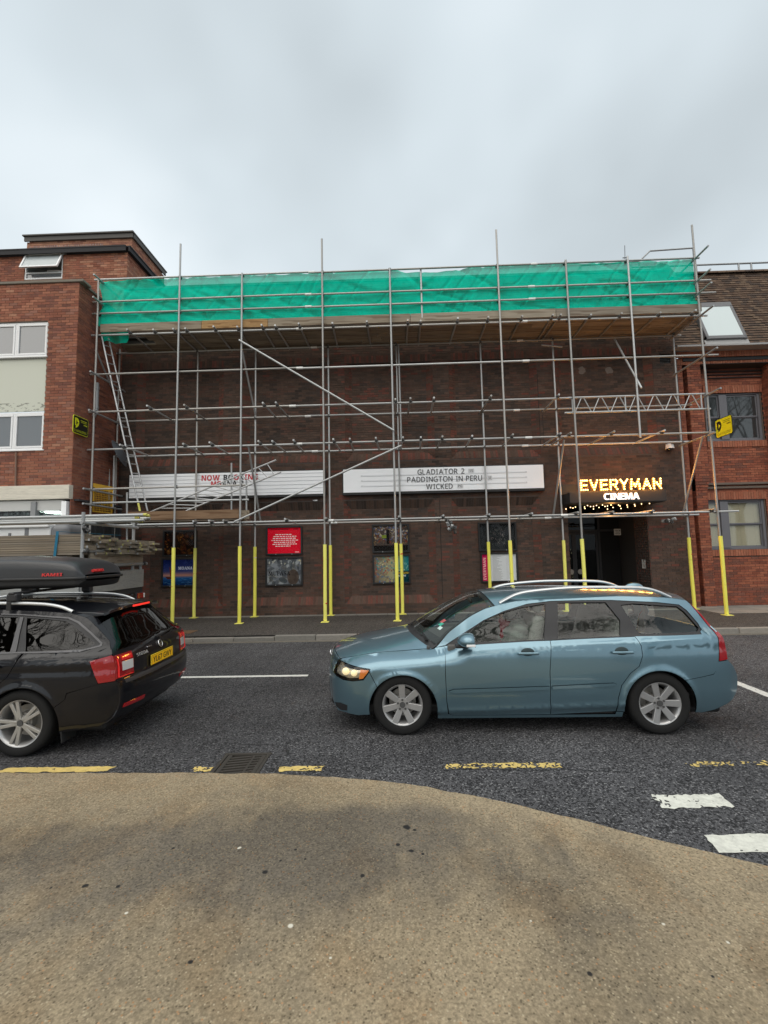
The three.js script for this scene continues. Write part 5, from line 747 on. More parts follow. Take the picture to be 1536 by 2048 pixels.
function seat(parent, x, y, z, mat, w = .5, lean = .28) {
  const s = grp('seat', parent, [x, y, z]); mesh('cushion', rbox(.5, .16, w, .06, 0, .0, 0, 3), mat, s); const b = rbox(.15, .62, w * .96, .06, 0, .33, 0, 3); b.rotateZ(-lean); b.translate(.26, .02, 0); mesh('backrest', b, mat, s); const h = rbox(.10, .2, .27, .045, 0, 0, 0, 3); h.rotateZ(-lean); h.translate(.45, .76, 0); mesh('headrest', h, mat, s); return s;
}
// ---------------------------------------------------------------- blue estate car
{
  const E = [[-.70, .20], [-.765, .30], [-.785, .45], [-.775, .58], [-.745, .66], [-.69, .72], [-.45, .777], [-.224, .81], [0, .824], [.24, .84], [.38, .856], [.535, 1.016], [.736, 1.161], [.919, 1.247], [1.05, 1.283], [1.24, 1.322], [1.44, 1.352], [1.87, 1.372], [2.5, 1.364], [2.89, 1.344], [3.07, 1.318], [3.135, 1.298], [3.225, 1.189], [3.308, 1.044], [3.345, .935], [3.355, .81], [3.36, .725], [3.43, .655], [3.485, .55], [3.48, .43], [3.43, .35], [3.33, .285]];
  const C = [[-.80, .19], [-.87, .29], [-.885, .45], [-.88, .58], [-.865, .69], [-.81, .775], [-.52, .868], [-.30, .908], [-.12, .94], [.02, .965], [.10, .985], [.30, 1.118], [.56, 1.262], [.79, 1.365], [.97, 1.405], [1.22, 1.428], [1.44, 1.438], [1.87, 1.442], [2.5, 1.425], [2.9, 1.398], [3.12, 1.372], [3.19, 1.352], [3.30, 1.2], [3.40, 1.05], [3.45, .935], [3.465, .81], [3.47, .725], [3.53, .66], [3.565, .55], [3.56, .43], [3.52, .35], [3.43, .28]];
  const base = pchip([.12, .2, .3, .45, .62, .76, .84, .90], [.80, .836, .862, .883, .889, .884, .874, .862]), plan = pchip([-.79, -.76, -.7, -.6, -.5, -.35, 0, 2.5, 2.9, 3.2, 3.36, 3.49], [.325, .24, .155, .08, .038, .012, 0, 0, .006, .03, .065, .14]);
  const yb = lint([.3, .38, .5, 1.35, 2.43, 3.2], [.84, .858, .885, .934, .969, 1.0]), yt = lint(E.slice(4, 11).map(p => p[0]), E.slice(4, 11).map(p => p[1])), crease = lint([.3, 1.32, 2.3], [.232, .262, .296]), gl = pchip([-.10, -.05, -.015, .02, .2, .4], [0, .012, .045, .075, .165, .275]);
  const aF = [.012, .262, .358], aR = [2.632, .285, .358];
  const w = (a, y) => {
    const hood = base(Math.min(y, .9)) - .18 * Math.pow(clamp((y - (yt(clamp(a, -.74, .38)) - .15)) / .15, 0, 1), 2.2) - Math.max(0, y - yt(clamp(a, -.74, .38))) * .45;
    const green = base(Math.min(y, .86)) - gl(y - yb(a)) - (y > yb(a) ? .05 * sm(2.7, 3.3, a) : 0), t = sm(.34, .74, a);
    let r = lerp(hood, green, t) - plan(a);
    for (const A of [aF, aR]) { const q = (Math.hypot(a - A[0], y - A[1]) - A[2]) / .035; if (y > .2) r += .014 * Math.exp(-q * q); }
    if (a > .36 && a < 2.3) { const k = crease(a) - y; r += .008 * Math.exp(-((k / .03) ** 2)) - .016 * sm(-.01, .07, k); }
    return r;
  };
  const front = atY(808, 1471, 0), t = thing('estate_car', 'teal blue estate car with silver roof rails waiting in the road', 'car', [.04, 0, -5.80], -.021);
  const car = new Car({ E, C, w, pw: q => q < 5 ? 2.2 : q < 10.2 ? 2.6 : q < 14 ? 2.2 : q < 21 ? 2.8 : 2.4, topFlip: -1 }, t), blue = paintBlue;
  const FOb = [[.488, .888], [.854, .909], [1.30, .932], [1.573, .942], [2.06, .958], [2.445, .969]];
  const FOt = [[.666, 1.008], [.902, 1.14], [1.139, 1.233], [1.40, 1.302], [1.665, 1.329], [2.013, 1.333], [2.31, 1.33], [2.786, 1.302], [3.028, 1.27], [3.094, 1.209], [3.172, 1.076], [3.182, 1.017], [3.132, .983], [2.823, .976]];
  const g = .003, doorR = [[2.441, .966], [2.476, .886], [2.477, .787], [2.432, .686], [2.338, .616], [2.246, .499], [2.208, .367], [2.20, .225]], tailIn = [[3.15, 1.278], [3.20, 1.19], [3.272, 1.05], [3.283, .95], [3.268, .82], [3.25, .722]];
  const arcF = (a0, a1) => arc(...aF, a0, a1), fr = archA(aF, .20, 1), ff = archA(aF, .205, -1), fs = archA(aF, .50, -1), rl = archA(aR, .225, -1), rs = archA(aR, .545, 1), rb = archA(aR, .215, 1);
  car.panel('front_wing', [[-.685, .712], ...car.edge(5.05, 10).slice(1), [.470, .872], [.457, .633], [.463, .349], [.478, .205], [.372, .20], ...arcF(fr, fs), [-.333, .651], [-.323, .68], [-.588, .706]].map(p => p), blue);
  car.panel('front_bumper', [[-.337, .643], ...arcF(fs + .8, ff), [-.465, .186], [-.616, .2], ...car.edge(0, 3.1), [-.705, .572], [-.622, .548], [-.514, .546], [-.398, .564]], blue);
  car.panel('headlight', [[-.705, .578], [-.772, .588], ...car.edge(3.2, 4.9).slice(1), [-.644, .707], [-.588, .70], [-.334, .677], [-.342, .65], [-.402, .572], [-.514, .553], [-.622, .554]], lensClear, { off: .002, thick: .006 });
  car.panel('headlight_bowl', [[-.70, .582], [-.765, .60], ...car.edge(3.3, 4.8).slice(1), [-.60, .694], [-.35, .67], [-.41, .58], [-.60, .56]], std([.78, .70, .54], .22, { metalness: .75 }), { off: -.05, thick: .04 });  // warm lamp glow is put into the bowl colour
  car.panel('indicator', [[-.43, .672], [-.342, .665], [-.35, .648], [-.405, .58], [-.45, .572]], phys([.85, .24, .03], .2, { clearcoat: 1 }), { off: -.004, thick: .02 });
  for (const sd of [1, -1]) for (const [a, y, r] of [[-.60, .628, .040], [-.505, .622, .036]]) { const b = new THREE.SphereGeometry(r, 18, 10, 0, 7, 0, Math.PI / 2); b.rotateX(sd > 0 ? Math.PI / 2 : -Math.PI / 2); b.scale(1, 1, .6); mesh('headlight_lamp', b, std([1, .9, .6], .2, { emissive: lin(1, .78, .38), emissiveIntensity: .4 }), t, [a, y, sd * (w(a, y) - .048)]); }
  car.panel('front_door', [[.473, .877], ...FOb.slice(1, 3), [1.570, .938], [1.548, .78], [1.530, .641], [1.525, .346], [1.535, .192], [.53, .184], [.490, .21], [.469, .349], [.463, .633]], blue);
  car.panel('rear_door', [[1.576, .938], ...FOb.slice(4), ...doorR.slice(1, 7), [2.195, .225], [1.541, .192], [1.531, .346], [1.536, .641], [1.554, .78]].map((p, i) => p), blue);
  car.panel('rear_wing', [...car.edge(10.05, 21), ...tailIn, [3.215, .63], [3.181, .595], [3.043, .57], ...arc(...aR, rs, rl), [2.206, .225], [2.214, .367], [2.252, .499], [2.344, .614], [2.438, .684], [2.483, .787], [2.482, .886], [2.45, .972], ...FOt.slice().reverse(), [.482, .885]], blue);
  car.panel('rear_bumper', [[3.246, .715], ...car.edge(26.05, 31), [3.19, .232], [3.06, .205], ...arc(...aR, rb, rs - .8, 8), [3.043, .565], [3.181, .590], [3.212, .625]], blue);
  car.panel('tail_light', [...car.edge(21.05, 25.9), ...tailIn.slice().reverse().map(p => [p[0] + .005, p[1]])], lensRed, { off: .003 });
  car.panel('light_backing', [...car.edge(21.1, 25.9), ...tailIn.slice().reverse()], seatM, { off: -.03, thick: 0 });
  car.panel('sill', [[.372, .145], [.375, .196], [.49, .200], [.53, .178], [2.2, .186], [2.205, .215], [2.27, .215], [2.27, .155]], blue, { off: -.004 });
  const winF = [[.652, .928], [.642, .978], [.758, 1.045], [.965, 1.165], [1.15, 1.224], [1.324, 1.265], [1.6, 1.303], [1.563, 1.13], [1.515, .948]], winR = [[1.66, .958], [1.70, 1.14], [1.737, 1.311], [2.249, 1.309], [2.349, 1.127], [2.305, .975]], winQ = [[2.403, 1.278], [2.534, 1.293], [3.0, 1.254], [3.06, 1.20], [3.163, 1.036], [3.128, 1.006], [2.53, .996], [2.497, 1.02]];
  const grow = (p, k) => { const cx = p.reduce((s, q) => s + q[0], 0) / p.length, cy = p.reduce((s, q) => s + q[1], 0) / p.length; return p.map(q => { const dx = q[0] - cx, dy = q[1] - cy, l = Math.hypot(dx, dy); return [q[0] + dx / l * k, q[1] + dy / l * k]; }); };
  car.panel('window_frame', [...FOb, ...FOt.slice().reverse()].map(p => [p[0], p[1] + .001]), darkPlastic, { holes: [winF, winR, winQ], off: -.006, thick: .02 });
  for (const [n, p] of [['front_window', winF], ['rear_window', winR], ['quarter_window', winQ]]) car.panel(n, grow(p, .008), carGlass, { off: -.02, thick: .004 });
  car.panel('belt_strip', [[.50, .886], ...FOb.slice(1), [2.45, .979], [2.06, .968], [1.573, .952], [1.30, .942], [.854, .919], [.52, .899]], darkPlastic, { off: .004 });
  car.panel('side_moulding', [[.49, .455], [.545, .472], [1.0, .482], [1.518, .496], [1.518, .462], [1.0, .446], [.545, .434]], blue, { off: .014, thick: .02 });
  car.panel('side_moulding', [[1.545, .497], [2.165, .524], [2.195, .512], [2.155, .494], [1.545, .463]], blue, { off: .014, thick: .02 });
  car.panel('fog_light_vent', [[-.735, .28], [-.67, .295], [-.585, .285], [-.59, .225], [-.66, .215], [-.72, .24]], darkPlastic, { off: .003 });
  for (const a of [1.32, 2.275]) for (const sd of [1, -1]) { const h = grp('door_handle', t, [a, .832, sd * w(a, .832)]), cup = new THREE.SphereGeometry(.062, 20, 10); cup.scale(1.15, .78, .12); mesh('handle_cup', cup, std([.03, .05, .055], .6), h); mesh('grip', rbox(.215, .028, .028, .012, 0, -.004, sd * .03, 3), blue, h); }  // cup is a domed ellipse, the recess shade put into its dark colour
  for (const sd of [1, -1]) { // mirrors
    const m = grp('door_mirror', t, [.70, .975, sd * .965]), s = new THREE.SphereGeometry(.1, 22, 14), P = s.attributes.position; for (let i = 0; i < P.count; i++) { let [x, y, z] = [P.getX(i), P.getY(i), P.getZ(i)]; if (x > .045) x = .045; y = y > 0 ? y * .78 : y * .62; P.setXYZ(i, x * 1.15, y, z * 1.2); } s.computeVertexNormals(); mesh('mirror_shell', s, blue, m); mesh('mirror_glass', rbox(.006, .10, .18, .01, .055, -.002, 0), chrome, m); mesh('mirror_base', rbox(.14, .035, .12, .015, -.06, -.062, -sd * .07, 3), darkPlastic, m); mesh('mirror_indicator', rbox(.09, .024, .012, .005, .01, -.028, sd * .113), phys([.85, .85, .85], .15), m); mesh('mirror_stalk', rbox(.06, .05, .12, .02, -.03, -.06, -sd * .13, 3), darkPlastic, m);
  }
  const rail = new THREE.CatmullRomCurve3([[1.11, 1.318], [1.18, 1.356], [1.30, 1.405], [1.50, 1.436], [1.9, 1.464], [2.35, 1.462], [2.70, 1.445], [2.84, 1.412], [2.97, 1.352]].map(([a, y]) => V3(a, y, 0)));
  for (const sd of [1, -1]) { const G = new THREE.TubeGeometry(rail, 60, .018, 10), P = G.attributes.position; for (let i = 0; i < P.count; i++) { const x = P.getX(i), k = (x < 1.45 ? 1 + .7 * sm(1.45, 1.15, x) : x > 2.6 ? 1 + .7 * sm(2.65, 2.95, x) : 1); P.setXYZ(i, x, P.getY(i) - (k - 1) * .012, P.getZ(i) * 1.35 * k + sd * (.575 - .02 * Math.abs(x - 2))); } G.computeVertexNormals(); mesh('roof_rail', G, silverRail, t); }
  // across the car
  car.deck('bonnet', [[5.05, -.985], [9.7, -.985], [9.75, 0], [9.7, .985], [5.05, .985]], blue, { L: .1 });
  car.deck('front_bumper', [[0, -1], [2.3, -1], [2.3, 1], [0, 1]], blue); car.deck('nose_panel', [[2.32, -.99], [5.0, -.99], [5.0, -.43], [2.32, -.43]], blue); car.deck('nose_panel', [[2.32, .43], [5.0, .43], [5.0, .99], [2.32, .99]], blue);
  for (const sd of [1, -1]) car.deck('headlight_front', sd > 0 ? [[3.15, .66], [4.85, .66], [4.85, .99], [3.15, .99]] : [[3.15, -.99], [4.85, -.99], [4.85, -.66], [3.15, -.66]], lensClear, { off: .004, thick: .006 });
  const gr = car.deck('grille', [[2.4, -.42], [4.9, -.42], [4.9, .42], [2.4, .42]], blackMat, { off: -.02 }); for (let i = -4; i <= 4; i++) { const a = car.top()(2.6, i * .09), b = car.top()(4.7, i * .09); rod('grille_bar', a, b, .006, chrome, gr); } car.deck('lower_intake', [[.5, -.6], [1.7, -.6], [1.7, .6], [.5, .6]], blackMat, { off: .003 });
  { const p = car.top()(3.7, 0), em = new THREE.TorusGeometry(.045, .009, 8, 24); em.rotateY(Math.PI / 2); mesh('badge', em, chrome, t, [p.x - .012, p.y, 0]); }
  car.deck('scuttle', [[9.72, -.98], [10.25, -.98], [10.25, .98], [9.72, .98]], darkPlastic, { off: -.012 });
  car.deck('windscreen', [[10.22, -.97], [13.9, -.97], [13.9, .97], [10.22, .97]], carGlass, { thick: .004, off: -.006 });
  car.deck('windscreen_band', [[10.1, -1], [14.0, -1], [14.0, 1], [10.1, 1]], blackMat, { holes: [[[10.55, -.93], [10.55, .93], [13.7, .95], [13.7, -.95]]], off: -.012, thick: .003 });
  car.deck('roof', [[14.02, -.995], [21, -.995], [21, .995], [14.02, .995]], blue); car.deck('headliner', [[14.1, -.97], [21, -.97], [21, .97], [14.1, .97]], std([.4, .39, .36], .9), { off: -.035 });
  car.deck('tailgate_glass', [[21.5, -.9], [23.7, -.92], [23.7, .92], [21.5, .9]], carGlass, { thick: .004, off: -.004 }); car.deck('tailgate', [[21.02, -1], [26, -1], [26, 1], [21.02, 1]], blue, { holes: [[[21.55, -.88], [21.55, .88], [23.6, .9], [23.6, -.9]]] }); car.deck('rear_bumper', [[26.05, -1], [31, -1], [31, 1], [26.05, 1]], blue);
  { const fin = new THREE.SphereGeometry(.09, 16, 10, 0, 7, 0, Math.PI / 2); fin.scale(1.3, .75, .5); mesh('aerial_fin', fin, blue, t, [2.86, 1.398, 0]); }
  for (const [s0, s1, t0, t1] of [[.86, .06, 10.05, 10.35], [.06, -.72, 10.05, 10.35]]) { const a = car.top()(t0, s0), b = car.top()(t1 + .1, s1); a.y += .014; b.y += .016; rod('wiper', a, b, .009, blackMat, t); rod('wiper_arm', a.clone().add(V3(-.02, .0, 0)), a.clone().lerp(b, .5).add(V3(-.012, .022, 0)), .007, blackMat, t); }
  for (const [tt, s, c] of [[10.95, .80, [.75, .82, .85]], [11.15, .74, [.02, .42, .30]], [11.32, .70, [.62, .08, .09]]]) { const q = .10, p = sheet([[tt - q, s - .035], [tt + q, s - .035], [tt + q, s + .035], [tt - q, s + .035]], car.top(), { L: .2, sx: .16, flip: -1, lift: -.014, thick: 0 }); mesh('screen_sticker', p, std(c, .6), t); }
  // wheel wells, underside, cabin
  const well = new THREE.CylinderGeometry(.365, .365, .34, 28, 1, true, Math.PI * .5 - .1, Math.PI + .2); well.rotateX(Math.PI / 2);
  for (const A of [aF, aR]) for (const sd of [1, -1]) { const cap = new THREE.RingGeometry(.30, .362, 28); mesh('wheel_well', merge([well.clone().scale(1, 1, 1), (() => { const c = new THREE.CircleGeometry(.36, 24, -.1, Math.PI + .2); c.translate(0, 0, -sd * .165); return c; })()]), blackMat, t, [A[0], A[1], sd * .66]); }
  mesh('underbody', merge([rbox(3.9, .12, 1.36, .04, 1.4, .21, 0), rbox(1.75, .2, 1.6, .04, 1.33, .26, 0), rbox(.5, .3, 1.2, .05, 3.15, .42, 0), rbox(.5, .3, 1.1, .05, -.55, .36, 0)]), blackMat, t);
  mesh('cabin_floor', rbox(2.9, .04, 1.5, .01, 1.85, .36, 0), trimM, t); mesh('dashboard', merge([rbox(.36, .30, 1.24, .07, .60, .73, 0, 3), rbox(.4, .06, 1.12, .03, .42, .845, 0, 3)]), trimM, t); mesh('bulkhead', rbox(.04, .5, 1.4, .01, .3, .62, 0), trimM, t);
  mesh('door_lining', merge([rbox(2.0, .52, .05, .02, 1.5, .64, .76), rbox(2.0, .52, .05, .02, 1.5, .64, -.76)]), std([.12, .12, .115], .85), t); mesh('boot_lining', rbox(.9, .04, 1.3, .01, 2.95, .72, 0), trimM, t);
  for (const z of [.37, -.37]) seat(t, 1.12, .52, z, seatM); const bs = grp('rear_seat', t); mesh('bench', rbox(.5, .16, 1.25, .06, 2.02, .54, 0, 3), seatM, bs); const br = rbox(.15, .58, 1.25, .06, 0, .3, 0, 3); br.rotateZ(-.3); br.translate(2.30, .58, 0); mesh('backrest', br, seatM, bs); for (const z of [-.4, 0, .4]) mesh('headrest', rbox(.09, .17, .25, .04, 2.50, 1.21, z, 3), seatM, bs);
  { const tor = new THREE.TorusGeometry(.18, .016, 8, 28); tor.rotateY(Math.PI / 2); tor.rotateZ(-.45); mesh('steering_wheel', tor, blackMat, t, [.83, .90, -.37]); }
  mesh('rear_view_mirror', rbox(.03, .06, .22, .015, .86, 1.29, 0), blackMat, t);
  mesh('sun_visor', rbox(.16, .10, .02, .008, 1.22, 1.19, .60), blackMat, t, undefined);
  // seven spoke alloys
  const spokes7 = (rim, R, h) => { for (let i = 0; i < 7; i++) { const a = i / 7 * Math.PI * 2, s = new THREE.Shape([[-.024, .04], [.024, .04], [.031, R - .012], [-.031, R - .012]].map(p => new THREE.Vector2(...p))), G = new THREE.ExtrudeGeometry(s, { depth: .022, bevelEnabled: true, bevelSize: .005, bevelThickness: .005, bevelSegments: 2 }); G.translate(0, 0, h * .55); const P = G.attributes.position; for (let k = 0; k < P.count; k++) P.setZ(k, P.getZ(k) - .014 * sm(R * .9, 0, P.getY(k))); G.computeVertexNormals(); G.rotateZ(a); mesh('spoke', G, wheelM, rim); } const hub = new THREE.CylinderGeometry(.062, .07, .03, 24); hub.rotateX(Math.PI / 2); hub.translate(0, 0, h * .6); mesh('hub', hub, wheelM, rim); const cap = new THREE.CylinderGeometry(.03, .03, .012, 20); cap.rotateX(Math.PI / 2); cap.translate(0, 0, h * .6 + .02); mesh('centre_cap', cap, steelDark, rim); for (let i = 0; i < 5; i++) { const a = i / 5 * 6.283 + .3, n = new THREE.CylinderGeometry(.012, .012, .02, 6); n.rotateX(Math.PI / 2); n.translate(.05 * Math.cos(a), .05 * Math.sin(a), h * .6 + .012); mesh('wheel_nut', n, steelDark, rim); } };
  for (const [a, sp] of [[.005, .02], [2.63, .2]]) for (const sd of [1, -1]) wheelSet('wheel', '', .309, .205, .215, spokes7, t, a, .307, sd * .775, sd, sp);
}
// ---------------------------------------------------------------- black estate car
{
  const E = [[-3.40, .20], [-3.47, .32], [-3.485, .48], [-3.47, .60], [-3.42, .69], [-3.33, .755], [-3.1, .81], [-2.85, .85], [-2.6, .875], [-2.4, .895], [-2.28, .91], [-2.05, 1.06], [-1.8, 1.19], [-1.6, 1.275], [-1.45, 1.325], [-1.2, 1.365], [-.8, 1.388], [-.47, 1.384], [-.2, 1.370], [.087, 1.351], [.28, 1.328], [.43, 1.285], [.56, 1.19], [.70, 1.06], [.79, .962], [.83, .86], [.845, .70], [.862, .64], [.875, .55], [.865, .43], [.82, .33], [.72, .26]];
  const C = [[-3.50, .19], [-3.57, .30], [-3.585, .48], [-3.58, .60], [-3.56, .71], [-3.50, .79], [-3.2, .885], [-2.93, .93], [-2.7, .96], [-2.52, .985], [-2.42, 1.0], [-2.2, 1.13], [-1.93, 1.27], [-1.72, 1.36], [-1.55, 1.405], [-1.25, 1.44], [-.8, 1.455], [-.47, 1.45], [-.2, 1.44], [.087, 1.425], [.32, 1.405], [.53, 1.378], [.64, 1.23], [.765, 1.08], [.855, .975], [.905, .86], [.915, .70], [.945, .64], [.958, .55], [.95, .43], [.90, .33], [.80, .26]];
  const base = pchip([.12, .2, .3, .45, .62, .78, .88, .94], [.82, .855, .88, .9, .907, .900, .893, .885]), plan = pchip([-3.49, -3.4, -3.25, -3.05, -2.7, .25, .5, .7, .8, .88], [.30, .17, .08, .03, 0, 0, .012, .045, .08, .135]);
  const yb = lint([-2.4, -2.2, -1.9, .5, .8], [.90, .925, .955, .98, .985]), yt = lint(E.slice(4, 11).map(p => p[0]), E.slice(4, 11).map(p => p[1])), gl = pchip([-.10, -.05, -.015, .02, .2, .42], [0, .012, .045, .072, .155, .27]), aR = [0, .30, .362], aF = [-2.69, .30, .362];
  const w = (a, y) => { const ca = clamp(a, -3.42, -2.28), hood = base(Math.min(y, .93)) - .18 * Math.pow(clamp((y - (yt(ca) - .15)) / .15, 0, 1), 2.2) - Math.max(0, y - yt(ca)) * .45, green = base(Math.min(y, .9)) - gl(y - yb(a)) - (y > yb(a) ? .06 * sm(0, .75, a) : 0); let r = lerp(hood, green, sm(-2.3, -1.9, a)) - plan(a); for (const A of [aF, aR]) { const q = (Math.hypot(a - A[0], y - A[1]) - A[2]) / .035; if (y > .2) r += .012 * Math.exp(-q * q); } r -= .006 * Math.exp(-(((y - .80) / .03) ** 2)); return r; };
  const t = thing('estate_car', 'glossy black estate car carrying a dark roof box', 'car', [-3.70, 0, -5.385], .03);
  const car = new Car({ E, C, w, pw: q => q < 5 ? 2.2 : q < 10.2 ? 2.6 : q < 21 ? 2.6 : q < 26 ? 3.0 : 3.0, topFlip: -1 }, t), P = paintBlack, trim = std([.10, .10, .105], .35, { metalness: .5 });
  const FOb = [[-2.12, .94], [-1.7, .962], [-1.03, .974], [-.07, .98], [.512, .978]], FOt = [[-1.85, 1.085], [-1.6, 1.205], [-1.3, 1.29], [-.9, 1.335], [-.449, 1.34], [-.208, 1.329], [.053, 1.306], [.266, 1.286], [.371, 1.243], [.52, 1.137], [.645, 1.031], [.641, 1.009], [.571, .995]];
  const seam = [[-.05, .974], [-.095, .877], [-.16, .76], [-.30, .64], [-.385, .50], [-.41, .30], [-.412, .20]];
  const fb = archA(aF, .205, 1), ff = archA(aF, .205, -1), rl = archA(aR, .205, -1), rb = archA(aR, .215, 1), rs = archA(aR, .57, 1);
  car.panel('front_wing', [[-3.30, .752], ...car.edge(5.2, 10).slice(1), [-2.16, .93], [-2.19, .7], [-2.2, .35], [-2.19, .20], ...arc(...aF, fb, ff), [-3.38, .20], ...car.edge(0, 4.6)], P);
  car.panel('front_door', [[-2.155, .935], ...FOb.slice(1, 2), [-1.035, .972], [-1.06, .62], [-1.05, .2], [-2.18, .2], [-2.193, .35], [-2.183, .7]], P); car.panel('rear_door', [[-1.029, .972], [-.07, .977], ...seam.slice(1), [-1.044, .2], [-1.054, .62]], P);
  const tl = [[.625, .886], [.662, .898], [.80, .93]], tb = [[.842, .682], [.712, .675], [.66, .79]];
  car.panel('rear_wing', [...car.edge(10.05, 24.2), [.80, .934], [.662, .902], [.62, .887], [.656, .79], [.708, .671], [.70, .665], [.43, .60], [.415, .54], ...arc(...aR, archA(aR, .47, 1), rl), [-.406, .2], [-.404, .30], [-.379, .50], [-.294, .64], [-.154, .76], [-.089, .877], [-.044, .982], [.512, .984], ...FOt.slice().reverse(), [-2.14, .945]], P);
  car.panel('rear_bumper', [[.715, .668], [.84, .676], ...car.edge(26.2, 31), [.36, .215], ...arc(...aR, rb, archA(aR, .465, 1), 8), [.42, .54], [.436, .595]], P);
  car.panel('tail_light', [...tl, ...car.edge(24.4, 26.05), ...tb], lensRed, { off: .004 });
  car.panel('sill', [[-2.33, .15], [-2.33, .196], [-.36, .196], [-.36, .15]], P, { off: -.004 });
  const wF = [[-2.02, .962], [-1.82, 1.075], [-1.58, 1.185], [-1.3, 1.262], [-1.12, 1.295], [-1.06, .985]], wR = [[-.98, .988], [-1.03, 1.305], [-.9, 1.312], [-.45, 1.318], [-.265, 1.31], [-.165, .992]], wQ = [[-.165, 1.302], [.059, 1.286], [.243, 1.262], [.329, 1.222], [.575, 1.046], [.573, 1.03], [.479, .995], [-.05, .99]];
  car.panel('window_frame', [...FOb, ...FOt.slice().reverse()], darkPlastic, { holes: [wF, wR, wQ], off: -.006, thick: .02 });
  for (const [n, p] of [['front_window', wF], ['rear_window', wR], ['quarter_window', wQ]]) car.panel(n, p.map(q => q), n === 'front_window' ? carGlass : carGlassDark, { off: -.016, thick: .004 });
  const band = (pts, k) => [...pts, ...pts.slice().reverse().map(p => [p[0], p[1] + k])];
  car.panel('window_trim', band([[-2.1, .935], [-1.7, .957], [-1.03, .969], [-.07, .974], [.50, .973]], .014), trim, { off: .004 }); car.panel('window_trim', [[.50, .973], [.575, .99], [.652, 1.008], [.655, 1.034], [.53, 1.142], [.381, 1.25], [.270, 1.296], [.053, 1.316], [-.208, 1.337], [-.449, 1.348], [-.449, 1.337], [-.208, 1.326], [.053, 1.303], [.262, 1.283], [.366, 1.238], [.515, 1.132], [.635, 1.03], [.632, 1.018], [.565, 1.002], [.50, .987]], trim, { off: .004 });
  car.panel('pillar_trim', [[-.20, .99], [-.235, 1.31], [-.20, 1.308], [-.14, .99]], trim, { off: .002 });
  for (const sd of [1, -1]) for (const a of [-1.25, -.33]) { const h = grp('door_handle', t, [a, .86, sd * w(a, .86)]); mesh('grip', rbox(.22, .03, .03, .012, 0, 0, sd * .022, 3), P, h); mesh('handle_cup', rbox(.14, .05, .01, .005, 0, 0, 0), blackMat, h); }
  for (const sd of [1, -1]) { const m = grp('door_mirror', t, [-1.92, 1.0, sd * .99]); const s = new THREE.SphereGeometry(.1, 20, 12); s.scale(.9, .72, 1.2); mesh('mirror_shell', s, P, m); mesh('mirror_glass', rbox(.006, .1, .18, .01, .075, 0, 0), chrome, m); mesh('mirror_stalk', rbox(.08, .04, .14, .015, -.02, -.06, -sd * .1), darkPlastic, m); }
  const rail = new THREE.CatmullRomCurve3([[-1.75, 1.345], [-1.65, 1.395], [-1.4, 1.43], [-1.0, 1.452], [-.483, 1.45], [-.14, 1.438], [.007, 1.425], [.147, 1.396], [.265, 1.348]].map(([a, y]) => V3(a, y, 0)));
  for (const sd of [1, -1]) { const G = new THREE.TubeGeometry(rail, 50, .017, 10), Q2 = G.attributes.position; for (let i = 0; i < Q2.count; i++) Q2.setZ(i, Q2.getZ(i) * 1.2 + sd * .60); mesh('roof_rail', G, silverRail, t); }
  car.deck('bonnet', [[5.05, -.985], [9.7, -.985], [9.7, .985], [5.05, .985]], P, { L: .1 }); car.deck('front_bumper', [[0, -1], [5, -1], [5, 1], [0, 1]], P); car.deck('grille', [[2.3, -.5], [4.6, -.5], [4.6, .5], [2.3, .5]], blackMat, { off: .004 });
  for (const sd of [1, -1]) car.deck('headlight', sd > 0 ? [[3, .58], [4.7, .58], [4.7, .98], [3, .98]] : [[3, -.98], [4.7, -.98], [4.7, -.58], [3, -.58]], phys([.6, .6, .6], .1, { clearcoat: 1 }), { off: .005 });
  car.deck('scuttle', [[9.72, -.98], [10.2, -.98], [10.2, .98], [9.72, .98]], darkPlastic, { off: -.01 }); car.deck('windscreen', [[10.22, -.98], [13.9, -.98], [13.9, .98], [10.22, .98]], carGlass, { thick: .004 }); car.deck('roof', [[14, -.995], [21, -.995], [21, .995], [14, .995]], P);
  car.deck('tailgate', [[21.02, -.995], [26.6, -.995], [26.6, .995], [21.02, .995]], P, { holes: [[[21.5, -.86], [21.5, .86], [23.95, .90], [23.95, -.90]]] });
  car.deck('tailgate_glass', [[21.4, -.89], [24.05, -.93], [24.05, .93], [21.4, .89]], carGlassDark, { thick: .004, off: .001 });
  car.deck('rear_bumper', [[26.65, -1], [31, -1], [31, 1], [26.65, 1]], P, { off: .012, thick: .03 });
  const bumpLip = car.deck('bumper_step', [[26.5, -.9], [27.1, -.9], [27.1, .9], [26.5, .9]], std([.03, .03, .032], .5), { off: .022, thick: .03 });
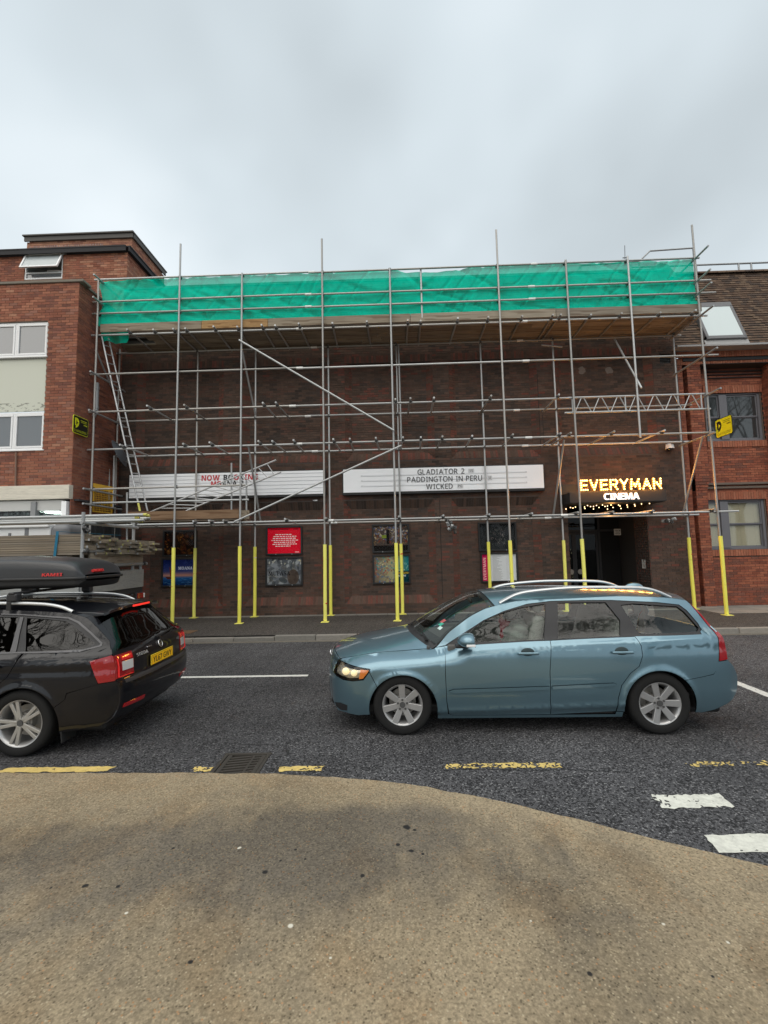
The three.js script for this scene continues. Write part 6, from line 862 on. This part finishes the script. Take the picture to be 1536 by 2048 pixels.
  for (const sd of [1, -1]) { const q = (t0, t1, s0, s1) => sd > 0 ? [[t0, s0], [t1, s0], [t1, s1], [t0, s1]] : [[t0, -s1], [t1, -s1], [t1, -s0], [t0, -s0]]; const L = car.deck('tail_light_rear', q(24.45, 26.06, .70, 1), lensRed, { off: .01, thick: .02 }); car.deck('reversing_lamp', q(25.1, 25.6, .715, .90), phys([.62, .62, .60], .12, { clearcoat: 1 }), { off: .016, thick: .01 }); car.deck('light_strip', q(24.62, 25.0, .72, .9), phys([.5, .015, .02], .1, { clearcoat: 1, emissive: lin(1, .02, .02), emissiveIntensity: .10 }), { off: .0155, thick: .01 }); car.deck('light_strip', q(25.92, 25.97, .72, .96), phys([.6, .03, .03], .1, { emissive: lin(1, .05, .04), emissiveIntensity: .18 }), { off: .0155, thick: .008 }); car.deck('light_strip', q(24.75, 25.95, .955, .968), phys([.6, .03, .03], .1, { emissive: lin(1, .05, .04), emissiveIntensity: .18 }), { off: .0155, thick: .008 }); car.deck('bumper_reflector', q(28.9, 29.25, .55, .93), phys([.4, .01, .015], .15, { clearcoat: 1 }), { off: .02, thick: .01 }); }
  { // spoiler lip over the rear glass
    const s = new THREE.Shape([[.30, 1.402], [.53, 1.386], [.665, 1.372], [.668, 1.358], [.55, 1.345], [.45, 1.34]].map(p => new THREE.Vector2(...p))), G = new THREE.ExtrudeGeometry(s, { depth: 1.16, steps: 16, bevelEnabled: true, bevelSize: .006, bevelThickness: .01, bevelSegments: 2 }); G.translate(0, 0, -.58); const Q2 = G.attributes.position; for (let i = 0; i < Q2.count; i++) { const z = Q2.getZ(i) / .58; Q2.setY(i, Q2.getY(i) - .055 * Math.pow(Math.abs(z), 2.4)); Q2.setX(i, Q2.getX(i) - .085 * z * z); } G.computeVertexNormals(); const sp = mesh('spoiler', toCreasedNormals(G, .6), P, t);
    mesh('brake_light', rbox(.02, .022, .36, .006, .668, 1.352, 0), phys([.6, .01, .01], .15, { emissive: lin(1, .05, .03), emissiveIntensity: .5 }), t);
  }
  const at = (tt, s, o) => { const f = car.top(), p = f(tt, s), a = f(tt + .05, s).sub(p), b = f(tt, s + .01).sub(p), n = b.cross(a).normalize(); if (n.x < 0) n.negate(); return [p.addScaledVector(n, o), n]; };
  const stick = (m, tt, s, o) => { const [p, n] = at(tt, s, o), up = V3(0, 1, 0), r = up.clone().cross(n).normalize(), u2 = n.clone().cross(r); m.position.copy(p); m.quaternion.setFromRotationMatrix(new THREE.Matrix4().makeBasis(r, u2, n)); };
  { const pl = grp('number_plate', t); const face = canvasTex(512, 112, (c, W, H) => { c.fillStyle = '#ffc40c'; c.fillRect(0, 0, W, H); c.strokeStyle = '#3a2c08'; c.lineWidth = 3; c.strokeRect(4, 4, W - 8, H - 8); c.fillStyle = '#0a0a0a'; c.font = 'bold 92px sans-serif'; c.textAlign = 'center'; c.textBaseline = 'middle'; c.fillText('YL67 GWY', W / 2, H / 2 + 4, W - 40); }); stick(pl, 25.62, 0, .016); mesh('plate', rbox(.52, .112, .008, .003), std([.9, .68, .05], .4), pl); mesh('plate_print', boxG(.516, .108, .002, 0, 0, .0055), std(0xffffff, .4, { map: face }), pl); }
  { const b = grp('badge', t), ring = new THREE.TorusGeometry(.04, .007, 8, 28), d = new THREE.CylinderGeometry(.036, .036, .006, 24); d.rotateX(Math.PI / 2); mesh('badge_ring', ring, chrome, b); mesh('badge_disc', d, blackMat, b); mesh('badge_arrow', merge([boxG(.045, .014, .008, 0, .004, .004), boxG(.014, .03, .008, -.012, -.008, .004)]), chrome, b); stick(b, 24.72, 0, .008); }
  { const L = grp('badge_lettering', t); mesh('letters', textG('SKODA', .034, .005, FONT, 1.35), chrome, L); stick(L, 24.95, .50, .004); const L2 = grp('badge_lettering', t); mesh('letters', textG('TDI', .03, .005), chrome, L2); stick(L2, 24.95, -.62, .004); const gp = grp('boot_release', t); mesh('trim', rbox(.10, .014, .01, .004), chrome, gp); stick(gp, 24.62, .30, .006); }
  { const [a] = at(24.05, -.02, .012), [b] = at(23.75, -.62, .012); rod('rear_wiper', a, b, .011, blackMat, t); rod('wiper_pivot', at(24.1, -.02, .0)[0], at(24.1, -.02, .03)[0], .022, blackMat, t); }
  // running gear, floor, cabin
  const well = new THREE.CylinderGeometry(.368, .368, .34, 28, 1, true, Math.PI * .5 - .1, Math.PI + .2); well.rotateX(Math.PI / 2); for (const A of [aF, aR]) for (const sd of [1, -1]) mesh('wheel_well', merge([well, (() => { const c = new THREE.CircleGeometry(.365, 24, -.1, Math.PI + .2); c.translate(0, 0, -sd * .165); return c; })()]), blackMat, t, [A[0], A[1], sd * .68]);
  for (const sd of [1, -1]) { const s = new THREE.Shape([[.345, .44], [.375, .30], [.395, .12], [.31, .125], [.325, .3]].map(p => new THREE.Vector2(...p))), G = new THREE.ExtrudeGeometry(s, { depth: .02, bevelEnabled: false }); const fl = rbox(.012, .30, .22, .004); fl.rotateZ(.12); mesh('mud_flap', fl, std([.028, .028, .028], .7), t, [.365, .27, sd * .76]); }
  mesh('underbody', merge([rbox(4.0, .12, 1.4, .04, -1.3, .22, 0), rbox(1.8, .2, 1.64, .04, -1.34, .26, 0), rbox(.5, .3, 1.3, .05, .56, .40, 0)]), blackMat, t); mesh('cabin_floor', rbox(3.0, .04, 1.5, .01, -1.0, .38, 0), trimM, t); mesh('boot_cover', rbox(.8, .03, 1.3, .01, .25, .92, 0), blackMat, t); mesh('dashboard', rbox(.5, .32, 1.42, .08, -2.15, .82, 0, 3), trimM, t);
  for (const z of [.38, -.38]) seat(t, -1.5, .54, z, trimM); const bs = grp('rear_seat', t); const br = rbox(.15, .6, 1.25, .06, -.25, .92, 0, 3); mesh('backrest', br, trimM, bs); mesh('bench', rbox(.5, .16, 1.25, .06, -.55, .56, 0, 3), trimM, bs); for (const z of [-.4, 0, .4]) mesh('headrest', rbox(.09, .16, .25, .04, -.22, 1.27, z, 3), trimM, bs);
  const spokes5 = (rim, R, h) => { for (let i = 0; i < 5; i++) for (const k of [-1, 1]) { const s = new THREE.Shape([[-.011, .035], [.011, .035], [.012 + k * .009, R - .014], [-.012 + k * .009, R - .014]].map(p => new THREE.Vector2(...p))), G = new THREE.ExtrudeGeometry(s, { depth: .02, bevelEnabled: true, bevelSize: .005, bevelThickness: .005, bevelSegments: 2 }); G.translate(0, 0, h * .55); G.rotateZ(i / 5 * Math.PI * 2 + k * .19); mesh('spoke', G, wheelDirty, rim); } const hub = new THREE.CylinderGeometry(.05, .065, .03, 24); hub.rotateX(Math.PI / 2); hub.translate(0, 0, h * .58); mesh('hub', hub, wheelDirty, rim); const cap = new THREE.CylinderGeometry(.028, .028, .012, 20); cap.rotateX(Math.PI / 2); cap.translate(0, 0, h * .58 + .02); mesh('centre_cap', cap, steelDark, rim); for (let i = 0; i < 5; i++) { const a = i / 5 * 6.283 + .63, n = new THREE.CylinderGeometry(.013, .013, .012, 8); n.rotateX(Math.PI / 2); n.translate(.052 * Math.cos(a), .052 * Math.sin(a), h * .62); mesh('wheel_nut', n, blackMat, rim); } };
  for (const a of [0, -2.69]) for (const sd of [1, -1]) wheelSet('wheel', '', .317, .215, .228, spokes5, t, a - .03, .315, sd * .785, sd, .35);
}
// ---------------------------------------------------------------- roof box on the black car
{
  const t = thing('roof_box', 'matt black roof box with red lettering strapped on the black car', 'roof box', [-3.70, 1.50, -5.385], .03), nx = 44, nr = 26;
  const shell = (f) => { const pos = [], idx = [], uv = []; for (let i = 0; i <= nx; i++) for (let j = 0; j <= nr; j++) { const p = f(i / nx, j / nr); pos.push(...p); uv.push(i / nx * 2, j / nr); } for (let i = 0; i < nx; i++) for (let j = 0; j < nr; j++) { const a = i * (nr + 1) + j; idx.push(a, a + nr + 1, a + 1, a + 1, a + nr + 1, a + nr + 2); } const g = new THREE.BufferGeometry(); g.setAttribute('position', new THREE.Float32BufferAttribute(pos, 3)); g.setAttribute('uv', new THREE.Float32BufferAttribute(uv, 2)); g.setIndex(idx); g.computeVertexNormals(); return g; };
  const x0 = -1.86, x1 = .22, hw = pchip([0, .04, .15, .5, .8, .95, .985, 1], [.12, .24, .34, .42, .43, .42, .40, .35]), ht = pchip([0, .03, .12, .35, .6, .8, .9, .955, .99, 1], [.02, .08, .18, .24, .25, .225, .20, .165, .10, .03]), X = u => lerp(x0, x1, u);
  mesh('lid', shell((u, v) => { const a = v * Math.PI, c = Math.cos(a), s = Math.sin(a), e = .42, rib = .016 * sm(.2, .34, Math.abs(c)) * sm(.75, .5, Math.abs(c)) * sm(.05, .3, u) * sm(.92, .7, u); return [X(u) - .03 * s, .195 + ht(u) * Math.pow(s, e) - rib, hw(u) * Math.sign(c) * Math.pow(Math.abs(c), .5)]; }), std([.032, .033, .036], .38, { roughnessMap: grainTex }), t);
  mesh('tray', shell((u, v) => { const a = v * Math.PI, c = Math.cos(a), s = Math.sin(a); return [X(u) * .985, .18 - Math.min(.105, ht(u)) * Math.pow(s, .35), (hw(u) - .012) * Math.sign(c) * Math.pow(Math.abs(c), .4)]; }), std([.016, .016, .017], .6), t);
  mesh('seam_rim', shell((u, v) => { const a = v * Math.PI * 2; const k = hw(u) + .012 + .008 * Math.cos(a); return [X(u) * 1.0 + (u > .99 ? .012 : 0), .187 + .014 * Math.sin(a), k]; }), std([.02, .02, .021], .5), t); mesh('seam_rim', shell((u, v) => { const a = v * Math.PI * 2; const k = hw(u) + .012 + .008 * Math.cos(a); return [X(u) + (u > .99 ? .012 : 0), .187 + .014 * Math.sin(a), -k]; }), std([.02, .02, .021], .5), t); mesh('tail_rim', rbox(.03, .032, .72, .01, x1 + .006, .187, 0), std([.02, .02, .021], .5), t);
  const red = std([.62, .03, .03], .5); { const G = textG('KAMEI', .035, .004, FONT, 1.5); G.rotateX(-.1); mesh('lettering', G, red, t, [-.09, .232, hw(.85) + .004]); const G2 = textG('KAMEI', .030, .03, FONT, 1.5); G2.rotateX(-.35); G2.rotateY(Math.PI / 2); mesh('lettering', G2, red, t, [x1 - .045, .255, .08]); }
  for (const x of [-1.15, -.36]) { const b = grp('roof_bar', t); mesh('bar', rbox(.06, .025, 1.3, .01, x, .05, 0, 3), darkPlastic, b); for (const sd of [1, -1]) { mesh('bar_foot', rbox(.11, .085, .09, .02, x, .005, sd * .60, 3), darkPlastic, b); mesh('bar_strap', rbox(.05, .09, .012, .004, x, -.075, sd * .665), blackMat, b); mesh('clamp', rbox(.05, .05, .06, .012, x, .075, sd * .3), darkPlastic, b); } }
}
// ================================================================ scaffold lorry with its load
const LR = { x: -5.62, zn: 8.05, zf: 10.05 };
{
  const t = thing('scaffold_lorry', 'flatbed lorry with tube stakes carrying scaffold boards', 'lorry', [LR.x, 0, -(LR.zn + LR.zf) / 2]), W = LR.zf - LR.zn, h = W / 2, al = std([.36, .37, .36], .5, { metalness: .3, map: grainTex }), wh = std([.7, .7, .7], .4), dk = std([.03, .03, .032], .6);
  mesh('bed', rbox(4.6, .12, W, .01, -2.3, 1.20, 0), dk, t); mesh('chassis', merge([rbox(5.6, .16, .1, .01, -3.0, 1.02, .4), rbox(5.6, .16, .1, .01, -3.0, 1.02, -.4)]), dk, t);
  mesh('side_board', rbox(4.55, .38, .03, .008, -2.3, 1.45, h), al, t); mesh('side_board', rbox(4.55, .38, .03, .008, -2.3, 1.45, -h), al, t); mesh('tail_board', rbox(.03, .38, W - .04, .008, .015, 1.45, 0), al, t); mesh('head_board', rbox(.06, 1.4, W, .01, -4.55, 1.78, 0), al, t);
  for (const z of [h - .05, -h + .05]) rod('stake', V3(-.03, 1.1, z), V3(-.03, z > 0 ? 2.74 : 2.08, z), .03, galvOld, t); rod('stake', V3(-2.2, 1.1, h - .05), V3(-2.2, 2.1, h - .05), .03, galvOld, t); rod('stake', V3(-4.3, 1.1, h - .05), V3(-4.3, 2.74, h - .05), .03, galvOld, t); rod('stake', V3(-4.3, 1.1, -h + .05), V3(-4.3, 2.74, -h + .05), .03, galvOld, t); rod('stake', V3(-.06, 1.1, -h + .3), V3(-.06, 2.74, -h + .3), .03, galvOld, t);
  for (const y of [2.04, 1.76]) rod('rear_rail', V3(.03, y, h + .05), V3(.03, y, -h - .08), .03, galvOld, t); for (const y of [2.545]) for (const x of [-.03, -4.3]) rod('rack_bar', V3(x, y, h), V3(x, y, -h + .2), .03, galvOld, t);
  mesh('rear_plank', rbox(.04, .26, W - .25, .006, .0, 1.90, -.08), woodM[2], t); for (const [y, z] of [[2.04, h - .05], [1.76, h - .05], [2.04, -h + .05], [1.76, -h + .05], [2.04, .2], [1.76, .2]]) mesh('coupler', coupG, steelDark, t, [.0, y, z], [0, Math.PI / 2, 0]);
  mesh('coupler', coupG, steelDark, t, [-.0, 2.45, h - .05], [0, .5, 0]); mesh('coupler', coupG, steelDark, t, [.02, 2.40, h - .05], [0, 1.2, .6]);
  for (const z of [h - .22, -h + .22]) { const l = grp('tail_lamp', t, [.05, 1.08, z]); mesh('lamp_housing', rbox(.06, .15, .30, .02), dk, l); mesh('lens', rbox(.03, .12, .25, .012, .03, 0, 0), lensRed, l); mesh('reversing_lens', rbox(.03, .1, .06, .01, .034, 0, -.12), phys([.7, .7, .68], .2), l); }
  mesh('rear_bar', rbox(.08, .1, W - .1, .02, .02, .72, 0), dk, t);
  const cab = grp('cab', t); mesh('cab_body', rbox(1.6, 1.5, W - .1, .16, -5.6, 1.45, 0, 4), wh, cab); mesh('cab_nose', rbox(.6, .75, W - .14, .14, -6.5, 1.0, 0, 4), wh, cab); mesh('windscreen', (() => { const g = rbox(.03, .75, W - .3, .01); g.rotateZ(-.45); g.translate(-6.42, 1.76, 0); return g; })(), carGlassDark, cab); for (const z of [h - .04, -h + .04]) mesh('cab_window', rbox(.85, .55, .03, .01, -5.75, 1.80, z), carGlassDark, cab); for (const z of [.7, -.7]) mesh('headlamp', rbox(.04, .16, .26, .02, -6.81, .98, z), phys([.7, .7, .7], .1, { clearcoat: 1 }), cab);
  const spokesP = (rim, R, hh) => { const d = new THREE.CylinderGeometry(R - .02, R - .02, .02, 28); d.rotateX(Math.PI / 2); d.translate(0, 0, hh * .4); mesh('disc', d, galvOld, rim); };
  for (const x of [-1.2, -5.9]) for (const sd of [1, -1]) wheelSet('wheel', '', .40, .24, .24, spokesP, t, x, .40, sd * (h - .16), sd, 0);
}
{ // boards on the lorry, each one its own length
  const base = thing.length, ends = [-5.52, -5.40, -5.62, -5.15]; let n = 0;
  for (let c = 0; c < 8; c++) { const rows = c < 1 ? 9 : c < 4 ? 9 - (c % 2) : 7; for (let r = 0; r < rows; r++) {
    const z = LR.zn + .18 + c * .236, L = 3.9, ex = -5.62 + .16 * sm(0, 6, c) * 2 + rr(-.05, .13) - (r > 6 ? .1 : 0), y = 1.99 + r * .0415 - (c > 4 ? .01 : 0);
    const m = thing('scaffold_board', 'grey timber scaffold board stacked on the lorry', 'board', [ex - L / 2, y, -z], rr(-.004, .004), 'scaffold boards stacked on the lorry');
    mesh('plank', rbox(L, .038, .225, .004), woodM[Math.floor(rnd() * 4)], m); mesh('end_band', boxG(.03, .0395, .2265, L / 2 - .02, 0, 0), rnd() > .45 ? std([.42, .40, .16], .8, { map: grainTex }) : galvOld, m); n++; } }
  for (let c = 0; c < 5; c++) for (let r = 0; r < 3; r++) { const m = thing('scaffold_board', 'grey timber scaffold board lying low on the lorry bed', 'board', [-5.72 - 1.95 + rr(-.04, .06), 1.55 + r * .041, -(LR.zf - .2 - c * .24)], 0, 'scaffold boards low on the lorry bed'); mesh('plank', rbox(3.9, .038, .225, .004), woodM[(r + c) % 4], m); mesh('end_band', boxG(.03, .0395, .2265, 1.93, 0, 0), galvOld, m); }
  mesh('load_bearer', merge([boxG(.1, .1, 1.7, -5.95, 1.92, -9.05), boxG(.1, .1, 1.7, -8.9, 1.92, -9.05)]), woodM[1], scene).userData = { label: 'timber bearers under the board stack on the lorry', category: 'bearer' };
  const s = thing('load_strap', 'blue webbing strap round the stacked scaffold boards', 'strap', [-6.15, 1.98, -8.10]); const f = rbox(.05, .46, .006, .002, 0, .19, 0); f.rotateZ(-.08); mesh('webbing', f, std([.03, .16, .26], .8), s); mesh('webbing_top', rbox(.05, .006, 1.9, .002, .02, .42, -.95), std([.03, .16, .26], .8), s);
  for (let i = 0; i < 14; i++) { const rw = i < 5 ? 0 : i < 10 ? 1 : 2, z = 8.45 + (i % 5) * .062 + (rw % 2) * .03, y = 2.60 + rw * .05, x1 = -4.62 - rr(0, .35), a = thing('scaffold_tube', 'long galvanised tube carried on the lorry rack', 'tube', [x1, y, -z], 0, 'loose scaffold tubes on the lorry rack'); rod('tube', V3(0, 0, 0), V3(-6.2, 0, 0), .0265, i % 2 ? whitePaint : galv, a); rod('painted_end', V3(-.06, 0, 0), V3(.002, 0, 0), .0272, i % 3 ? std([.55, .52, .12], .6) : galvOld, a); }
}
{ // pale cabin between the lorry and the shop
  const a = atZ(155, 1040, 10.9), t = thing('site_cabin', 'white cabin with grey corner strips behind the stacked boards', 'cabin', [a.x, .11, -11.0]), wh = std([.74, .75, .75], .5), gy = std([.16, .165, .175], .5);
  mesh('body', rbox(2.6, 2.55, .85, .03, -1.72, 1.3, 0), wh, t); mesh('end_panel', rbox(.44, 2.6, .88, .14, -.22, 1.32, 0, 4), gy, t); mesh('corner_strip', rbox(.09, 2.5, .02, .004, -.98, 1.28, .428), gy, t); mesh('handle', rbox(.05, .3, .03, .008, -1.38, 2.28, .44), gy, t); const r = rbox(2.6, .08, .95, .03, -1.72, 2.58, .02); mesh('roof', r, wh, t);
}
// ================================================================ passenger in the blue car
function field(res, lo, hi, dist) {
  const mc = new MarchingCubes(res, new THREE.MeshBasicMaterial(), false, false, 60000); mc.isolation = 0; const n = mc.size, s = (hi - lo), F = mc.field;
  for (let k = 0; k < n; k++) for (let j = 0; j < n; j++) for (let i = 0; i < n; i++) F[i + j * n + k * n * n] = -dist(V3(...[i, j, k].map(q => (q - n / 2) / (n / 2) * s / 2)));
  mc.update(); const g = new THREE.BufferGeometry(), c = mc.count * 1; g.setAttribute('position', new THREE.BufferAttribute(mc.positionArray.slice(0, c * 3), 3)); g.setAttribute('normal', new THREE.BufferAttribute(mc.normalArray.slice(0, c * 3), 3)); g.scale(s / 2, s / 2, s / 2); const uv = new Float32Array(c * 2); g.setAttribute('uv', new THREE.BufferAttribute(uv, 2)); g.computeVertexNormals(); return g;
}
const smin = (a, b, k) => { const h = clamp(.5 + .5 * (b - a) / k, 0, 1); return lerp(b, a, h) - k * h * (1 - h); };
const cap = (p, a, b, r0, r1) => { const ab = b.clone().sub(a), t = clamp(p.clone().sub(a).dot(ab) / ab.lengthSq(), 0, 1); return p.distanceTo(a.clone().addScaledVector(ab, t)) - lerp(r0, r1, t); };
const ell = (p, c, x, y, z) => { const q = V3((p.x - c.x) / x, (p.y - c.y) / y, (p.z - c.z) / z), l = q.length(); return (l - 1) * Math.min(x, y, z); };
{
  // car frame: x runs to the back of the car, z towards the street side the camera stands on
  const t = thing('person', 'person in a padded grey green jacket and red scarf sitting in the blue car', 'person', [.04, 0, -5.80], -.021), O = V3(1.12, .82, .37), at = (m, n) => mesh(n, m, at.mat, at.parent || t, [O.x, O.y, O.z]);
  const hip = V3(.13, -.20, 0), chest = V3(.20, .10, 0), neck = V3(.16, .25, 0), head = V3(.10, .375, 0), joints = s => ({ sh: V3(.19, .17, s * .17), el: V3(.08, -.06, s * .22), wr: V3(-.16, -.08, s * .14), kn: V3(-.30, -.16, s * .12), an: V3(-.42, -.42, s * .12) });
  const body = field(72, -.75, .75, p => { let d = smin(cap(p, hip, chest, .14, .15), cap(p, chest, neck, .10, .055), .06); d = smin(d, ell(p, head, .088, .115, .075), .03); d = smin(d, ell(p, V3(.03, .35, 0), .03, .022, .016), .02); for (const s of [1, -1]) { const j = joints(s); d = smin(d, Math.min(cap(p, j.sh, j.el, .05, .042), cap(p, j.el, j.wr, .04, .03)), .04); d = smin(d, Math.min(cap(p, hip.clone().add(V3(0, 0, s * .09)), j.kn, .085, .06), cap(p, j.kn, j.an, .055, .04)), .05); d = Math.min(d, cap(p, j.wr, j.wr.clone().add(V3(-.06, -.01, -s * .01)), .032, .026)); for (let f = 0; f < 4; f++) d = Math.min(d, cap(p, j.wr.clone().add(V3(-.07, -.005, -s * .01 + (f - 1.5) * .018)), j.wr.clone().add(V3(-.12, -.03 - .004 * f, -s * .01 + (f - 1.5) * .018)), .009, .008)); d = Math.min(d, cap(p, j.wr.clone().add(V3(-.05, .01, -s * .03)), j.wr.clone().add(V3(-.09, .02, -s * .05)), .011, .009)); } return d; });
  at.mat = std([.42, .25, .18], .6); const b = at(body, 'body');
  at.mat = std([.12, .135, .12], .75); const coat = field(64, -.6, .6, p => { let d = smin(cap(p, hip, chest, .165, .185), cap(p, chest, neck.clone().add(V3(.01, -.03, 0)), .15, .08), .08); for (const s of [1, -1]) { const j = joints(s); d = smin(d, Math.min(cap(p, j.sh, j.el, .082, .07), cap(p, j.el, j.wr.clone().lerp(j.el, .1), .068, .052)), .05); } const puff = .009 * Math.sin((p.y + p.x * .3) * 62) ; return d - .006 + puff; }); at(coat, 'jacket');
  at.mat = std([.20, .025, .035], .85); at(field(44, -.5, .5, p => { const q = V3(p.x - .13, (p.y - .235) * 1.0, p.z), R = Math.hypot(q.x, q.z); let d = Math.hypot(R - .085, q.y + .25 * q.x) - .036; d = smin(d, cap(p, V3(.05, .21, .05), V3(.03, -.02, .08), .038, .03), .03); return d - .004 * Math.sin(p.y * 90 + p.z * 60); }), 'scarf');
  at.mat = std([.045, .022, .014], .6); at(field(52, -.6, .6, p => { const d = Math.max(ell(p, V3(.115, .39, 0), .108, .125, .095), -(p.x - .045 + (p.y < .40 ? .0 : .06 * (p.y - .4) * 10))); return smin(d, ell(p, V3(.175, .33, 0), .06, .10, .085), .04) - .004 * Math.sin(p.y * 70 + p.z * 90); }), 'hair');
  at.mat = std([.05, .07, .11], .8); at(field(48, -.75, .75, p => { let d = 9; for (const s of [1, -1]) { const j = joints(s); d = Math.min(d, Math.min(cap(p, hip.clone().add(V3(0, 0, s * .09)), j.kn, .10, .075), cap(p, j.kn, j.an.clone().lerp(j.kn, .1), .07, .055))); } return d; }), 'trousers');
}
// ================================================================ bare winter trees behind the camera, seen in the glass and paint
function bareTree(label, x, z, H, s) {
  seed = s; const t = thing('bare_tree', label, 'tree', [x, 0, z]); t.userData.group = 'bare trees across the forecourt'; const limbs = [];
  const grow = (p, d, L, r, n) => { const q = p.clone().addScaledVector(d, L), dir = d.clone().normalize(), g = new THREE.CylinderGeometry(r * .72, r, L, n > 3 ? 7 : 4, 1, true); g.applyQuaternion(new THREE.Quaternion().setFromUnitVectors(UP, dir)); const c = p.clone().lerp(q, .5); g.translate(c.x, c.y, c.z); (n === 8 ? trunk : limbs).push(g); if (!n) return; const k = n > 5 ? 3 : 2 + (rnd() > .55 ? 1 : 0); for (let i = 0; i < k; i++) { const a = rnd() * 6.28, sp = rr(.35, .8), v = dir.clone().addScaledVector(V3(Math.cos(a), rr(0, .4), Math.sin(a)), sp).normalize(); grow(q, v, L * rr(.66, .86), r * rr(.5, .68), n - 1); } }, trunk = [];
  grow(V3(0, 0, 0), V3(rr(-.05, .05), 1, rr(-.05, .05)), H * .2, H * .018, 8); const m = std([.07, .06, .05], .9); mesh('trunk', merge(trunk), m, t); mesh('crown', merge(limbs), m, t);
}
for (const [x, z, H, s] of [[27, 8, 22, 77], [10, 11, 20, 4242], [4.5, 9.5, 21, 911], [-13, 8, 22, 31337], [-5, 12, 20, 555]]) bareTree('bare winter tree in the row behind the forecourt', x, z, H, s);
renderer.render(scene, camera);
